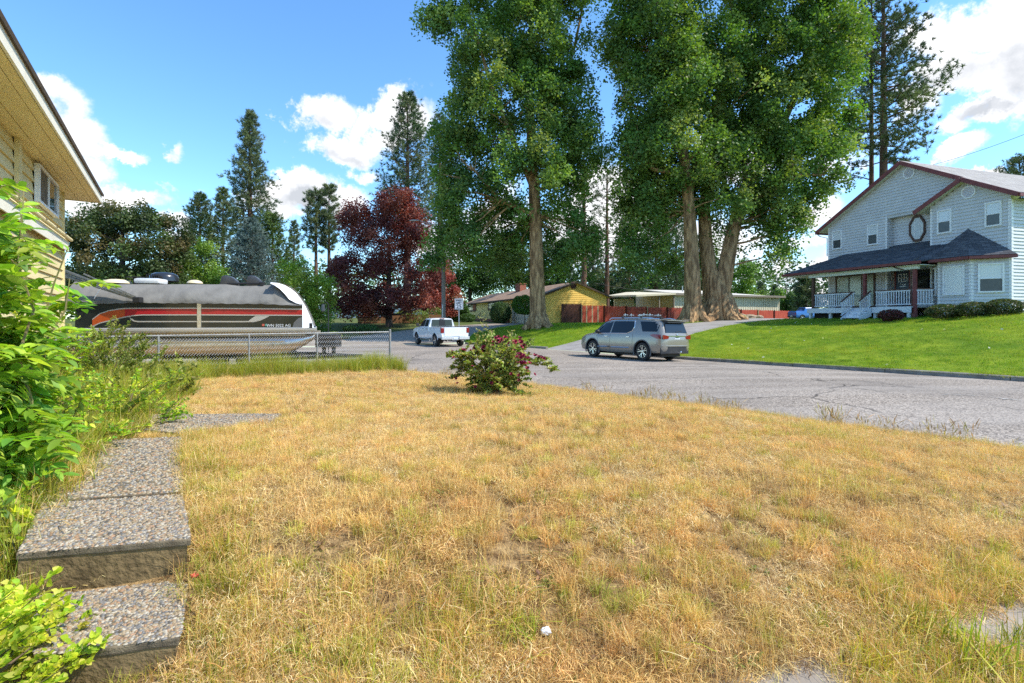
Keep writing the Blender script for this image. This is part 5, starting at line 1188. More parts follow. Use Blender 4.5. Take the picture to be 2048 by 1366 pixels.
# ---------------------------------------------------------------- olive-yellow house on the left
def build_left_house():
    loc = Vector((-11.4, 13.0, 0)); rz = math.atan2(-.834, .552); F = Frame(loc, rz)
    T = thing('house', 'cream yellow house with deep eaves cut by the photo edge', 'house', loc, rz)
    Mb = mat('cream_boards', (.60, .50, .25), (.68, .57, .31), scale=1.6, rough=.7, stretch=(.5, 2, 2), bump=.1, bscale=30); Ms = mat('eave_boards', (.74, .62, .33), (.80, .68, .38), scale=2.2, rough=.75, stretch=(.6, 3, 1), bump=.15, bscale=20); Mf = mat('cream_fascia', (.72, .68, .56), (.78, .75, .64), scale=4, rough=.6); Msh = mat('eave_shingles', (.09, .065, .045), (.14, .10, .07), scale=12, rough=.9)
    Lh = 15.0; zs = 5.0
    mb = MB(); mb.box(0, -7, .2, Lh, -.03, zs); mb.build('wall', Mb, T)
    W = Wall((0, 0, 0), (1, 0, 0), (0, 1, 0))
    def boards(z0, z1, n):
        st = (z1 - z0) / n
        for i in range(n):
            a = z0 + st * i; mb = MB(); mb.add([(0, -.028, a + st), (Lh, -.028, a + st), (Lh, .012, a), (0, .012, a), (0, -.03, a), (Lh, -.03, a)], [(0, 1, 2, 3), (3, 2, 5, 4), (0, 3, 4), (1, 5, 2)]); mb.build('siding_board', Mb, T)
    boards(.45, 3.45, 14); boards(3.84, 5.0, 5)
    # pent shelf between the storeys
    mb = MB(); mb.slab([(.1, .0, 3.88), (.1, .13, 3.74), (.1, .13, 3.70), (.1, .0, 3.70)], (Lh - .2, 0, 0)); mb.build('belt_ledge', Ms, T); mb = MB(); mb.box(.1, .10, 3.49, Lh, .13, 3.698); mb.build('belt_fascia', Mf, T); mb = MB(); mb.box(.1, 0, 3.66, Lh, .099, 3.69); mb.build('belt_soffit', Ms, T)
    mb = MB(); mb.tube([(.1, .17, 3.79), (Lh, .17, 3.79)], .04, 8); mb.build('gutter', Ms, T, smooth=True)
    for k in range(9): x = 1.2 + 1.1 * k; mb = MB(); mb.tube([(x, .04, 3.87), (x, .17, 3.85), (x, .225, 3.78)], .012, 5); mb.build('gutter_strap', Msh, T)
    # eave: soffit, fascia, shingles
    ov = .65; ee = .9
    mb = MB(); k = -7.0
    while k < ov - .05: mb.box(-ee, k, zs, Lh, min(k + .29, ov - .02), zs + .025); k += .3
    mb.build('soffit', Ms, T); mb = MB(); mb.box(-ee - .03, ov, zs - .02, Lh, ov + .035, zs + .19); mb.box(-ee - .035, -7, zs - .02, -ee, ov - .001, zs + .19); mb.build('fascia', Mf, T)
    roof_slab(T, [(-ee - .07, ov + .09, zs + .22), (Lh, ov + .09, zs + .22), (Lh, -3.6, zs + 1.9), (-ee - .07, -3.6, zs + 1.9)], Msh, th=.05); roof_slab(T, [(-ee - .07, -3.6, zs + 1.9), (Lh, -3.6, zs + 1.9), (Lh, -8, zs + .22), (-ee - .07, -8, zs + .22)], Msh, th=.05)
    mb = MB(); mb.box(-.03, -.05, .4, .07, .035, zs); mb.build('corner_board', Mb, T)
    mb = MB(); x = F.hit(31, 300, 1, 0).x; mb.box(x - .1, 0, 3.86, x + .1, .07, zs); mb.build('trim_board', Mb, T)
    a = F.hit(107, 400, 1, 0).x; b = F.hit(67, 390, 1, 0).x; z0 = F.hit(107, 436, 1, 0).z; z1 = min(zs - .06, F.hit(107, 370, 1, 0).z)
    o = window(T, W, min(a, b), max(a, b), z0, z1, M_white, fw=.05, upper='glass', mid=0, vert=(.52,))
    mb = MB(); W.box(mb, (a + b) / 2 + .02, max(a, b) - .06, z0 + .06, z1 - .06, .061, .066); mb.build('curtain', mat('curtain_brown', (.10, .08, .055), (.15, .12, .08), scale=5, rough=.9), o)
build_left_house()

# ---------------------------------------------------------------- chain link fence
M_dull = mat('zinc_dull', (.20, .205, .205), (.29, .295, .295), scale=12, rough=.55, metal=.2)
def build_chain():
    p0 = Vector((-3.455, 14.5, 0)); d = Vector((-.805, -.593, 0)); L = 7.25
    T = thing('chain_link_fence', 'galvanised chain link fence in front of the boat', 'fence', (p0.x, p0.y, G(p0.x, p0.y)))
    o = T.location.copy(); H = 1.06; zg = lambda s: G(*(p0 + d * s).xy) - o.z
    def pt(s, z): q = p0 + d * s - o; return Vector((q.x, q.y, z))
    zt = lambda s: H - o.z * 0 + (zg(0) * (1 - s / L) + zg(L) * s / L) * .0 + (-.0)
    ztop = 1.418 - o.z   # level rail
    ztop = EYE - .382 - o.z
    mb = MB(); mb.tube([pt(0, ztop), pt(L, ztop)], .016, 8); mb.build('top_rail', M_dull, T, smooth=True)
    for i, s in enumerate((0.0, 1.15, 2.0, 3.6, 5.4, 7.1)):
        if i == 1: continue
        r = .032 if i == 0 else .022; mb = MB(); mb.cyl(pt(s, zg(s) - .2), pt(s, ztop + (.04 if i == 0 else .0)), r, n=10)
        if i == 0: mb.ell(pt(s, ztop + .05), (.036, .036, .03), 10, 6)
        mb.build('post', M_dull, T, smooth=True)
    mb = MB(); dm = .06; n = int(L / dm); zb = .04; K = int((ztop + .03 - zb) / dm * 2 / 2); h = (ztop + .03 - zb) / K; nn = Vector((d.y, -d.x, 0))
    rr = .0055; V = []; Fc = []
    for j in range(n):
        for sgn in (0,):
            pts = []
            for k in range(K + 1):
                s = j * dm + (dm if k % 2 else 0); z = zb + h * k + zg(min(s, L)) * (1 - k / K); pts.append(pt(s, z) + nn * (.004 if k % 2 else -.004))
            b = len(V)
            for p in pts:
                for (a, c) in ((rr, 0), (-rr * .5, rr * .87), (-rr * .5, -rr * .87)): V.append(tuple(p + d * a + nn * c))
            for k in range(K):
                for m in range(3): q = b + 3 * k; Fc.append((q + m, q + (m + 1) % 3, q + 3 + (m + 1) % 3, q + 3 + m))
    link('wire_mesh', npmesh('wire_mesh', V, Fc, mat('zinc_wire', (.55, .56, .56), rough=.5, metal=.1)), T, kind='stuff')
build_chain()
M_trimblk0 = mat('dark_steel', (.05, .05, .05), rough=.6)
# ---------------------------------------------------------------- pontoon boat on its trailer
M_cover = mat('grey_canvas', (.155, .15, .138), (.20, .195, .18), scale=2.2, rough=.9, bump=.5, bscale=5, stretch=(1, 1, 1), bdist=.05)
def build_boat():
    Y = 16.4; B = Vector((-10, Y, 0)); B.z = G(-10, 17.5); rzb = R(9); B = Vector((-6.25, Y, B.z)); T = thing('pontoon_boat', 'black pontoon boat with red stripe under a grey cover', 'boat', B, rzb); FB = Frame(B, rzb)
    P = lambda px, py, y=0.0: FB.hit(px, py, 1, y)
    Mpan = mat('black_panel', (.016, .018, .016), (.03, .033, .028), scale=1.5, rough=.16, spec=.6); Mred = mat('red_stripe', (.42, .012, .02), rough=.25, coat=.4); Mor = mat('orange_stripe', (.50, .085, .015), rough=.25, coat=.4); Msil = mat('silver_stripe', (.52, .50, .46), rough=.35, metal=.3)
    Mfib = mat('white_fibreglass', (.78, .79, .80), (.70, .71, .72), scale=3, rough=.2, coat=.5); Mtube = mat('pontoon_aluminium', (.56, .56, .56), (.70, .70, .69), scale=6, rough=.36, metal=.9, bump=.05, bscale=8)
    # pontoons
    def pontoon(y, nm='pontoon'):
        c0 = P(150, 692, y); r = .33; x1 = P(575, 692, y).x; tip = P(634, 668, y); mb = MB(); pts = [Vector((c0.x, y, c0.z)), Vector((x1 - .6, y, c0.z))]; rad = [r, r]
        for i in range(7): t = (i + 1) / 7; pts.append(Vector((x1 - .6 + (tip.x - x1 + .6) * t, y, c0.z + .30 * t ** 2.2))); rad.append(r * (1 - t ** 2.4 * .93))
        mb.tube(pts, rad, 24); o = mb.build(nm, Mtube, T, smooth=True)
        m2 = MB()
        for px in (250, 420, 555): x = P(px, 692, y).x; m3 = MB(); m3.tube([Vector((x, y, c0.z)), Vector((x + .03, y, c0.z))], r + .006, 24); m3.build('weld_band', M_alu, o, smooth=True)
        m2 = MB(); m2.box(c0.x, y - r - .03, c0.z + .1, x1, y - r + .03, c0.z + .135); m2.build('splash_rail', M_alu, o)
    for y in (.42, 2.1): pontoon(y)
    # deck
    x0 = P(150, 660).x; x1 = P(632, 660).x; zt = P(400, 655.5).z; zb = P(400, 665).z
    mb = MB(); mb.slab([(x0, -.02, zb), (x1, -.02, zb), (x1 - .5, 2.5, zb), (x0, 2.5, zb)], (0, 0, zt - .001 - zb)); mb.build('deck', mat('deck_edge', (.60, .60, .58), rough=.4, metal=.4), T, bevel=.02)
    mb = MB(); mb.box(x0, -.05, zb + .06, x1 + .03, -.022, zt - .02); mb.build('rub_rail', Msil, T); mb = MB(); mb.box(x0, .1, zb - .13, x1 - .35, .2, zb - .004); mb.box(x0, 2.3, zb - .13, x1 - .35, 2.4, zb - .004)
    k = x0 + .2
    while k < x1 - .5: mb.box(k, .201, zb - .1, k + .06, 2.299, zb - .004); k += .6
    mb.build('cross_beams', mat('tan_channel', (.40, .35, .26), (.48, .43, .34), scale=5, rough=.5, metal=.4), T)
    # side panels
    ztop = P(400, 607).z
    for (a, b) in ((150, 394.5), (402.5, 605)): mb = MB(); mb.box(P(a, 650).x, 0, zt, P(b, 650).x, .035, ztop); mb.build('side_panel', Mpan, T)
    mb = MB(); mb.box(P(394.5, 650).x, -.015, zt, P(402.5, 650).x, .045, ztop + .02); mb.build('panel_post', M_alu, T)
    mb = MB(); mb.box(P(150, 650).x, 2.45, zt, P(605, 650).x - .95, 2.5, ztop); mb.build('side_panel', Mpan, T); mb = MB(); mb.box(P(150, 650).x, .036, zt, P(150, 650).x + .04, 2.449, ztop); mb.build('stern_panel', Mpan, T)
    def band(top, bot, m, nm, d=.008):
        V = [P(x, y) + Vector((0, -d, 0)) for x, y in top] + [P(x, y) + Vector((0, -d, 0)) for x, y in bot]; n = len(top); mb = MB(); mb.add(V + [v + Vector((0, d - .001, 0)) for v in V], [(i, i + 1, n + i + 1, n + i) for i in range(n - 1)] + [(i, i + 1, 2 * n + i + 1, 2 * n + i) for i in range(n - 1)] + [(n + i, n + i + 1, 3 * n + i + 1, 3 * n + i) for i in range(n - 1)]); return mb.build(nm, m, T)
    cur = [(185, 640, 652), (200, 628.5, 645), (218, 622.5, 640.5), (235, 619.5, 636.5), (250, 618, 633), (268, 617.7, 630), (285, 617.6, 628.8)]
    band([(x, a) for x, a, b in cur[:5]], [(x, b) for x, a, b in cur[:5]], Mor, 'orange_stripe'); band([(x, a) for x, a, b in cur[4:]] + [(394, 617.6)], [(x, b) for x, a, b in cur[4:]] + [(394, 628.6)], Mred, 'red_stripe'); band([(403, 617.6), (605, 619.5)], [(403, 628.6), (605, 629.5)], Mred, 'red_stripe')
    for sgn in (0, 1):
        e = [(x, (a, b)[sgn] - (2.2 if sgn == 0 else 0)) for x, a, b in cur]; band(e + [(394, (615.4, 628.6)[sgn])], [(x, y + 2.2) for x, y in e] + [(394, (617.6, 630.8)[sgn])], Msil, 'silver_line', .011); band([(403, (615.4, 628.6)[sgn]), (605, (617.3, 629.6)[sgn])], [(403, (617.6, 630.8)[sgn]), (605, (619.5, 631.8)[sgn])], Msil, 'silver_line', .011)
    band([(256, 633.5), (263, 637), (269, 641), (276, 642), (394, 642)], [(259, 633.5), (261, 638.5), (268, 643.2), (276, 644.4), (394, 644.2)], Msil, 'silver_line', .009)
    band([(403, 642), (497, 642), (503, 637), (511, 632), (525, 632), (539, 632)], [(403, 644.4), (490, 644.6), (508, 644.2), (520, 641.5), (530, 637), (538.5, 632.6)], Msil, 'silver_swoosh', .009)
    mb = MB(); q = [P(585, 655), P(588, 645), (P(597, 636)), P(605, 634), P(605, 655)]; mb.slab([p + Vector((0, -.003, 0)) for p in q], (0, -.005, 0)); mb.build('grey_panel', mat('grey_corner', (.14, .14, .14), rough=.4), T)
    me = text_mesh('registration', 'WN 5022 AG', .125, mat('white_letters', (.75, .76, .76), rough=.5), .001); p = P(557.5, 651.2); link('registration', me, T, loc=(p.x, -.006, p.z), rot=(R(90), 0, 0))
    for (px, c, nm) in ((526.5, (.55, .12, .08), 'red_decal'), (532.5, (.10, .30, .24), 'green_decal')): p = P(px, 650); mb = MB(); mb.box(p.x - .035, -.006, p.z - .035, p.x + .035, -.001, p.z + .035); mb.build('sticker', mat(nm, c, rough=.5), T)
    # bow: white fibreglass quarter shell
    prof = [(541, 564.5), (556, 566), (570, 570.5), (583, 578), (594, 588), (603, 600), (611, 613), (618, 628), (624, 643), (628, 656)]
    inner = [(541, 567), (550, 571), (560, 578), (570, 588), (579, 599), (592, 606), (605, 610), (605, 625), (605, 640), (605, 656)]
    mb = MB(); n = len(prof); V = []
    for y, k in ((.215, 0), (.4, 1), (1.25, 1), (2.1, 1), (2.5, 0)):
        for (x, py) in prof: p = P(x, py, .22); p.x += .05; p.y = y; p.x -= .22 * y; V.append(p + (Vector((.06, 0, .02)) if 0.2 < y < 2.3 else Vector()))
    F_ = [(r * n + i, r * n + i + 1, (r + 1) * n + i + 1, (r + 1) * n + i) for r in range(4) for i in range(n - 1)]; mb.add(V, F_)
    mb.build('bow_shell', Mfib, T, smooth=True)
    mb = MB(); V = [P(x, y, .22) for x, y in prof] + [P(x, y) + Vector((0, -.014, 0)) for x, y in inner]; mb.add(V + [v + Vector((0, .04, 0)) for v in V], [(i, i + 1, n + i + 1, n + i) for i in range(n - 1)] + [(n + i, n + i + 1, 3 * n + i + 1, 3 * n + i) for i in range(n - 1)]); mb.build('bow_side', Mfib, T, smooth=True)
    p = P(622, 651); mb = MB(); mb.box(p.x - .05, -.05, p.z - .08, p.x + .05, -.014, p.z + .08); mb.build('bow_light', M_black, T, bevel=.02)
    # canvas cover: drooping sheet, folds as relief
    top = [(128, 561), (160, 562.5), (205, 566.5), (262, 566.5), (300, 567), (345, 566.5), (378, 566.5), (410, 567), (440, 566.5), (470, 570.5), (505, 569.5), (541, 567.5), (560, 578), (579, 599), (604, 607)]
    bot = [(128, 606), (160, 607), (205, 607), (262, 605.5), (300, 605), (345, 606), (378, 605.5), (410, 607), (440, 606.5), (470, 607), (505, 607), (541, 608), (560, 609), (579, 610), (605, 611)]
    nx = 110; nz = 14; V = []; xs = np.linspace(128, 604, nx); tx, ty = zip(*top); bx, by = zip(*bot)
    for j in range(nz + 1):
        f = j / nz
        for i, x in enumerate(xs):
            yt = np.interp(x, tx, ty); yb = np.interp(x, bx, by) + 1.3 * abs(math.sin(x * .12)) * 1; py = yt + (yb - yt) * f
            fold = .03 * mnoise.noise(Vector((x * .02, f * 1.6 + x * .006, 3))) + .016 * mnoise.noise(Vector((x * .09 + f * 3, f * 2.0, 7))) + .03 * math.sin(f * 3.14) * math.sin(x * .035 + f)
            dep = -.05 + .55 * (1 - f) ** 1.7 if x < 545 else -.04 + .25 * (1 - f)
            V.append(P(x, py) + Vector((0, dep - .035 - fold * (1 if .02 < f < .99 else .3), 0)))
    W_ = nx; Fq = [(j * W_ + i, j * W_ + i + 1, (j + 1) * W_ + i + 1, (j + 1) * W_ + i) for j in range(nz) for i in range(nx - 1)]
    topN = len(V); back = []
    for i, x in enumerate(xs): p = P(x, np.interp(x, tx, ty)); V.append(Vector((p.x - .5 * max(0, (x - 400) / 200), 2.0, p.z + .0)))
    Fq += [(i + 1, i, topN + i, topN + i + 1) for i in range(nx - 1)]
    mb = MB(); mb.add(V, Fq); mb.build('cover', M_cover, T, smooth=True)
    mb = MB(); pts = [P(x, y) + Vector((0, -.05, 0)) for x, y in bot]; mb.tube(pts, .013, 5); mb.build('cover_hem', mat('hem_dark', (.05, .05, .05), rough=.9), T)
    # things sticking out on top
    Mcr = mat('cream_dome', (.66, .56, .34), (.72, .63, .42), scale=4, rough=.5)
    for (a, b, h, nm) in ((205, 262, 9, 'cover_dome'), (374, 405, 7.5, 'cover_dome')):
        c = (P(a, 567, 1.) + P(b, 567, 1.)) / 2; w = (P(b, 567, 1.) - P(a, 567, 1.)).x / 2; hh = h * Y / 1024; mb = MB(); mb.lathe([(1, 0), (.93, .38), (.75, .68), (.45, .9), (.001, 1)], 20); mb.v = [(c.x + v[0] * w, 1.0 + v[1] * w, c.z + v[2] * hh) for v in mb.v]; mb.build(nm, Mcr, T, smooth=True)
    c = P(302.5, 562.5, .8); mb = MB(); mb.box(c.x - .37, .5, c.z - .09, c.x + .37, 1.1, c.z + .08); mb.build('vent_box', Mfib, T, bevel=.07, smooth=True)
    c = P(328, 555, 1.7); mb = MB(); mb.lathe([(1, -.7), (.99, .0), (.9, .5), (.62, .85), (.001, 1)], 18); mb.v = [(c.x + v[0] * .44, 1.7 + v[1] * .4, c.z + v[2] * .18) for v in mb.v]; pod = mb.build('helm_pod', mat('pod_black', (.02, .022, .026), rough=.25, coat=.4), T, smooth=True)
    mb = MB()
    for k in range(7): x = c.x - .34 + .06 * k; mb.box(x, 1.27, c.z - .1, x + .02, 1.31, c.z + .08)
    mb.build('louvers', M_black, pod)
    c = P(272, 556, 1.05); mb = MB(); mb.box(c.x - .2, .9, c.z + .01, c.x + .2, 1.2, c.z + .04); mb.box(c.x - .06, 1.0, c.z - .2, c.x + .06, 1.1, c.z + .01); mb.build('antenna_plate', M_black, T)
    for (a, b) in ((438, 475), (491, 522)):
        p = P(a, 565, .5); q = P(b, 565, .5); w = q.x - p.x; hh = 14.5 * Y / 1024; pts = [(p.x, p.z - .1)] + [(p.x + w * (.12 + .88 * k / 8), p.z + hh * math.sin(math.pi * (.32 + .66 * k / 8)) ** .8) for k in range(9)] + [(q.x, p.z - .1)]
        mb = MB(); mb.slab([(x, .5, z) for x, z in pts], (0, .22, 0)); mb.build('seat_back', mat('seat_grey', (.045, .048, .055), (.07, .075, .085), scale=4, rough=.35, coat=.2), T, bevel=.03, smooth=True)
    a = P(442, 566.5); b = P(512, 566); mb = MB(); mb.cyl((a.x, .5, a.z + .02), (b.x, .5, b.z + .02), .03, n=10); mb.build('cover_pole', M_black, T, smooth=True); mb = MB(); c = P(514, 567.5); mb.box(c.x - .06, .42, c.z - .05, c.x + .06, .58, c.z + .09); mb.build('clamp', M_black, T, bevel=.02)
    # folded canopy poles
    fr = [((118, 533), (283, 597)), ((122, 539), (281, 598)), ((124, 545), (279, 600)), ((126, 552), (276, 600)), ((177, 549), (280, 594)), ((130, 548), (205, 577))]
    mb = MB()
    for k, (a, b) in enumerate(fr): mb.beam(P(a[0], a[1]) + Vector((0, -.22 + .035 * (k % 4), 0)), P(b[0], b[1]) + Vector((0, -.22 + .035 * (k % 4), 0)), .028, .036)
    o = mb.build('canopy_frame', mat('frame_grey', (.30, .295, .28), (.40, .39, .37), scale=8, rough=.4, metal=.6), T)
    mb = MB(); c = P(283, 600); mb.box(c.x - .1, -.3, c.z - .09, c.x + .1, -.08, c.z + .08); mb.build('canopy_hinge', M_black, o, bevel=.02); mb = MB(); mb.tube([P(210, 578) + Vector((0, -.2, 0)), P(197, 598) + Vector((0, -.2, 0))], .012, 5); mb.build('strut', M_alu, o)
    # trailer
    tz = G(-9, 17.5); t = thing('boat_trailer', 'black boat trailer under the pontoon boat behind the wire fence', 'trailer', (-9.5, 17.6, tz)); o = t.location
    zl = P(400, 714).z + B.z - tz
    mb = MB()
    for y in (16.85, 18.5): mb.box(-14 - o.x, y - o.y - .06, zl - .13, -7.0 - o.x, y - o.y + .06, zl - .01)
    for x in (-13, -11, -9, -7.5): mb.box(x - o.x, 16.91 - o.y, zl - .12, x + .1 - o.x, 18.44 - o.y, zl - .03)
    mb.beam((-7.1 - o.x, 16.85 - o.y, zl - .1), (-5.2 - o.x, 17.7 - o.y, zl - .1), .1, .12); mb.beam((-7.1 - o.x, 18.5 - o.y, zl - .1), (-5.2 - o.x, 17.7 - o.y, zl - .1), .1, .12); mb.build('frame', M_black, t)
    tm = MB(); tm.lathe([(.12, -.09), (.26, -.1), (.30, -.07), (.31, 0), (.30, .07), (.26, .1), (.12, .09)], 20, axis='y'); tme = tm.mesh('trailer_wheel', M_rubber, smooth=True); rm = MB(); rm.lathe([(.001, -.05), (.1, -.06), (.16, -.085), (.18, -.08)], 14, axis='y'); rme = rm.mesh('rim', M_trimblk0, smooth=True)
    for px in (331, 438, 492, 522):
        for y in (16.6, 18.7): x = (px - 1024) / 1024 * 16.6; w = link('wheel', tme, t, loc=(x - o.x, y - o.y, .31)); link('rim', rme, w)
    c = at(655, 682, 16.9); mb = MB(); mb.box(c.x - o.x - .34, 16.7 - o.y, c.z - tz - .2, c.x - o.x + .34, 17.3 - o.y, c.z - tz + .22); mb.build('tongue_box', mat('box_black', (.022, .022, .024), rough=.55), t, bevel=.03); mb = MB(); mb.box(c.x - o.x - .2, 16.95 - o.y, 0, c.x - o.x - .1, 17.05 - o.y, c.z - tz - .2); mb.box(c.x - o.x + .12, 16.95 - o.y, 0, c.x - o.x + .22, 17.05 - o.y, c.z - tz - .2); mb.build('jack_stand', M_black, t)
build_boat()

# ---------------------------------------------------------------- cars
M_carglass = mat('car_glass', (.012, .016, .02), rough=.05, spec=.45)
M_tail = mat('tail_lamp_red', (.26, .008, .012), (.16, .005, .008), scale=20, rough=.15, coat=.6)
M_chrome = mat('chrome', (.75, .75, .76), rough=.12, metal=1.0)
M_plate = mat('licence_plate', (.70, .72, .75), (.55, .6, .68), scale=30, rough=.4)
M_trimblk = mat('car_trim_black', (.02, .02, .022), (.03, .03, .032), scale=10, rough=.6)
class Body:
    """loft of a car body from longitudinal stations: x, half width, z bottom, z belt, z top, top half width"""
    def __init__(s, st): s.st = np.array(st, float)
    def at(s, x): return [np.interp(x, s.st[:, 0], s.st[:, i]) for i in range(1, 6)]
    def ring(s, x):
        w, zb, zl, zt, wt = s.at(x); zl = min(zl, zt - .02); c = max(0, min(1, (zt - zl) / .5))
        return [(0, zb), (w * .80, zb), (w * .93, zb + .03), (w * .985, zb + .14), (w, zb + (zl - zb) * .45), (w * .985, zb + (zl - zb) * .78), (w * .965, zl),
                (wt + (w * .955 - wt) * .52, zl + (zt - zl) * .5), (wt + (w * .955 - wt) * .12, zt - (zt - zl) * .13), (wt * .93, zt - (zt - zl) * .035), (wt * .6, zt), (0, zt + .012 * c)]
    def hw(s, x, z):
        r = s.ring(x); zs = [p[1] for p in r[3:10]]; ws = [p[0] for p in r[3:10]]; return float(np.interp(z, zs, ws))
    def mesh(s, m, cuts=(), cutr=.4, dark=None, n=46):
        xs = sorted(set(list(s.st[:, 0]) + list(np.linspace(s.st[0, 0], s.st[-1, 0], n)))); V = []; F = []; k = 12
        for x in xs:
            r = s.ring(x); full = r + [(-y, z) for y, z in r[-2:0:-1]]; V += [(x, y, z) for y, z in full]
        m_ = 2 * k - 2
        for i in range(len(xs) - 1):
            for j in range(m_): F.append((i * m_ + j, i * m_ + (j + 1) % m_, (i + 1) * m_ + (j + 1) % m_, (i + 1) * m_ + j))
        F += [tuple(range(m_ - 1, -1, -1)), tuple(range((len(xs) - 1) * m_, len(xs) * m_))]
        me = bpy.data.meshes.new('body'); me.from_pydata(V, [], F); bm = bmesh.new(); bm.from_mesh(me); bmesh.ops.remove_doubles(bm, verts=bm.verts, dist=1e-4); bmesh.ops.recalc_face_normals(bm, faces=bm.faces); bm.to_mesh(me); bm.free()
        me.materials.append(m)
        if cuts:
            o = bpy.data.objects.new('tmp', me); COL.objects.link(o); tmp = []
            cb = MB()
            for (x, z) in cuts: cb.cyl((x, -1.3, z), (x, 1.3, z), cutr, n=28)
            cm = cb.mesh('cut', dark); co = bpy.data.objects.new('cut', cm); COL.objects.link(co)
            # keep a keel so the arches do not meet in the middle
            me.materials.append(dark); cm.materials.clear(); cm.materials.append(m); cm.materials.append(dark)
            for p in cm.polygons: p.material_index = 1
            md = o.modifiers.new('b', 'BOOLEAN'); md.operation = 'DIFFERENCE'; md.object = co; md.solver = 'EXACT'; md.use_self = True
            dg = bpy.context.evaluated_depsgraph_get(); dg.update(); me2 = bpy.data.meshes.new_from_object(o.evaluated_get(dg)); bpy.data.objects.remove(o); bpy.data.objects.remove(co); me = me2; me.name = 'body'
            for p in me.polygons:
                c = p.center
                if any(abs(math.hypot(c.x - x, c.z - z) - cutr) < .012 and abs(p.normal.y) < .3 for x, z in cuts) : p.material_index = len(me.materials) - 1
        bm = bmesh.new(); bm.from_mesh(me)
        for f in bm.faces: f.smooth = True
        for e in bm.edges:
            if len(e.link_faces) == 2 and e.calc_face_angle(0) > .55: e.smooth = False
        bm.to_mesh(me); bm.free(); return me
    def patch(s, poly, side, off=.006, th=.004, fine=.12):
        """panel lying on the flank: polygon in (x,z); returns MB"""
        P = densify(poly, fine); mb = MB(); out = [(x, side * (s.hw(x, z) + off), z) for x, z in P]; c = np.mean([(p[0], p[2]) for p in out], 0); n = len(out)
        rings = [out]
        for f in (.66, .33):
            q = [(c[0] + (x - c[0]) * f, c[1] + (z - c[1]) * f) for x, z in P]; rings.append([(x, side * (s.hw(x, z) + off), z) for x, z in q])
        V = [p for r in rings for p in r] + [(c[0], side * (s.hw(*c) + off), c[1])]; F = []
        for r in range(2):
            for i in range(n): F.append((r * n + i, r * n + (i + 1) % n, (r + 1) * n + (i + 1) % n, (r + 1) * n + i))
        F += [(2 * n + i, 2 * n + (i + 1) % n, 3 * n) for i in range(n)]
        inn = [(x, y - side * (off + .01), z) for x, y, z in out]; b = len(V); V += inn; F += [(i, (i + 1) % n, b + (i + 1) % n, b + i) for i in range(n)]
        mb.add(V, F); return mb
    def line(s, pts, side, w=.012, off=.004): mb = MB(); P = densify(pts, .15, closed=False) + [pts[-1]]; mb.tube([(x, side * (s.hw(x, z) + off), z) for x, z in P], w / 2, 5); return mb
def car_wheels(T, xs, yw, r, wid, mrim, spokes=7, dbl=True):
    tm = MB(); tm.lathe([(r * .66, -wid / 2 + .01), (r * .72, -wid / 2), (r * .93, -wid / 2 + .01), (r, -wid / 2 + .05), (r, wid / 2 - .05), (r * .93, wid / 2 - .01), (r * .72, wid / 2), (r * .66, wid / 2 - .01)], 28, axis='y'); tme = tm.mesh('tyre', M_rubber, smooth=True)
    rm = MB(); rr = r * .69; rm.lathe([(rr, wid / 2 - .035), (rr * 1.0, wid / 2 - .012), (rr * .93, wid / 2 - .012), (rr * .9, wid / 2 - .06), (rr * .9, -wid / 2 + .02)], 28, axis='y')
    for k in range(spokes):
        for dlt in ((-.17, .17) if dbl else (0,)):
            a = 2 * math.pi * k / spokes; b = a + dlt * 1.3; rm.beam((rr * .16 * math.cos(a), wid / 2 - .045, rr * .16 * math.sin(a)), (rr * .93 * math.cos(b), wid / 2 - .03, rr * .93 * math.sin(b)), .03 if dbl else .05, .035, up=(0, 1, 0))
    rm.lathe([(.001, wid / 2 - .018), (rr * .2, wid / 2 - .02), (rr * .24, wid / 2 - .05), (rr * .24, 0)], 14, axis='y'); rme = rm.mesh('rim', mrim, smooth=False)
    dm = MB(); dm.lathe([(.001, wid / 2 - .085), (rr * .88, wid / 2 - .085), (rr * .88, wid / 2 - .1)], 20, axis='y'); dme = dm.mesh('brake_disc', M_trimblk)
    for x in xs:
        for s in (1, -1):
            w = bpy.data.objects.new('wheel', tme); COL.objects.link(w); w.parent = T; w.location = (x, s * yw, r); w.rotation_euler = (0, random.uniform(0, 6), 0 if s > 0 else math.pi)
            link('rim', rme, w); link('brake_disc', dme, w)

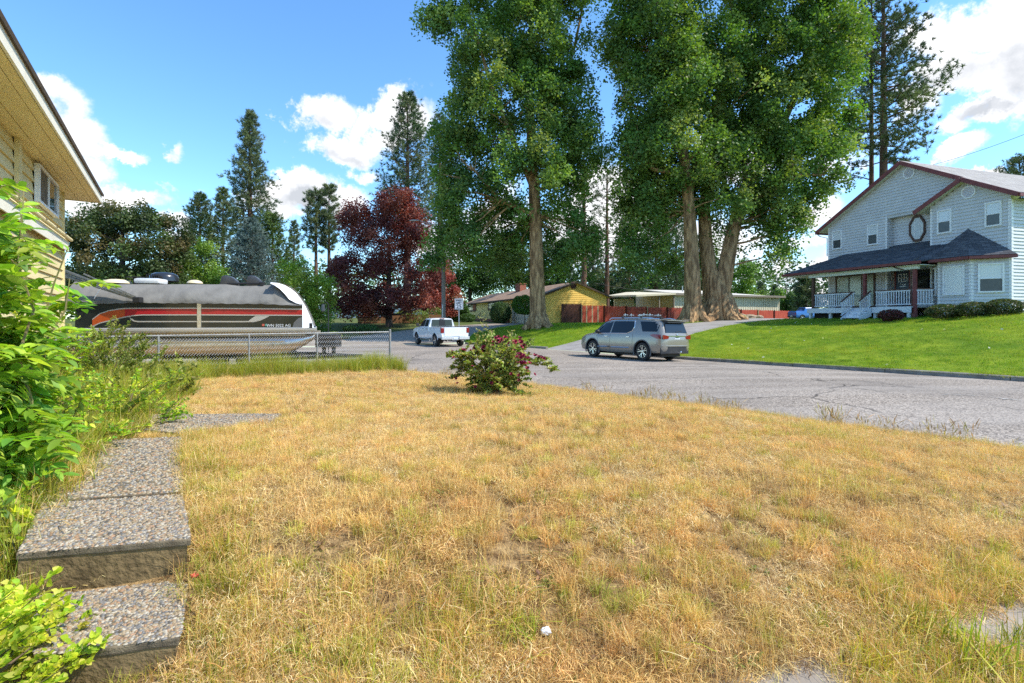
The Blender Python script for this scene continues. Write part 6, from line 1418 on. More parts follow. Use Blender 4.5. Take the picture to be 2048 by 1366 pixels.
def build_suv():
    fw = Vector((-math.sin(R(34.5)), math.cos(R(34.5)), 0)); rt = Vector((fw.y, -fw.x, 0)); rear_left = Vector((5.70, 22.15, 0))
    c = rear_left + rt * .845 + fw * 1.53; zs = [zroad(*(rear_left + rt * a + fw * b).xy) for a, b in ((0, 0), (1.69, 0), (0, 3.07), (1.69, 3.07))]; c.z = sum(zs) / 4
    T = thing('parked_car', 'grey sport utility car with a roof rack parked at the far kerb', 'car', c, math.atan2(fw.y, fw.x)); T.scale = (1, 1, 1.04); T.rotation_euler = (math.atan2((zs[0] + zs[2]) / 2 - (zs[1] + zs[3]) / 2, 1.69), -math.atan2((zs[2] + zs[3]) / 2 - (zs[0] + zs[1]) / 2, 3.07), T.rotation_euler.z)
    Mp = mat('pewter_paint', (.27, .245, .205), (.29, .265, .225), scale=40, rough=.28, metal=.35, coat=.7)
    st = [(-2.62, .62, .52, .80, .90, .55), (-2.58, .82, .42, .98, 1.10, .68), (-2.50, .92, .36, 1.08, 1.30, .70), (-2.36, .965, .34, 1.12, 1.62, .68), (-2.24, .98, .33, 1.13, 1.70, .69), (-1.9, .99, .31, 1.13, 1.735, .70), (-1.0, .998, .28, 1.11, 1.76, .705), (0, 1.0, .27, 1.09, 1.765, .70), (.55, 1.0, .27, 1.08, 1.73, .685), (.95, 1.0, .27, 1.07, 1.62, .66), (1.30, 1.0, .27, 1.06, 1.40, .64), (1.58, .995, .28, 1.03, 1.19, .68), (1.75, .99, .28, 1.00, 1.115, .74), (2.1, .97, .30, .96, 1.07, .72), (2.35, .92, .32, .88, 1.01, .68), (2.5, .82, .36, .78, .90, .60), (2.57, .62, .44, .66, .76, .5)]
    B = Body(st); ax = (1.54, -1.53)
    link('body', B.mesh(Mp, cuts=[(x, .39) for x in ax], cutr=.455, dark=M_trimblk), T)
    car_wheels(T, ax, .845, .385, .25, mat('alloy', (.55, .55, .54), rough=.25, metal=.9), 5)
    mb = MB(); mb.box(-2.3, -.6, .2, 2.3, .6, .34); mb.build('underbody', M_trimblk, T)
    for s in (1, -1):
        g1 = [(1.42, 1.10), (.42, 1.13), (.40, 1.64), (.62, 1.645), (.92, 1.56), (1.15, 1.38)]; g2 = [(.34, 1.13), (-.62, 1.145), (-.88, 1.25), (-.96, 1.42), (-.90, 1.645), (.32, 1.645)]; g3 = [(-1.24, 1.64), (-1.33, 1.50), (-1.5, 1.22), (-2.28, 1.22), (-2.33, 1.60), (-2.1, 1.63)]
        for g in (g1, g2, g3): B.patch(g, s).build('side_window', M_carglass, T, smooth=True)
        B.line([(1.46, 1.085), (.4, 1.115), (-.64, 1.125), (-.92, 1.235), (-1.0, 1.42), (-.93, 1.665)], s, .026, .008).build('window_trim', M_chrome, T, smooth=True); B.line([(1.46, 1.1), (1.2, 1.37), (.95, 1.575), (.63, 1.665), (-.93, 1.67)], s, .02, .006).build('window_trim', M_chrome, T, smooth=True)
        for (a, b) in ((1.15, .40), (.34, -.80)): B.line([(a, .50), (b, .52)], s, .045, .006).build('door_strip', M_chrome, T, smooth=True)
        for x in (.38, -.98): B.line([(x, .42), (x, 1.1)], s, .014, -.002).build('door_gap', M_trimblk, T)
        B.line([(1.18, .42), (1.2, .9), (1.3, 1.03)], s, .012, -.002).build('door_gap', M_trimblk, T)
        for x in (.62, -.72): mb = MB(); y = s * (B.hw(x, .98) + .02); mb.box(x - .1, y - .02, .96, x + .1, y + .02, .995); mb.build('door_handle', M_chrome, T, bevel=.01)
        for x in ax:
            pts = [(x + .475 * math.cos(a), .39 + .475 * math.sin(a)) for a in np.linspace(R(-22), R(202), 15)]; mb = MB(); mb.tube([(p[0], s * (B.hw(p[0], p[1]) - .005), p[1]) for p in pts], .028, 6); mb.build('arch_trim', M_trimblk if False else mat('arch_grey', (.10, .10, .10), rough=.6), T, smooth=True)
        mb = MB(); y = s * 1.06; mb.ell((1.12, y, 1.18), (.12, .11, .09), 10, 7); mb.beam((1.15, s * .94, 1.1), (1.13, y, 1.13), .05, .05); mb.build('mirror', M_trimblk, T, smooth=True)
        # tail lamp wraps the corner
        lamp = [(-1.95, 1.08), (-2.1, 1.125), (-2.46, 1.105), (-2.5, .93), (-2.3, .95), (-2.12, 1.0)]; B.patch(lamp, s, .012).build('tail_lamp', M_tail, T, smooth=True)
        mb = MB(); pr = [(.9, 1.10), (.62, 1.06), (.55, 1.0), (.6, .94), (.9, .92)]; mb.slab([(-2.54 - .04 * (1 - abs(y - .6)), s * y, z) for y, z in pr], (-.04, 0, 0)); mb.build('tail_lamp', M_tail, T)
        mb = MB(); mb.box(-2.60, s * .42, .40, -2.57, s * .64, .44); mb.build('reflector', M_tail, T)
    # rear glass, spoiler, hatch details
    mb = MB(); q = [(-2.405, .60, 1.60), (-2.53, .70, 1.18), (-2.53, -.70, 1.18), (-2.405, -.60, 1.60)]; mb.slab(q, (-.03, 0, .008)); mb.build('rear_window', M_carglass, T)
    mb = MB(); mb.slab([(-2.24, .66, 1.71), (-2.58, .60, 1.665), (-2.58, -.60, 1.665), (-2.24, -.66, 1.71)], (0, 0, .03)); sp = mb.build('spoiler', Mp, T, bevel=.012); mb = MB(); mb.slab([(-2.40, .58, 1.655), (-2.55, .56, 1.64), (-2.55, -.56, 1.64), (-2.40, -.58, 1.655)], (0, 0, -.05)); mb.build('spoiler_lip', M_trimblk, sp)
    mb = MB(); mb.box(-2.60, -.62, 1.03, -2.575, .62, 1.065); mb.build('hatch_bar', M_chrome, T)
    mb = MB(); mb.box(-2.615, -.16, .82, -2.60, .16, .97); mb.build('licence_plate', M_plate, T); mb = MB(); mb.box(-2.64, -.10, 1.0, -2.6, .10, 1.025); mb.ell((-2.61, 0, 1.12), (.01, .05, .03), 8, 4); mb.build('emblem', M_chrome, T)
    mb = MB(); mb.slab([(-2.54, .9, .62), (-2.66, .55, .62), (-2.66, -.55, .62), (-2.54, -.9, .62), (-2.5, -.9, .62), (-2.5, .9, .62)], (0, 0, .06)); mb.build('bumper', Mp, T, bevel=.02); mb = MB(); mb.slab([(-2.50, .92, .32), (-2.64, .55, .34), (-2.64, -.55, .34), (-2.50, -.92, .32), (-2.45, -.92, .32), (-2.45, .92, .32)], (0, 0, .30)); mb.build('lower_bumper', M_trimblk, T, bevel=.03)
    mb = MB(); mb.cyl((-2.62, 0, .36), (-2.78, 0, .36), .03); mb.ell((-2.8, 0, .41), (.04, .04, .04), 8, 6); mb.build('tow_ball', M_chrome, T); mb = MB(); mb.beam((-2.56, .05, 1.22), (-2.535, -.35, 1.26), .03, .02); mb.build('wiper', M_trimblk, T)
    # windscreen
    mb = MB(); mb.slab([(.95, .62, 1.635), (1.60, .72, 1.185), (1.60, -.72, 1.185), (.95, -.62, 1.635)], (.012, 0, .014)); mb.build('windscreen', M_carglass, T)
    for s in (1, -1): mb = MB(); mb.tube([(.75, s * .64, 1.70), (.6, s * .64, 1.79), (-1.75, s * .65, 1.79), (-2.0, s * .65, 1.745)], .018, 6); mb.build('roof_rail', M_chrome, T, smooth=True)
    rk = MB()
    for x in (-.1, -1.2): rk.beam((x, -.72, 1.86), (x, .72, 1.86), .07, .035); rk.box(x - .05, -.68, 1.79, x + .05, -.6, 1.85); rk.box(x - .05, .6, 1.79, x + .05, .68, 1.85)
    o = rk.build('roof_rack', M_black, T)
    for y in (-.45, .1, .5):
        mb = MB(); mb.beam((-.25, y, 1.93), (-.02, y, 1.93), .06, .03); mb.beam((-1.35, y, 1.93), (-1.0, y, 1.93), .06, .03); mb.beam((-.1, y, 1.87), (-.1, y, 1.99), .03, .03); mb.beam((-1.2, y, 1.87), (-1.2, y, 1.99), .03, .03); mb.build('ski_clamp', M_metal, o)
    mb = MB(); mb.box(-.75, -.4, 1.772, .15, .4, 1.782); mb.build('sunroof', M_carglass, T)
build_suv()

def build_truck():
    a = R(30); fw = Vector((-math.sin(a), math.cos(a), 0)); rt = Vector((fw.y, -fw.x, 0)); rl = Vector((-5.05, 34.2, 0)); c = rl + rt * .865 + fw * 1.78; c.z = zroad(c.x, c.y)
    T = thing('pickup_truck', 'white pickup truck parked beside the speed limit sign', 'truck', c, math.atan2(fw.y, fw.x))
    Mw = mat('white_paint', (.66, .70, .74), (.70, .73, .77), scale=3, rough=.2, coat=.8)
    st = [(-.62, .99, .50, 1.32, 1.84, .78), (-.55, 1.0, .48, 1.32, 1.89, .78), (0, 1.0, .46, 1.31, 1.925, .77), (.55, 1.0, .46, 1.30, 1.90, .75), (.9, 1.0, .46, 1.29, 1.80, .73), (1.3, 1.0, .47, 1.28, 1.52, .74), (1.58, 1.0, .47, 1.24, 1.33, .80), (1.9, 1.0, .48, 1.18, 1.27, .82), (2.4, .99, .48, 1.12, 1.23, .80), (2.7, .95, .46, 1.02, 1.12, .74), (2.82, .86, .46, .86, .96, .66)]
    B = Body(st); ax = (1.79, -1.78); link('cab', B.mesh(Mw, cuts=[(1.79, .42)], cutr=.50, dark=M_trimblk), T)
    sb = [(-2.92, .955, .62, 1.18, 1.27, .93), (-2.86, .99, .58, 1.2, 1.30, .96), (-1.8, 1.0, .54, 1.2, 1.31, .97), (-.66, 1.0, .50, 1.2, 1.315, .97)]; B2 = Body(sb); link('bed', B2.mesh(Mw, cuts=[(-1.78, .42)], cutr=.50, dark=M_trimblk, n=24), T)
    mb = MB(); mb.box(-2.75, -.82, 1.318, -.75, .82, 1.326); mb.build('bed_shade_plate', M_dark, T)  # black plate painting the shaded inside on a closed bed
    car_wheels(T, ax, .865, .41, .27, mat('truck_alloy', (.62, .62, .62), rough=.2, metal=.9), 5, dbl=False)
    mb = MB(); mb.box(-2.7, -.55, .42, 2.5, .55, .56); mb.build('underbody', M_trimblk, T)
    for s in (1, -1):
        for g in ([(1.30, 1.33), (.25, 1.335), (.25, 1.80), (.62, 1.80), (.92, 1.70), (1.12, 1.52)], [(.18, 1.335), (-.42, 1.335), (-.40, 1.79), (.18, 1.80)]): B.patch(g, s).build('side_window', M_carglass, T, smooth=True)
        for x in (1.25, .2, -.5): B.line([(x, .62), (x, 1.3)], s, .014, -.002).build('door_gap', M_trimblk, T)
        for x in (.36, -.34): mb = MB(); y = s * (B.hw(x, 1.16) + .015); mb.box(x - .1, y - .02, 1.14, x + .1, y + .02, 1.175); mb.build('door_handle', M_chrome, T)
        mb = MB(); y = s * 1.13; mb.box(1.08, y - .1, 1.32, 1.2, y + .1, 1.55); mb.beam((1.15, s * .97, 1.38), (1.15, y, 1.4), .05, .06); mb.build('mirror', M_trimblk, T, bevel=.03)
        mb = MB(); mb.tube([(1.1, s * .96, .40), (-.75, s * .96, .40)], .045, 8); mb.build('running_board', M_chrome, T, smooth=True)
        mb = MB(); mb.box(-2.945, s * .80, .93, -2.80, s * 1.0, 1.27); mb.build('tail_lamp', M_tail, T, bevel=.02)
        for x, bb in ((1.79, B), (-1.78, B2)):
            pts = [(x + .515 * math.cos(t), .42 + .515 * math.sin(t)) for t in np.linspace(R(5), R(175), 13)]; mb = MB(); mb.tube([(p[0], s * (bb.hw(p[0], p[1]) - .004), p[1]) for p in pts], .022, 6); mb.build('arch_lip', Mw, T, smooth=True)
        mb = MB(); y = s * (B.hw(1.35, .98) + .006); mb.box(1.3, y - .006, .96, 1.45, y + .004, 1.0); mb.build('fender_badge', M_chrome, T)
    mb = MB(); mb.slab([(-.63, .72, 1.80), (-.645, .78, 1.36), (-.645, -.78, 1.36), (-.63, -.72, 1.80)], (-.02, 0, 0)); rw = mb.build('rear_window', M_carglass, T)
    mb = MB(); mb.box(-.675, -.21, 1.36, -.655, .21, 1.80); mb.build('sliding_pane', M_black, rw); mb = MB(); mb.box(-.69, -.16, 1.845, -.6, .16, 1.885); mb.build('brake_lamp', M_tail, T)
    mb = MB(); mb.box(-2.955, -.78, .72, -2.90, .78, 1.285); mb.build('tailgate', Mw, T, bevel=.015)
    tg = T.children[-1]; mb = MB(); mb.box(-2.975, -.14, 1.22, -2.957, .14, 1.265); mb.build('tailgate_handle', M_trimblk, tg); mb = MB(); mb.slab([(-2.958, .06, 1.13), (-2.958, .045, 1.0), (-2.958, 0, .96), (-2.958, -.045, 1.0), (-2.958, -.06, 1.13)], (-.012, 0, 0)); mb.build('emblem', M_trimblk, tg); mb = MB(); mb.box(-2.96, -.78, .90, -2.957, .78, .915); mb.build('crease', M_metal, tg)
    mb = MB(); mb.box(-3.07, -.98, .50, -2.88, -.24, .70); mb.box(-3.07, .24, .50, -2.88, .98, .70); mb.box(-3.0, -.24, .46, -2.88, .24, .66); mb.build('rear_bumper', mat('bumper_pale', (.62, .63, .64), rough=.25, metal=.4), T, bevel=.03)
    mb = MB(); mb.box(-3.02, -.16, .53, -3.005, .16, .66); mb.build('licence_plate', M_plate, T); mb = MB(); mb.cyl((-2.95, .55, .42), (-2.7, .55, .42), .05); mb.cyl((-2.95, -.55, .42), (-2.7, -.55, .42), .05); mb.build('exhaust', M_chrome, T)
    mb = MB(); mb.slab([(.92, .70, 1.79), (1.55, .80, 1.34), (1.55, -.80, 1.34), (.92, -.70, 1.79)], (.012, 0, .014)); mb.build('windscreen', M_carglass, T)
build_truck()

def build_blue_car():
    p = at(1584, 640, 56); z = p.z - .05; T = thing('parked_car', 'blue pickup seen from behind beyond the porch', 'car', (p.x, p.y, z), R(12)); Mb = mat('blue_paint', (.02, .13, .42), (.025, .15, .46), scale=4, rough=.25, coat=.6)
    zc = p.z - z
    st = [(-.05, .62, .32, .8, .92, .5), (0, .66, .3, .82, 1.0, .56), (1.0, .68, .28, .82, 1.02, .58), (1.3, .68, .28, .82, 1.42, .5), (2.4, .68, .28, .82, 1.45, .5), (2.9, .68, .28, .82, .98, .56), (3.9, .62, .3, .74, .88, .5)]
    B = Body(st); link('body', B.mesh(Mb, cuts=[(.75, .3), (3.1, .3)], cutr=.36, dark=M_trimblk, n=24), T); car_wheels(T, (.75, 3.1), .57, .31, .2, M_alu, 5, dbl=False)
    mb = MB(); mb.box(-.075, -.62, .36, -.045, .62, .50); mb.build('bumper', M_trimblk, T); mb = MB(); mb.box(-.09, -.16, .42, -.078, .16, .54); mb.build('licence_plate', M_plate, T)
    for s in (1, -1): mb = MB(); mb.box(-.07, s * .5, .66, -.04, s * .62, .82); mb.build('tail_lamp', M_tail, T); B.patch([(1.45, .9), (2.3, .9), (2.25, 1.3), (1.5, 1.3)], s).build('side_window', M_carglass, T)
    mb = MB(); mb.slab([(1.26, .44, 1.36), (1.06, .5, 1.05), (1.06, -.5, 1.05), (1.26, -.44, 1.36)], (-.02, 0, .01)); mb.build('rear_window', M_carglass, T)
    T.scale = (1, 1, 1)
build_blue_car()

# ---------------------------------------------------------------- street furniture
def build_sign():
    d = 36.3; p = at(918, 680, d); z = G(p.x, p.y); T = thing('speed_limit_sign', 'white speed limit 25 sign on a grey steel post', 'sign', (p.x, p.y, z)); zc = EYE + (637 - 608) / 1024 * d - z
    Ms = mat('sign_white', (.60, .61, .63), rough=.45); Mk = mat('sign_black', (.012, .012, .014), rough=.5)
    mb = MB(); mb.box(-.03, .0, -.3, .03, .04, zc + .42); mb.build('post', M_metal, T)
    mb = MB(); mb.box(-.305, -.025, zc - .39, .305, -.005, zc + .39); pl = mb.build('plate', Ms, T)
    mb = MB(); e = .285; f = .37; w = .018
    for (a, b, c_, d_) in ((-e, -f, e, -f + w), (-e, f - w, e, f), (-e, -f + w, -e + w, f - w), (e - w, -f + w, e, f - w)): mb.box(a, -.028, zc + b, c_, -.0255, zc + d_)
    mb.build('border', Mk, pl)
    for txt, s, dz in (('SPEED', .17, .24), ('LIMIT', .17, .07), ('25', .40, -.19)): link('lettering', text_mesh('lettering', txt, s, Mk, .001, offset=.006), pl, loc=(0, -.027, zc + dz), rot=(R(90), 0, 0))
build_sign()
M_pole = mat('pole_wood', (.16, .14, .12), (.24, .21, .18), scale=6, rough=.9, stretch=(3, 3, .2), bump=.4, bscale=14)
M_wire = mat('wire', (.03, .03, .03), rough=.6)
def wire(label, a, b, sag, r=.012, n=16, cat='wire', group=None):
    a, b = Vector(a), Vector(b); m = a; mb = MB(); pts = []
    for i in range(n + 1): t = i / n; p = a.lerp(b, t); p.z -= sag * 4 * t * (1 - t); pts.append(p - m)
    mb.tube(pts, r, 5); mb.build('power_line', M_wire, None, label=label, cat=cat, group=group, loc=m)
def build_pole():
    d = 45; p = at(887, 655, d); z = G(p.x, p.y); h = EYE + (637 - 448) / 1024 * d - z; T = thing('utility_pole', 'grey wooden utility pole rising behind the white pickup', 'pole', (p.x, p.y, z)); mb = MB(); mb.tube([(0, 0, -.4), (0, 0, h * .5), (0, 0, h)], [.2, .17, .13], 12); mb.build('shaft', M_pole, T, smooth=True)
    mb = MB(); mb.tube([(-.1, 0, 1), (-.05, -.14, 1.02), (-.05, -.14, 2.6), (-.1, -.1, 2.65)], .05, 6); mb.build('conduit', M_metal, T)
    a = at(834, 441, d) - Vector((p.x, p.y, z)); mb = MB(); mb.tube([(0, 0, h - .5), (-1.0, 0, h - .1), (a.x + .2, 0, a.z)], .03, 6); mb.build('lamp_arm', M_metal, T, smooth=True); mb = MB(); mb.ell((a.x - .2, 0, a.z), (.5, .16, .07), 12, 6); mb.build('lamp_head', mat('lamp_grey', (.45, .45, .42), rough=.5), T, smooth=True)
    top = Vector((p.x, p.y, z + h - .3))
    wire('thin power line from the wooden pole towards the straight trunk', top, at(1230, 476, 60), .9, .012); wire('sagging power line crossing in front of the forked trunk', at(1230, 476, 60), at(1660, 415, 40), 1.0, .012)
    wire('service wires from the trees to the cream flat roofed building', at(1190, 566, 56), at(1432, 584, 62), .5, .02); wire('thin service wire dropping to the flat building roof', at(1432, 584, 62), at(1250, 588, 75), .4, .02)
    wire('single wire rising over the grey roof at the upper right', at(1860, 331, 36), at(2100, 248, 30), .15, .014); wire('low power line beyond the porch at the right', at(1440, 593, 110), at(1700, 590, 110), .3, .03); wire('upper power line beyond the porch at the right', at(1440, 574, 110), at(1700, 583, 110), .3, .03)
build_pole()
def build_far_pole():
    p = at(1572, 630, 100); z = G(p.x, p.y); h = EYE + (637 - 567) / 1024 * 100 - z; T = thing('utility_pole', 'distant slim utility pole above the end of the red fence', 'pole', (p.x, p.y, z)); mb = MB(); mb.cyl((0, 0, -.3), (0, 0, h), .16, .12, 8); mb.build('shaft', M_pole, T); mb = MB(); mb.box(-.9, -.06, h - .9, .9, .06, h - .75); mb.build('crossarm', M_pole, T)
build_far_pole()
def build_lantern():
    d = 30; p = at(657, 665, d); z = G(p.x, p.y); h = EYE + (637 - 612) / 1024 * d - z; T = thing('lamp_post', 'black yard lantern on a thin post by the red leaved tree', 'lamp post', (p.x, p.y, z)); mb = MB(); mb.cyl((0, 0, -.2), (0, 0, h - .2), .03, n=8); mb.tube([(0, 0, h - .3), (0, 0, h + .1), (-.15, 0, h + .25), (-.32, 0, h + .1)], .018, 6); mb.build('post', M_black, T, smooth=True); mb = MB(); mb.lathe([(.02, h + .12), (.10, h + .02), (.11, h - .28), (.05, h - .34)], 8, c=(-.32, 0, 0)); mb.build('lantern', mat('lantern_dark', (.05, .055, .06), rough=.3), T)
build_lantern()
# ---------------------------------------------------------------- trees
M_bark = mat('cottonwood_bark', (.19, .11, .05), (.50, .315, .15), scale=5, rough=.95, stretch=(1, 1, .22), bump=1.0, bscale=7, lo=.4, hi=.6, bdist=.12)
M_bark2 = mat('pine_bark', (.08, .045, .03), (.17, .095, .06), scale=4, rough=.95, stretch=(1, 1, .4), bump=.8, bscale=8, bdist=.06)
M_barkd = mat('dark_bark', (.05, .035, .03), (.09, .065, .05), scale=5, rough=.95, bump=.6, bscale=10)
M_cot = leafmat('cottonwood_leaf', (1, 1, 1), trans=.38, rough=.5, tcol=(1.45, 1.5, .45), spec=.25)
M_dec = leafmat('tree_leaf', (1, 1, 1), trans=.3, rough=.5, tcol=(1.3, 1.4, .45))
M_red = leafmat('plum_leaf', (1, 1, 1), trans=.30, rough=.45, tcol=(1.7, .8, .6))
M_ndl = leafmat('needles', (1, 1, 1), trans=.12, rough=.55, tcol=(1.2, 1.2, .7), spec=.3)

def leaf_quads(C, size, T, asp=.8, updown=.55):
    """diamond leaves at points C: arrays of vertices, faces, tints"""
    n = len(C); a = rng.normal(0, 1, (n, 3)); a[:, 2] *= updown; a /= np.linalg.norm(a, axis=1)[:, None] + 1e-9
    b = rng.normal(0, 1, (n, 3)); b -= a * (a * b).sum(1)[:, None]; b /= np.linalg.norm(b, axis=1)[:, None] + 1e-9
    L = (size * rng.uniform(.7, 1.25, n))[:, None]; W = L * asp * rng.uniform(.8, 1.1, n)[:, None]
    V = np.stack([C - a * L * .5, C + b * W * .5 - a * L * .05, C + a * L * .5, C - b * W * .5 - a * L * .05], 1).reshape(-1, 3)
    F = np.arange(n * 4).reshape(-1, 4); return V, F, np.repeat(T, 4, 0)

def branch_path(a, b, n=6, bow=.12):
    a, b = Vector(a), Vector(b); L = (b - a).length; o = Vector((random.gauss(0, 1), random.gauss(0, 1), random.gauss(0, .3))).normalized() * L * bow
    return [a.lerp(b, i / n) + o * math.sin(math.pi * i / n) + Vector((random.gauss(0, 1), random.gauss(0, 1), random.gauss(0, 1))) * L * .012 for i in range(n + 1)]

def broad_tree(name, label, cat, base, trunks, ells, nclump, nleaf, leaf, cols, m=None, bark=None, group=None, clump_r=(.9, 1.6), shell=.45, droop=0.0, ntwig=70, roots=0, tvar=.22):
    """trunks: list of [(point, radius) ...] in world space; ells: list of (centre, radii, weight)"""
    base = Vector(base); T = thing(name, label, cat, base, 0, group); o = base; mb = MB()
    for tr in trunks: mb.tube([Vector(p) - o for p, r in tr], [r for p, r in tr], 14)
    if roots:
        p0, r0 = trunks[0][0][0], trunks[0][0][1]
        for k in range(roots): a = 6.28 * k / roots + random.uniform(-.3, .3); e = Vector((math.cos(a), math.sin(a), 0)); mb.tube([e * r0 * .35 + Vector((0, 0, r0 * 1.5)), e * r0 * .95 + Vector((0, 0, .25)), e * r0 * 1.7 + Vector((0, 0, -.15))], [r0 * .5, r0 * .42, r0 * .2], 7)
    nodes = [(Vector(p), r) for tr in trunks for p, r in tr[1:]]
    # finer nodes along trunks
    fine = []
    for tr in trunks:
        for (p, r), (q, s) in zip(tr, tr[1:]):
            for k in range(6): fine.append((Vector(p).lerp(Vector(q), k / 6), r + (s - r) * k / 6))
    fine = fine[int(len(fine) * .25):]
    w = np.array([e[2] * (e[1][0] * e[1][1] * e[1][2]) ** .67 for e in ells]); w = w / w.sum(); CC = []
    for (c, r, _), k in zip(ells, rng.multinomial(nclump, w)):
        d = rng.normal(0, 1, (k, 3)); d /= np.linalg.norm(d, axis=1)[:, None] + 1e-9; rr = rng.uniform(shell ** 3, 1, k)[:, None] ** (1 / 3); CC.append(np.array(c) + d * rr * np.array(r))
    CC = np.vstack(CC); k = len(CC); per = np.maximum(8, (nleaf / k * rng.uniform(.5, 1.5, k))).astype(int); CR = rng.uniform(*clump_r, k)
    idx = np.repeat(np.arange(k), per); d = rng.normal(0, 1, (len(idx), 3)); dl = np.linalg.norm(d, axis=1)[:, None]; d = d / dl * np.minimum(dl, 2.2) * .5
    d[:, 2] *= .9; P = CC[idx] + d * CR[idx][:, None]
    if droop: P[:, 2] -= droop * (d[:, :2] ** 2).sum(1) * CR[idx]
    cols = np.array(cols); ct = cols[rng.integers(0, len(cols), k)] * rng.uniform(1 - tvar, 1 + tvar, (k, 1)); tint = ct[idx] * rng.uniform(.86, 1.14, (len(idx), 1))
    V, F, Tn = leaf_quads(P - np.array(o), leaf, tint); link('crown', npmesh('crown', V, F, m or M_dec, Tn), T)
    # limbs reach for a sample of the clumps
    lb = MB()
    for j in rng.choice(k, min(ntwig, k), replace=False):
        c = Vector(CC[j]); best = min(fine, key=lambda q: (q[0] - c).length + max(0, q[0].z - c.z + 1.0) * 1.5)
        L = (best[0] - c).length; r = min(best[1] * .55, .02 + .016 * L); lb.tube([p - o for p in branch_path(best[0], c)], [r * (1 - .85 * i / 6) for i in range(7)], 5)
    mb.build('trunk', bark or M_bark, T, smooth=True); lb.build('branches', bark or M_bark, T, smooth=True, kind='stuff')
    return T

def E(px, py, d, rx, ry, rd=None, w=1.0):
    k = d / 1024; c = at(px, py, d); return (tuple(c), (rx * k, (rd if rd is not None else rx * k), ry * k), w)
cot_c = [(.125, .22, .05), (.16, .255, .055), (.09, .175, .045), (.21, .295, .07), (.11, .20, .06), (.14, .235, .05), (.27, .34, .10), (.11, .19, .055)]
def trunk_px(pts, d, dz=0):
    return [(tuple(at(px, py, d + (dd or 0))), r) for px, py, r, dd in pts]

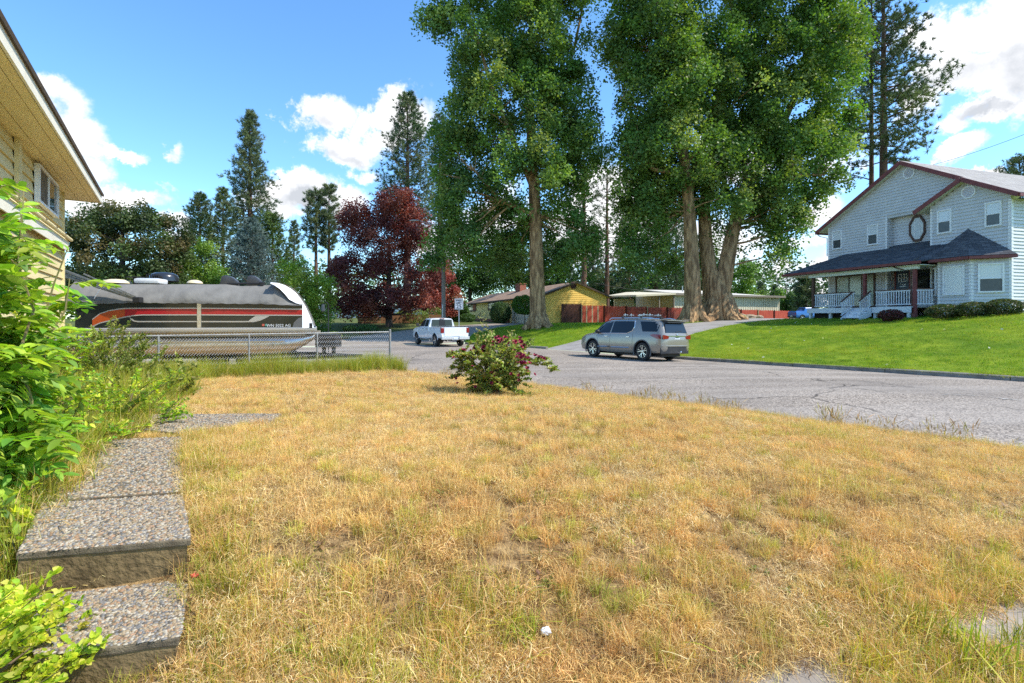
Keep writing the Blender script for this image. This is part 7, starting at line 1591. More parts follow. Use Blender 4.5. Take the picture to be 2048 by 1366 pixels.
def build_cottonwoods():
    # straight trunk on the yellow house's lawn
    d = 42; b = at(1076, 655, d); b.z = G(b.x, b.y)
    tr = [(tuple(b - Vector((0, 0, .3))), .80)] + trunk_px([(1076, 635, .68, 0), (1074, 560, .60, 0), (1072, 470, .52, 0), (1068, 380, .44, 0), (1062, 280, .36, 0), (1058, 170, .28, 0), (1062, 40, .2, .5), (1066, -140, .1, .5)], d)
    ex = [trunk_px([(1068, 380, .26, 0), (1030, 290, .2, -1), (985, 180, .15, -1.5), (950, 60, .08, -2)], d), trunk_px([(1064, 330, .24, 0), (1110, 220, .18, 1), (1150, 90, .12, 1.5), (1180, -60, .06, 2)], d), trunk_px([(1070, 430, .2, 0), (1000, 400, .14, -1.5), (940, 330, .08, -2.5)], d)]
    el = [E(1045, 475, d + 3, 120, 60, 2.6, .7), E(930, 470, d, 52, 60, 3, .8), E(1150, 470, d, 45, 70, 3.2, .7), E(1050, 380, d, 140, 70, 4.8), E(905, 390, d, 55, 60, 3, .9), E(1040, 280, d, 145, 75, 5), E(910, 270, d, 50, 70, 3), E(1160, 300, d, 50, 75, 3.4, .9), E(1040, 180, d, 125, 75, 4.6), E(1130, 190, d, 60, 70, 3.6, .8), E(930, 180, d, 45, 50, 2.6, .7),
          E(985, 80, d, 85, 75, 4.2), E(1090, 80, d, 90, 80, 4.4, .9), E(890, 30, d, 48, 30, 2.2, .7), E(855, 40, d, 18, 22, 1.2, .8), E(887, 70, d, 14, 30, 1, .6), E(1010, -40, d, 120, 70, 4.6), E(1120, -60, d, 90, 80, 4.4), E(1040, -160, d, 110, 80, 4.4), E(880, 500, d, 22, 60, 1.6, .6), E(985, 525, d + 4, 60, 35, 2.2, .5), E(1130, 520, d + 2, 40, 40, 2.2, .6)]
    broad_tree('cottonwood_tree', 'tall cottonwood with one straight trunk on the yellow house lawn', 'tree', b, [tr] + ex, el, 880, 170000, .225, cot_c, M_cot, group='cottonwood trees', clump_r=(.65, 1.15), shell=.3, droop=.7, tvar=.34, ntwig=150, roots=7)
    # the pair behind the driveway: single straight trunk
    d = 40.5; b = at(1386, 643, d); b.z = G(b.x, b.y)
    tr = [(tuple(b - Vector((0, 0, .3))), .84)] + trunk_px([(1386, 620, .70, 0), (1384, 540, .60, 0), (1381, 470, .52, 0), (1378, 420, .46, 0), (1370, 330, .4, 0), (1352, 230, .32, 0), (1330, 120, .24, 0), (1310, -20, .15, 0), (1300, -160, .08, 0)], d)
    ex = [trunk_px([(1376, 400, .3, 0), (1400, 300, .22, 1), (1440, 180, .16, 1), (1470, 40, .08, 1)], d), trunk_px([(1366, 310, .2, 0), (1300, 230, .13, -.5), (1240, 195, .06, -1)], d), trunk_px([(1372, 350, .2, 0), (1310, 340, .14, -1), (1255, 310, .07, -1.5)], d)]
    el = [E(1290, 480, d + 2, 62, 48, 2.4, .7), E(1270, 300, d, 58, 55, 3.2), E(1330, 390, d + 2, 90, 60, 2.6), E(1265, 400, d, 45, 60, 2.6, .8), E(1360, 300, d, 105, 80, 5), E(1330, 190, d, 90, 80, 4.6), E(1265, 170, d, 40, 45, 2.4, .5), E(1300, 80, d, 85, 75, 4.4), E(1400, 120, d, 80, 90, 4.4), E(1240, 60, d, 45, 60, 2.8, .6), E(1330, -30, d, 110, 80, 4.8), E(1320, -150, d, 90, 80, 4.2), E(1450, 400, d, 50, 50, 3, .6), E(1340, 500, d + 3, 45, 40, 1.6, .5), E(1270, 530, d, 40, 30, 1.8, .4)]
    broad_tree('cottonwood_tree', 'tall cottonwood with a single trunk just left of the forked one', 'tree', b, [tr] + ex, el, 680, 128000, .225, cot_c, M_cot, group='cottonwood trees', clump_r=(.65, 1.15), shell=.3, droop=.7, tvar=.34, ntwig=120, roots=7)
    d = 42; b = at(1436, 641, d); b.z = G(b.x, b.y)
    t1 = [(tuple(b - Vector((0, 0, .3))), 1.30)] + trunk_px([(1434, 610, 1.12, 0), (1430, 580, 1.0, 0), (1418, 540, .62, 0), (1411, 480, .54, 0), (1408, 420, .48, 0), (1420, 330, .4, .5), (1445, 220, .3, 1), (1460, 90, .2, 1), (1470, -80, .1, 1)], d)
    t2 = trunk_px([(1440, 590, .80, 0), (1450, 545, .66, 0), (1462, 480, .56, 0), (1476, 420, .48, .3), (1510, 340, .40, .6), (1560, 260, .3, 1), (1600, 170, .22, 1.2), (1620, 50, .14, 1.2), (1630, -80, .07, 1)], d)
    ex = [trunk_px([(1476, 420, .3, 0), (1540, 380, .22, -1), (1600, 350, .12, -1.5), (1650, 350, .06, -2)], d), trunk_px([(1540, 290, .22, 1), (1610, 270, .15, 1.5), (1680, 250, .08, 2)], d), trunk_px([(1490, 380, .24, 0), (1490, 280, .2, 1), (1520, 160, .12, 1), (1540, 30, .06, 1)], d)]
    el = [E(1510, 420, d + 1, 65, 60, 3.6, .8), E(1560, 400, d, 60, 70, 3.6, .8), E(1600, 320, d, 70, 70, 4), E(1500, 330, d, 90, 75, 4.8), E(1570, 220, d, 105, 80, 5), E(1660, 250, d, 42, 70, 2.6, .8), E(1470, 220, d, 85, 80, 4.6), E(1600, 110, d, 95, 80, 5), E(1680, 120, d, 45, 75, 3, .9), E(1480, 100, d, 90, 80, 4.6), E(1560, 10, d, 110, 80, 5), E(1660, 20, d, 62, 70, 3.6), E(1500, -90, d, 110, 80, 4.8), E(1620, -90, d, 100, 80, 4.8), E(1530, 500, d, 40, 40, 2.2, .6), E(1610, 420, d, 26, 45, 1.6, .5), E(1655, 370, d, 20, 45, 1.4, .4), E(1445, 500, d + 3, 38, 40, 1.6, .4), E(1700, 60, d, 28, 50, 2, .6), E(1575, 480, d, 22, 30, 1.4, .4)]
    broad_tree('cottonwood_tree', 'forked cottonwood with two thick stems rising from one base', 'tree', b, [t1, t2] + ex, el, 880, 170000, .225, cot_c + [(.14, .26, .035)], M_cot, group='cottonwood trees', clump_r=(.65, 1.15), shell=.3, droop=.7, tvar=.34, ntwig=150, roots=9)
build_cottonwoods()

def needle_tufts(C, D, L, cols, per=9, wid=.035, spread=.75):
    """bundles of long needles at points C around directions D"""
    n = len(C); C = np.repeat(C, per, 0); D = np.repeat(D, per, 0); T = np.repeat(cols, per, 0)
    v = D + rng.normal(0, spread, (n * per, 3)); v /= np.linalg.norm(v, axis=1)[:, None] + 1e-9; s = np.cross(v, rng.normal(0, 1, (n * per, 3))); s /= np.linalg.norm(s, axis=1)[:, None] + 1e-9
    l = (L * rng.uniform(.6, 1.2, n * per))[:, None]; w = wid * .5
    V = np.stack([C - s * w, C + s * w, C + v * l + s * w * .2, C + v * l - s * w * .2], 1).reshape(-1, 3)
    return V, np.arange(len(V)).reshape(-1, 4), np.repeat(T * rng.uniform(.75, 1.25, (n * per, 1)), 4, 0)
pine_c = [(.12, .17, .08), (.15, .20, .09), (.18, .22, .09), (.11, .155, .09), (.165, .195, .095)]
def conifer(name, label, px, ytop, ybase, d, hw, crown0, group='pines', cat='tree', shape='cone', nb=120, ntuft=14, cols=pine_c, tl=.38, tw=.05, per=12, r0=None, top_round=.25, droop=.15, sparse=0.0, bark=None, lean=0, extra=()):
    """conifer whose crown spans ytop..crown0 pixels, half width hw pixels"""
    top = at(px + lean, ytop, d); b = at(px, ybase, d); b.z = G(b.x, b.y); T = thing(name, label, cat, b, 0, group); H = top.z - b.z; zc = at(px, crown0, d).z - b.z; W = hw * d / 1024; ln = (top.x - b.x)
    r0 = r0 or H * .014 + .08; ax = lambda z: Vector((ln * z / H, 0, z)); mb = MB(); mb.tube([ax(H * t) - Vector((0, 0, .3 if t == 0 else 0)) for t in (0, .1, .3, .6, .85, 1)], [r0 * 1.15, r0, r0 * .86, r0 * .55, r0 * .25, .02], 10); mb.build('trunk', bark or M_bark2, T, smooth=True)
    lb = MB(); CT = []; DT = []; CL = []
    def env(f):  # f: 0 at crown bottom, 1 at top
        if shape == 'cone': return (1 - f) ** .75 * (.35 + .65 * min(1, f * 4 + .25)) + .05
        if shape == 'round': return math.sqrt(max(0, 1 - (max(0, f - .35) / .65) ** 2)) * (.45 + .55 * min(1, f * 3)) + .05
        return (1 - f) ** .55 * (.55 + .45 * min(1, f * 5)) + .06
    cl = np.array(cols)
    for i in range(nb):
        f = ((i + random.random()) / nb) ** .9; z = zc + (H - zc) * f; a = i * 2.399 + random.uniform(-.4, .4); L = W * env(f) * random.uniform(.55, 1.12)
        if random.random() < sparse: continue
        up = (.10 + .55 * f - droop * (1 - f)); e = Vector((math.cos(a), math.sin(a), up)) * L; s = ax(z); mid = s + e * .5 + Vector((0, 0, -.06 * L)); pts = [s, mid, s + e + Vector((0, 0, .10 * L))]
        lb.tube(pts, [max(.012, .018 * L + .01), .012 * L + .008, .006], 4, cap=False); n = max(4, int(ntuft * 1.35 * (.25 + .75 * L / W) * random.uniform(.7, 1.3))); col = cl[random.randrange(len(cl))] * random.uniform(.75, 1.2)
        for k in range(n):
            t = random.uniform(.25, 1.0) ** .75; p = (pts[0].lerp(pts[1], t * 2) if t < .5 else pts[1].lerp(pts[2], t * 2 - 1)) + Vector((random.gauss(0, .14), random.gauss(0, .14), random.gauss(0, .07))) * L * (1.0 if t > .4 else .5)
            CT.append(tuple(p)); q = e.normalized() + Vector((0, 0, .35)); DT.append(tuple(q)); CL.append(col)
    for (ex, ey, el_) in extra:   # long individual boughs, in pixels
        pts = [Vector(at(ex[k], ey[k], d)) - b for k in range(len(ex))]; pts = [p + Vector((0, .3 * math.sin(k), 0)) for k, p in enumerate(pts)]; lb.tube(pts, [.07 * (1 - .8 * k / len(pts)) for k in range(len(pts))], 5)
        for k in range(el_):
            t = random.uniform(.25, 1) * (len(pts) - 1); i = min(int(t), len(pts) - 2); p = pts[i].lerp(pts[i + 1], t - i) + Vector((random.gauss(0, .4), random.gauss(0, .5), random.gauss(0, .3))); CT.append(tuple(p)); DT.append((random.gauss(0, .4), random.gauss(0, .4), .5)); CL.append(cl[random.randrange(len(cl))])
    lb.build('branches', bark or M_bark2, T, smooth=True, kind='stuff')
    V, F, Tn = needle_tufts(np.array(CT), np.array(DT), tl, np.array(CL), per=per, wid=tw); link('crown', npmesh('crown', V, F, M_ndl, Tn), T)
    return T

conifers_extra = ((1186, 455, 34, 92, 'dark fir between the two bare stemmed pines'), (1404, 470, 40, 104, 'dark fir seen between the single and the forked trunk'), (1128, 480, 36, 96, 'dark fir above the ridge of the yellow gable'))
grn_c = [(.09, .15, .035), (.12, .18, .04), (.07, .12, .035)]
blu_c = [(.14, .20, .18), (.17, .23, .21), (.11, .16, .15)]
drk_c = [(.075, .14, .05), (.10, .17, .06), (.065, .115, .05)]
conifer('pine_tree', 'tall pointed pine that tops the group behind the boat', 500, 224, 600, 75, 58, 500, nb=230, ntuft=17, tl=.5, tw=.07)
conifer('pine_tree', 'rounded pine at the left end of the group behind the boat', 400, 388, 600, 80, 44, 560, nb=130, ntuft=15, shape='col', cols=pine_c + grn_c, tl=.5, tw=.075)
conifer('pine_tree', 'shorter pine between the rounded pine and the tallest pine', 446, 378, 600, 84, 38, 560, nb=130, ntuft=14, shape='col', cols=pine_c + grn_c[:2], tl=.5, tw=.075)
conifer('pine_tree', 'broad green pine low to the right of the tallest pine', 545, 430, 600, 70, 50, 580, nb=120, ntuft=15, shape='col', cols=grn_c, tl=.45, tw=.07)
conifer('spruce_tree', 'blue grey spruce in front of the tallest pine', 503, 440, 605, 60, 62, 590, group='conifers', nb=200, ntuft=18, shape='cone', cols=blu_c, tl=.34, tw=.055, droop=.25)
conifer('pine_tree', 'slim lone pine right of the blue grey spruce', 588, 444, 600, 95, 24, 560, nb=70, ntuft=12, tl=.5, tw=.08, shape='col')
conifer('pine_tree', 'left one of two high crowned pines beside the red tree', 632, 384, 600, 85, 28, 505, nb=80, ntuft=13, shape='round', tl=.55, tw=.08, sparse=.1)
conifer('pine_tree', 'right one of two high crowned pines beside the red tree', 658, 373, 600, 86, 27, 500, nb=80, ntuft=13, shape='round', tl=.55, tw=.08, sparse=.1)
conifer('pine_tree', 'dark tall pine rising behind the red leaved tree', 815, 190, 600, 75, 66, 470, nb=200, ntuft=17, shape='col', cols=pine_c + drk_c, tl=.5, tw=.07)
conifer('pine_tree', 'dark pine half hidden by the left edge of the cottonwood crown', 880, 230, 600, 82, 55, 540, nb=150, ntuft=15, shape='col', cols=pine_c + drk_c, tl=.5, tw=.075)
conifer('pine_tree', 'bare stemmed pine left of the thin pine between the cottonwoods', 1168, 250, 600, 70, 42, 470, nb=70, ntuft=12, shape='round', cols=drk_c + pine_c, tl=.5, tw=.06, r0=.42, sparse=.25)
conifer('pine_tree', 'thin sparse pine seen in the gap between the cottonwoods', 1214, 300, 600, 72, 50, 575, nb=90, ntuft=11, shape='col', tl=.5, tw=.05, r0=.36, sparse=.3)
conifer('fir_tree', 'dark fir behind the left end of the red fence', 1258, 425, 640, 80, 46, 610, group='conifers', nb=150, ntuft=16, shape='col', cols=drk_c, tl=.45, tw=.07)
conifer('fir_tree', 'dark fir behind the carport of the cream building', 1312, 395, 640, 84, 58, 610, group='conifers', nb=180, ntuft=17, shape='col', cols=drk_c, tl=.45, tw=.07)
conifer('fir_tree', 'dark fir just left of the single cottonwood trunk', 1352, 420, 640, 90, 45, 610, group='conifers', nb=130, ntuft=15, shape='col', cols=drk_c, tl=.45, tw=.07)
conifer('pine_tree', 'tall red barked pine behind the roof of the blue grey house', 1767, -160, 640, 48, 95, 330, nb=150, ntuft=24, shape='col', tl=.36, tw=.06, r0=.42, sparse=.2, droop=.1, per=20, extra=[((1768, 1800, 1840, 1880, 1912), (205, 190, 185, 165, 128), 70), ((1768, 1800, 1830, 1850, 1850), (240, 225, 245, 265, 300), 55), ((1768, 1800, 1835, 1860), (130, 100, 110, 130), 45), ((1768, 1790, 1815), (280, 262, 260), 22), ((1766, 1740, 1715), (170, 160, 180), 24), ((1768, 1800, 1830), (60, 30, 20), 40), ((1768, 1800, 1815), (330, 315, 320), 20), ((1768, 1805, 1835, 1845), (180, 165, 175, 195), 36)])
conifer('pine_tree', 'slimmer pine close beside the red barked pine', 1743, -120, 640, 51, 60, 330, nb=80, ntuft=16, shape='col', tl=.34, tw=.06, r0=.27, sparse=.3, per=14, extra=[((1743, 1715, 1690), (360, 350, 370), 26), ((1743, 1720, 1700), (300, 285, 280), 24), ((1743, 1770, 1790), (390, 380, 385), 18)])
conifer('pine_tree', 'pine top showing behind the roof at the right photo edge', 2040, 318, 640, 70, 40, 420, nb=90, ntuft=15, shape='round', tl=.4, tw=.06)
conifer('pine_tree', 'bushy pine standing beyond the porch post', 1612, 545, 645, 66, 34, 632, nb=100, ntuft=15, shape='cone', cols=pine_c + drk_c, tl=.4, tw=.06)
for (x, t, h, lb) in ((1522, 566, 16, 'small distant pine right of the light green tree'), (1550, 572, 16, 'small distant pine above the roof end of the cream building'), (1590, 585, 14, 'low distant pine behind the slim utility pole')):
    conifer('pine_tree', lb, x, t, 640, 120, h, 630, nb=50, ntuft=12, shape='cone', tl=.7, tw=.12, group='distant pines')

for (x, t, h, dd_, lb) in conifers_extra: conifer('fir_tree', lb, x, t, 640, dd_, h, 615, group='conifers', nb=120, ntuft=15, shape='col', cols=drk_c, tl=.5, tw=.08)
map_c = [(.055, .085, .03), (.075, .11, .035), (.11, .115, .04), (.14, .115, .045), (.05, .075, .03), (.09, .14, .04)]
def simple_trunk(px, pyb, d, pyt, r, lean=0):
    b = at(px, pyb, d); b.z = G(b.x, b.y); t = at(px + lean, pyt, d); return b, [[(tuple(b - Vector((0, 0, .2))), r * 1.2), (tuple(b.lerp(t, .15)), r), (tuple(b.lerp(t, .5)), r * .75), (tuple(t), r * .3)]]
def dec(label, px, pyb, d, pyt, r, el, ncl, nl, leaf, cols, name='tree', cat='tree', m=None, bark=None, **k):
    b, tr = simple_trunk(px, pyb, d, pyt, r); return broad_tree(name, label, cat, b, tr, el, ncl, nl, leaf, cols, m, bark or M_barkd, **k)
dec('big round dark green maple behind the left end of the boat', 245, 620, 45, 450, .35, [E(245, 500, 45, 115, 70, 4.6), E(175, 530, 45, 50, 60, 3), E(320, 510, 45, 52, 60, 3), E(230, 440, 45, 55, 30, 3, 1.2), E(285, 440, 45, 45, 32, 2.6, 1.2), E(185, 465, 45, 40, 35, 2.4), E(335, 470, 45, 30, 30, 2), E(250, 570, 45, 125, 40, 4)], 240, 52000, .20, map_c, clump_r=(.55, .95), shell=.55, ntwig=40, name='maple_tree')
lg = [(.13, .24, .03), (.17, .29, .04), (.10, .19, .025), (.22, .32, .05)]
dec('bright green young tree between the maple and the pines', 385, 615, 50, 510, .12, [E(390, 530, 50, 42, 45, 2), E(425, 555, 50, 26, 40, 1.5), E(365, 550, 50, 26, 50, 1.5), E(400, 500, 50, 24, 20, 1.2)], 70, 11000, .17, lg, clump_r=(.5, .85), ntwig=20)
dec('light green bushy tree between the boat bow and the red tree', 622, 660, 44, 560, .14, [E(625, 575, 44, 42, 50, 2), E(600, 600, 44, 40, 50, 2), E(640, 620, 44, 30, 40, 1.6), E(590, 545, 44, 26, 26, 1.4), E(615, 640, 44, 34, 24, 1.5)], 110, 20000, .15, [(.16, .27, .03), (.21, .32, .035), (.12, .21, .025), (.30, .36, .06)], clump_r=(.45, .8), ntwig=24)
red_c = [(.17, .06, .05), (.13, .045, .042), (.22, .075, .052), (.10, .038, .036), (.29, .105, .065), (.18, .06, .055)]
dec('large dark red plum tree beyond the white pickup', 778, 652, 52, 470, .32, [E(770, 560, 52, 112, 62, 5), E(765, 480, 52, 88, 60, 4.6), E(790, 420, 52, 55, 40, 3.2), E(830, 470, 52, 36, 50, 2.6), E(690, 550, 52, 40, 55, 2.8), E(720, 450, 52, 40, 44, 2.8), E(770, 605, 52, 105, 26, 4.6), E(850, 540, 52, 26, 50, 2.2), E(805, 400, 52, 28, 20, 1.6), E(680, 600, 52, 26, 30, 2)], 300, 62000, .20, red_c, m=M_red, clump_r=(.6, 1.05), shell=.45, ntwig=60, name='plum_tree', roots=0)
dec('smaller pinkish red tree behind the wooden pole', 880, 640, 62, 570, .16, [E(880, 580, 62, 30, 48, 2), E(900, 600, 62, 24, 34, 1.7), E(862, 595, 62, 20, 36, 1.5), E(885, 545, 62, 18, 22, 1.3)], 70, 12000, .2, [(.30, .10, .075), (.36, .14, .085), (.25, .07, .065), (.4, .2, .12)], m=M_red, clump_r=(.5, .9), ntwig=16, name='plum_tree')
dk = [(.05, .115, .03), (.07, .15, .035), (.042, .095, .03), (.10, .18, .045)]
dec('dark leafy tree behind the left end of the tan roof', 940, 640, 92, 520, .4, [E(940, 530, 92, 60, 60, 5), E(985, 545, 92, 55, 45, 5), E(905, 560, 92, 40, 50, 4), E(1000, 500, 92, 50, 50, 4)], 110, 20000, .34, dk, clump_r=(1.1, 1.8), ntwig=20)
dec('mid green tree behind the ranch chimney', 1060, 640, 95, 520, .4, [E(1050, 540, 95, 50, 40, 5), E(1110, 530, 95, 40, 50, 4), E(1025, 520, 95, 45, 40, 4)], 90, 15000, .34, [(.06, .12, .03), (.09, .16, .04), (.045, .09, .025), (.14, .19, .06)], clump_r=(1.1, 1.8), ntwig=20)
dec('pale green tree behind the cream building left part', 1235, 640, 90, 540, .3, [E(1240, 585, 90, 50, 40, 4), E(1195, 580, 90, 35, 36, 3.4), E(1290, 590, 90, 40, 40, 4)], 80, 14000, .32, dk + [(.1, .17, .05)], clump_r=(1.0, 1.7), ntwig=14)
dec('light green round tree above the cream building roof', 1488, 640, 98, 550, .3, [E(1485, 560, 98, 32, 36, 3.2), E(1505, 580, 98, 24, 26, 2.4), E(1460, 585, 98, 24, 30, 2.4)], 60, 11000, .3, lg, clump_r=(.8, 1.5), ntwig=14)
dec('dark bushy tree at the right end of the cream building', 1572, 640, 82, 600, .2, [E(1570, 605, 82, 18, 28, 1.8), E(1590, 615, 82, 26, 16, 2), E(1555, 600, 82, 12, 20, 1.2)], 40, 7000, .24, dk + lg[:2], clump_r=(.6, 1.1), ntwig=10)
dec('dark tree filling the gap behind the two big trunks', 1420, 640, 105, 500, .4, [E(1400, 560, 105, 45, 55, 5), E(1440, 560, 105, 30, 40, 4)], 60, 9000, .38, dk, clump_r=(1.1, 2), ntwig=10)
dec('hazy tree at the end of the side street behind the boat', 330, 640, 78, 560, .3, [E(330, 580, 78, 130, 36, 5), E(170, 590, 78, 110, 36, 5), E(470, 590, 78, 80, 30, 4)], 120, 16000, .32, dk + map_c, clump_r=(1.0, 1.8), ntwig=14)

# ---------------------------------------------------------------- shrubs and beds
def shrub(label, px, py, d, rx, ry, n, leaf, cols, name='shrub', cat='shrub', group=None, rd=None, m=None, trunk=None, y_c=None):
    k = d / 1024; b = at(px, py, d); z = G(b.x, b.y); b.z = z; hh = ry * k; cz = z + hh * .95 if trunk is None else z + trunk + hh
    T = thing(name, label, cat, b, 0, group); N = int(n); dd = rng.normal(0, 1, (N, 3)); dd /= np.linalg.norm(dd, axis=1)[:, None]; r = rng.uniform(.5, 1, N)[:, None] ** .4
    bump = 1 + .16 * np.array([mnoise.noise(Vector(v) * 2.3 + Vector((px * .1, 0, 0))) for v in dd])[:, None]
    P = dd * r * bump * np.array([rx * k, (rd if rd else rx * k), hh]); P[:, 2] += cz - z; P = P[P[:, 2] > .02]
    cl = np.array(cols); tn = cl[rng.integers(0, len(cl), len(P))] * rng.uniform(.75, 1.25, (len(P), 1)); V, F, Tn = leaf_quads(P, leaf, tn, updown=.9); link('foliage', npmesh('foliage', V, F, m or M_dec, Tn), T)
    mb = MB()
    if trunk is not None: mb.tube([(0, 0, -.1), (.03, 0, trunk * .6), (0, 0, trunk + hh * .6)], [.07, .055, .03], 7)
    else:
        for j in range(6): a = j * 1.05; mb.tube([(.05 * math.cos(a), .05 * math.sin(a), -.1), (rx * k * .55 * math.cos(a), rx * k * .55 * math.sin(a), hh * 1.1)], [.03, .01], 4)
    mb.build('stems', M_twig, T); return T
hd = [(.05, .085, .025), (.07, .11, .03), (.10, .12, .035), (.04, .06, .02), (.12, .10, .04)]
for (px, py, rx, ry, d, lb) in ((1890, 634, 38, 15, 23.6, 'low clipped shrub at the left end of the row below the bay windows'), (1950, 632, 36, 16, 22.8, 'middle low shrub of the row below the bay windows'), (2008, 629, 36, 17, 22.3, 'low shrub at the right end of the row below the bay windows')): shrub(lb, px, py, d, rx, ry, 5200, .06, hd, group='shrubs under the bay', rd=.55)
shrub('dark red leaved shrub beside the porch stairs', 1782, 634, 25.5, 22, 12, 2600, .07, [(.13, .035, .035), (.09, .03, .03), (.16, .06, .05), (.05, .05, .03)], m=M_red)
shrub('dark round evergreen bush beside the white garage door', 1001, 650, 57, 22, 22, 6500, .14, drk_c, group=None, rd=1.2)
shrub('clipped ball shaped tree on a bare stem by the trunk', 1049, 650, 46, 26, 20, 7000, .11, [(.05, .13, .02), (.08, .17, .025), (.12, .22, .03)], name='topiary_tree', cat='tree', trunk=1.05)
gb = [(.12, .2, .03), (.18, .26, .05), (.08, .14, .03), (.3, .32, .12)]
for (px, py, d, rx, ry, lb) in ((735, 663, 46, 22, 9, 'low dark spreading shrub under the red tree'), (700, 655, 47, 14, 6, 'small yellow green shrub on the bank left of the red tree'), (668, 664, 40, 16, 10, 'bright green shrub at the foot of the black lantern'), (690, 672, 42, 10, 4, 'low flowering plant at the kerb of the bank'), (835, 640, 58, 26, 14, 'pale flowering shrub behind the white pickup cab'), (868, 636, 60, 22, 16, 'green shrub left of the wooden utility pole'), (805, 640, 60, 18, 12, 'leafy shrub on the wooden terrace wall'), (935, 652, 62, 16, 9, 'dark shrub by the ranch house corner')): shrub(lb, px, py, d, rx, ry, 2600, .12, gb if 'dark' not in lb else dk, group=None)
shrub('dark tall hedge mass between the wooden pole and the ranch house', 912, 648, 64, 26, 22, 6000, .2, dk, group=None, name='hedge', cat='hedge')
shrub('yellow green hedge behind the blue pickup', 1590, 640, 74, 36, 12, 5000, .2, gb, name='hedge', cat='hedge')
def garden():
    mw = mat('terrace_wood', (.17, .075, .035), (.25, .12, .06), scale=3, rough=.9, stretch=(.5, .5, 4)); p = at(715, 645, 56); q = at(905, 645, 59); T = thing('retaining_wall', 'brown wooden terrace wall behind the red tree trunk', 'wall', (p.x, p.y, G(p.x, p.y))); o = T.location.copy(); e = Vector((q.x - p.x, q.y - p.y, 0)); L = e.length; e.normalize()
    n = int(L / 2.4)
    for i in range(n):
        for k in range(4): a = e * (i * 2.4 + .02); mb = MB(); mb.beam(a + Vector((0, 0, .15 + .25 * k)), a + e * 2.36 + Vector((0, 0, .15 + .25 * k)), .12, .235); mb.build('sleeper', mw, T)
    ml = at(1385, 650, 40)
    # edging and rocks along the driveway by the big trunks
    t = thing('stone_edging', 'dark low stone edging between the driveway and the big trunks', 'edging', (*RP(10.6, 9), G(*RP(10.6, 9)))); o = t.location.copy(); mr = mat('edging_stone', (.13, .11, .09), (.22, .19, .15), scale=5, rough=.95, bump=.5, bscale=15)
    for i in range(26):
        x, y = RP(10.5 + .0 * i, 6 + i * .5); z = G(x, y); mb = MB(); mb.box(-.24, -.12, -.1, .24, .12, .26 + random.uniform(-.03, .03)); mb.build('stone', mr, t, bevel=.03, loc=(x - o.x, y - o.y, z - o.z), rot=(0, 0, math.atan2(NN.y, NN.x) + random.uniform(-.1, .1)))
    b = at(1460, 640, 43); b.z = G(b.x, b.y)
    shrub('lime green ground cover mound below the forked trunk', 1457, 641, 43, 32, 5, 4200, .10, [(.34, .42, .03), (.42, .48, .05), (.28, .38, .03)], rd=1.0)
    for i, (px, py, d, s, lb) in enumerate(((1478, 640, 44, .55, 'brown boulder beside the lime ground cover'), (1500, 642, 45, .4, 'small tan boulder at the foot of the red fence'), (1517, 643, 46, .3, 'smallest tan rock at the right end of the rock row'))):
        c = at(px, py, d); mb = MB(); mb.ell((0, 0, .1), (s * 1.5, s, s * .6), 12, 8, .1); mb.build('boulder', mat('rock_tan', (.28, .21, .14), (.38, .3, .21), scale=4, rough=.95, bump=.5, bscale=9), None, label=lb, cat='boulder', group='boulders by the driveway', loc=(c.x, c.y, G(c.x, c.y)))
    # far wooded hill, distance haze put into its bluish colour
    mb = MB(); nx = 60; V = []; 
    for j, (yy, s) in enumerate(((900, 0), (1100, 1), (1400, .6))):
        for i in range(nx + 1): x = -400 + 1900 * i / nx; V.append((x, yy, -4 + s * (34 + 30 * mnoise.noise(Vector((x * .004, 2, 0))) + 9 * mnoise.noise(Vector((x * .03, 5, 0))))))
    mb.add(V, [(j * (nx + 1) + i, j * (nx + 1) + i + 1, (j + 1) * (nx + 1) + i + 1, (j + 1) * (nx + 1) + i) for j in range(2) for i in range(nx)]); mb.build('hills', mat('hill_forest_haze', (.06, .10, .12), (.09, .135, .16), scale=.05, rough=1.0), kind='structure', smooth=True)
    # far-off wood closing the view
    n = 46000; a = rng.uniform(-1.25, 1.25, n); dd = rng.uniform(125, 165, n); X = dd * a; Y = dd * 1.0; gx = a * 30
    top = 7 + 9 * fbm(gx, gx * 0, 1.7, 4) + 3 * fbm(gx, gx * 0, .35, 6) + 2.5 * fbm(gx, gx * 0, .12, 8); Z = 1.0 + top * rng.uniform(0, 1, n) ** .7
    k = fbm(gx * 2, gx * 0, 1.0, 12); cl = np.where((k > .55)[:, None], np.array([[.10, .17, .04]]), np.array([[.045, .085, .04]])) * rng.uniform(.7, 1.3, (n, 1))
    V, F, Tn = leaf_quads(np.column_stack([X, Y, Z]), .85, cl); link('treeline', npmesh('treeline', V, F, M_dec, Tn), kind='stuff')
    # pale petals and leaves lying on the right lawn
    n = 46; X = rng.uniform(7, 24, n); Y = rng.uniform(13, 30, n); k = inpoly(X, Y, rlawn_poly) & ~inpoly(X, Y, drive_poly) & ((X - 23.4) * .956 + (Y - 24) * .292 < -2.5); X, Y = X[k], Y[k]; Z = gzn(X, Y) + .05
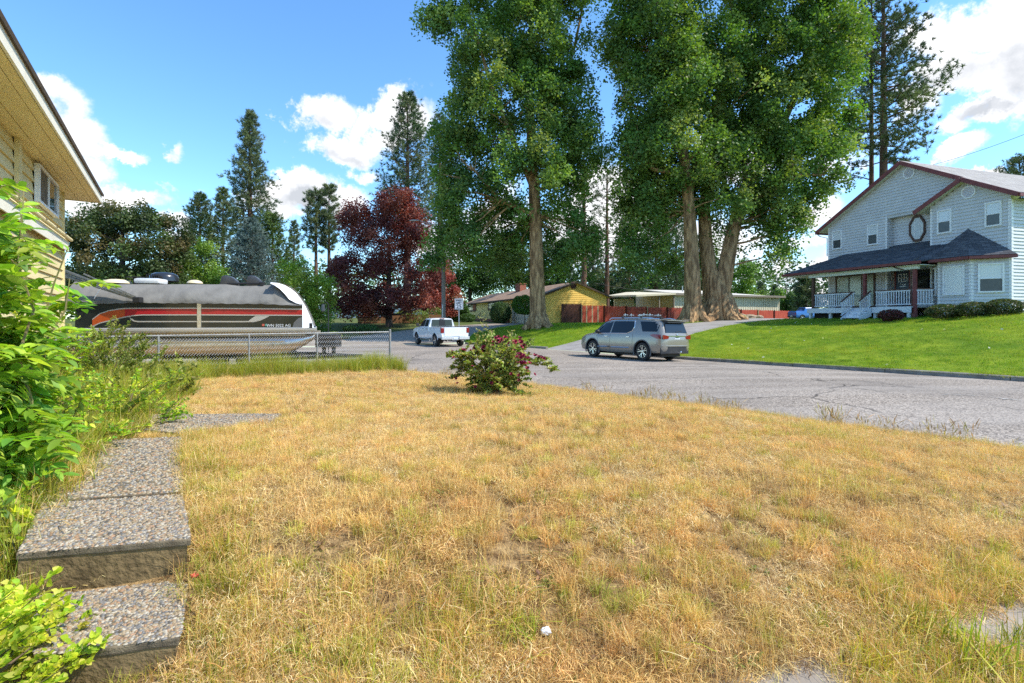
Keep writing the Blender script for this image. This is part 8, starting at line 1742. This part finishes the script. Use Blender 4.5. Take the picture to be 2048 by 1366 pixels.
    V, F, Tn = leaf_quads(np.column_stack([X, Y, Z]), .11, np.tile([(.6, .58, .48)], (len(X), 1)), updown=.2); link('fallen_leaves', npmesh('fallen_leaves', V, F, M_dec, Tn), kind='stuff')
garden()

# ---------------------------------------------------------------- small things on the ground
def ground_hit(px, py):
    d = 1.0
    for _ in range(400):
        p = at(px, py, d); z = G(p.x, p.y)
        if p.z <= z: break
        d += .03
    return Vector((p.x, p.y, z))
def small_things():
    for (px, py, s, c, nm, lb) in ((1092, 1282, .028, (.75, .75, .76), 'paper_scrap', 'white crumpled paper scrap lying in the dry lawn'), (389, 1163, .02, (.5, .04, .035), 'red_petal', 'small red petal beside the lower step')):
        p = ground_hit(px, py); mb = MB(); mb.ell((0, 0, .03), (s, s * .8, s * .55), 9, 6, .22); mb.build(nm, mat(nm, c, rough=.7), None, label=lb, cat='scrap' if nm == 'paper_scrap' else 'petal', loc=p)
    # worn paint scuffs on the road, a thin sheet just above the asphalt
    mb = MB()
    for (a, b, w) in (((1900, 789), (1962, 793), .05), ((1975, 794), (2046, 803), .06), ((1880, 792), (1902, 788), .03), ((2000, 799), (2030, 800), .09), ((790, 727), (850, 722), .06), ((930, 716), (1000, 712), .07), ((1130, 733), (1220, 728), .05), ((1230, 742), (1290, 738), .04)):
        pts = []
        for (px, py) in (a, b):
            d = 3.0
            while d < 60:
                q = at(px, py, d)
                if q.z <= zroad(q.x, q.y): break
                d += .05
            pts.append(Vector((q.x, q.y, 0)))
        e = pts[1] - pts[0]; n = 9; nr = Vector((-e.y, e.x, 0)).normalized(); L = []; R_ = []
        for i in range(n + 1):
            t = i / n; c = pts[0] + e * t + nr * random.gauss(0, .015); h = w * .5 * random.uniform(.25, 1.1) * (1 - abs(2 * t - 1) ** 3 * .9); up = lambda v: (v.x, v.y, zroad(v.x, v.y) + .012)
            L.append(up(c + nr * h)); R_.append(up(c - nr * h))
        mb.add(L + R_, [(i, i + 1, n + 2 + i, n + 1 + i) for i in range(n)])
    mb.build('road_scuffs', mat('worn_paint', (.48, .46, .42), (.34, .32, .29), scale=9, rough=.85), kind='structure')
small_things()
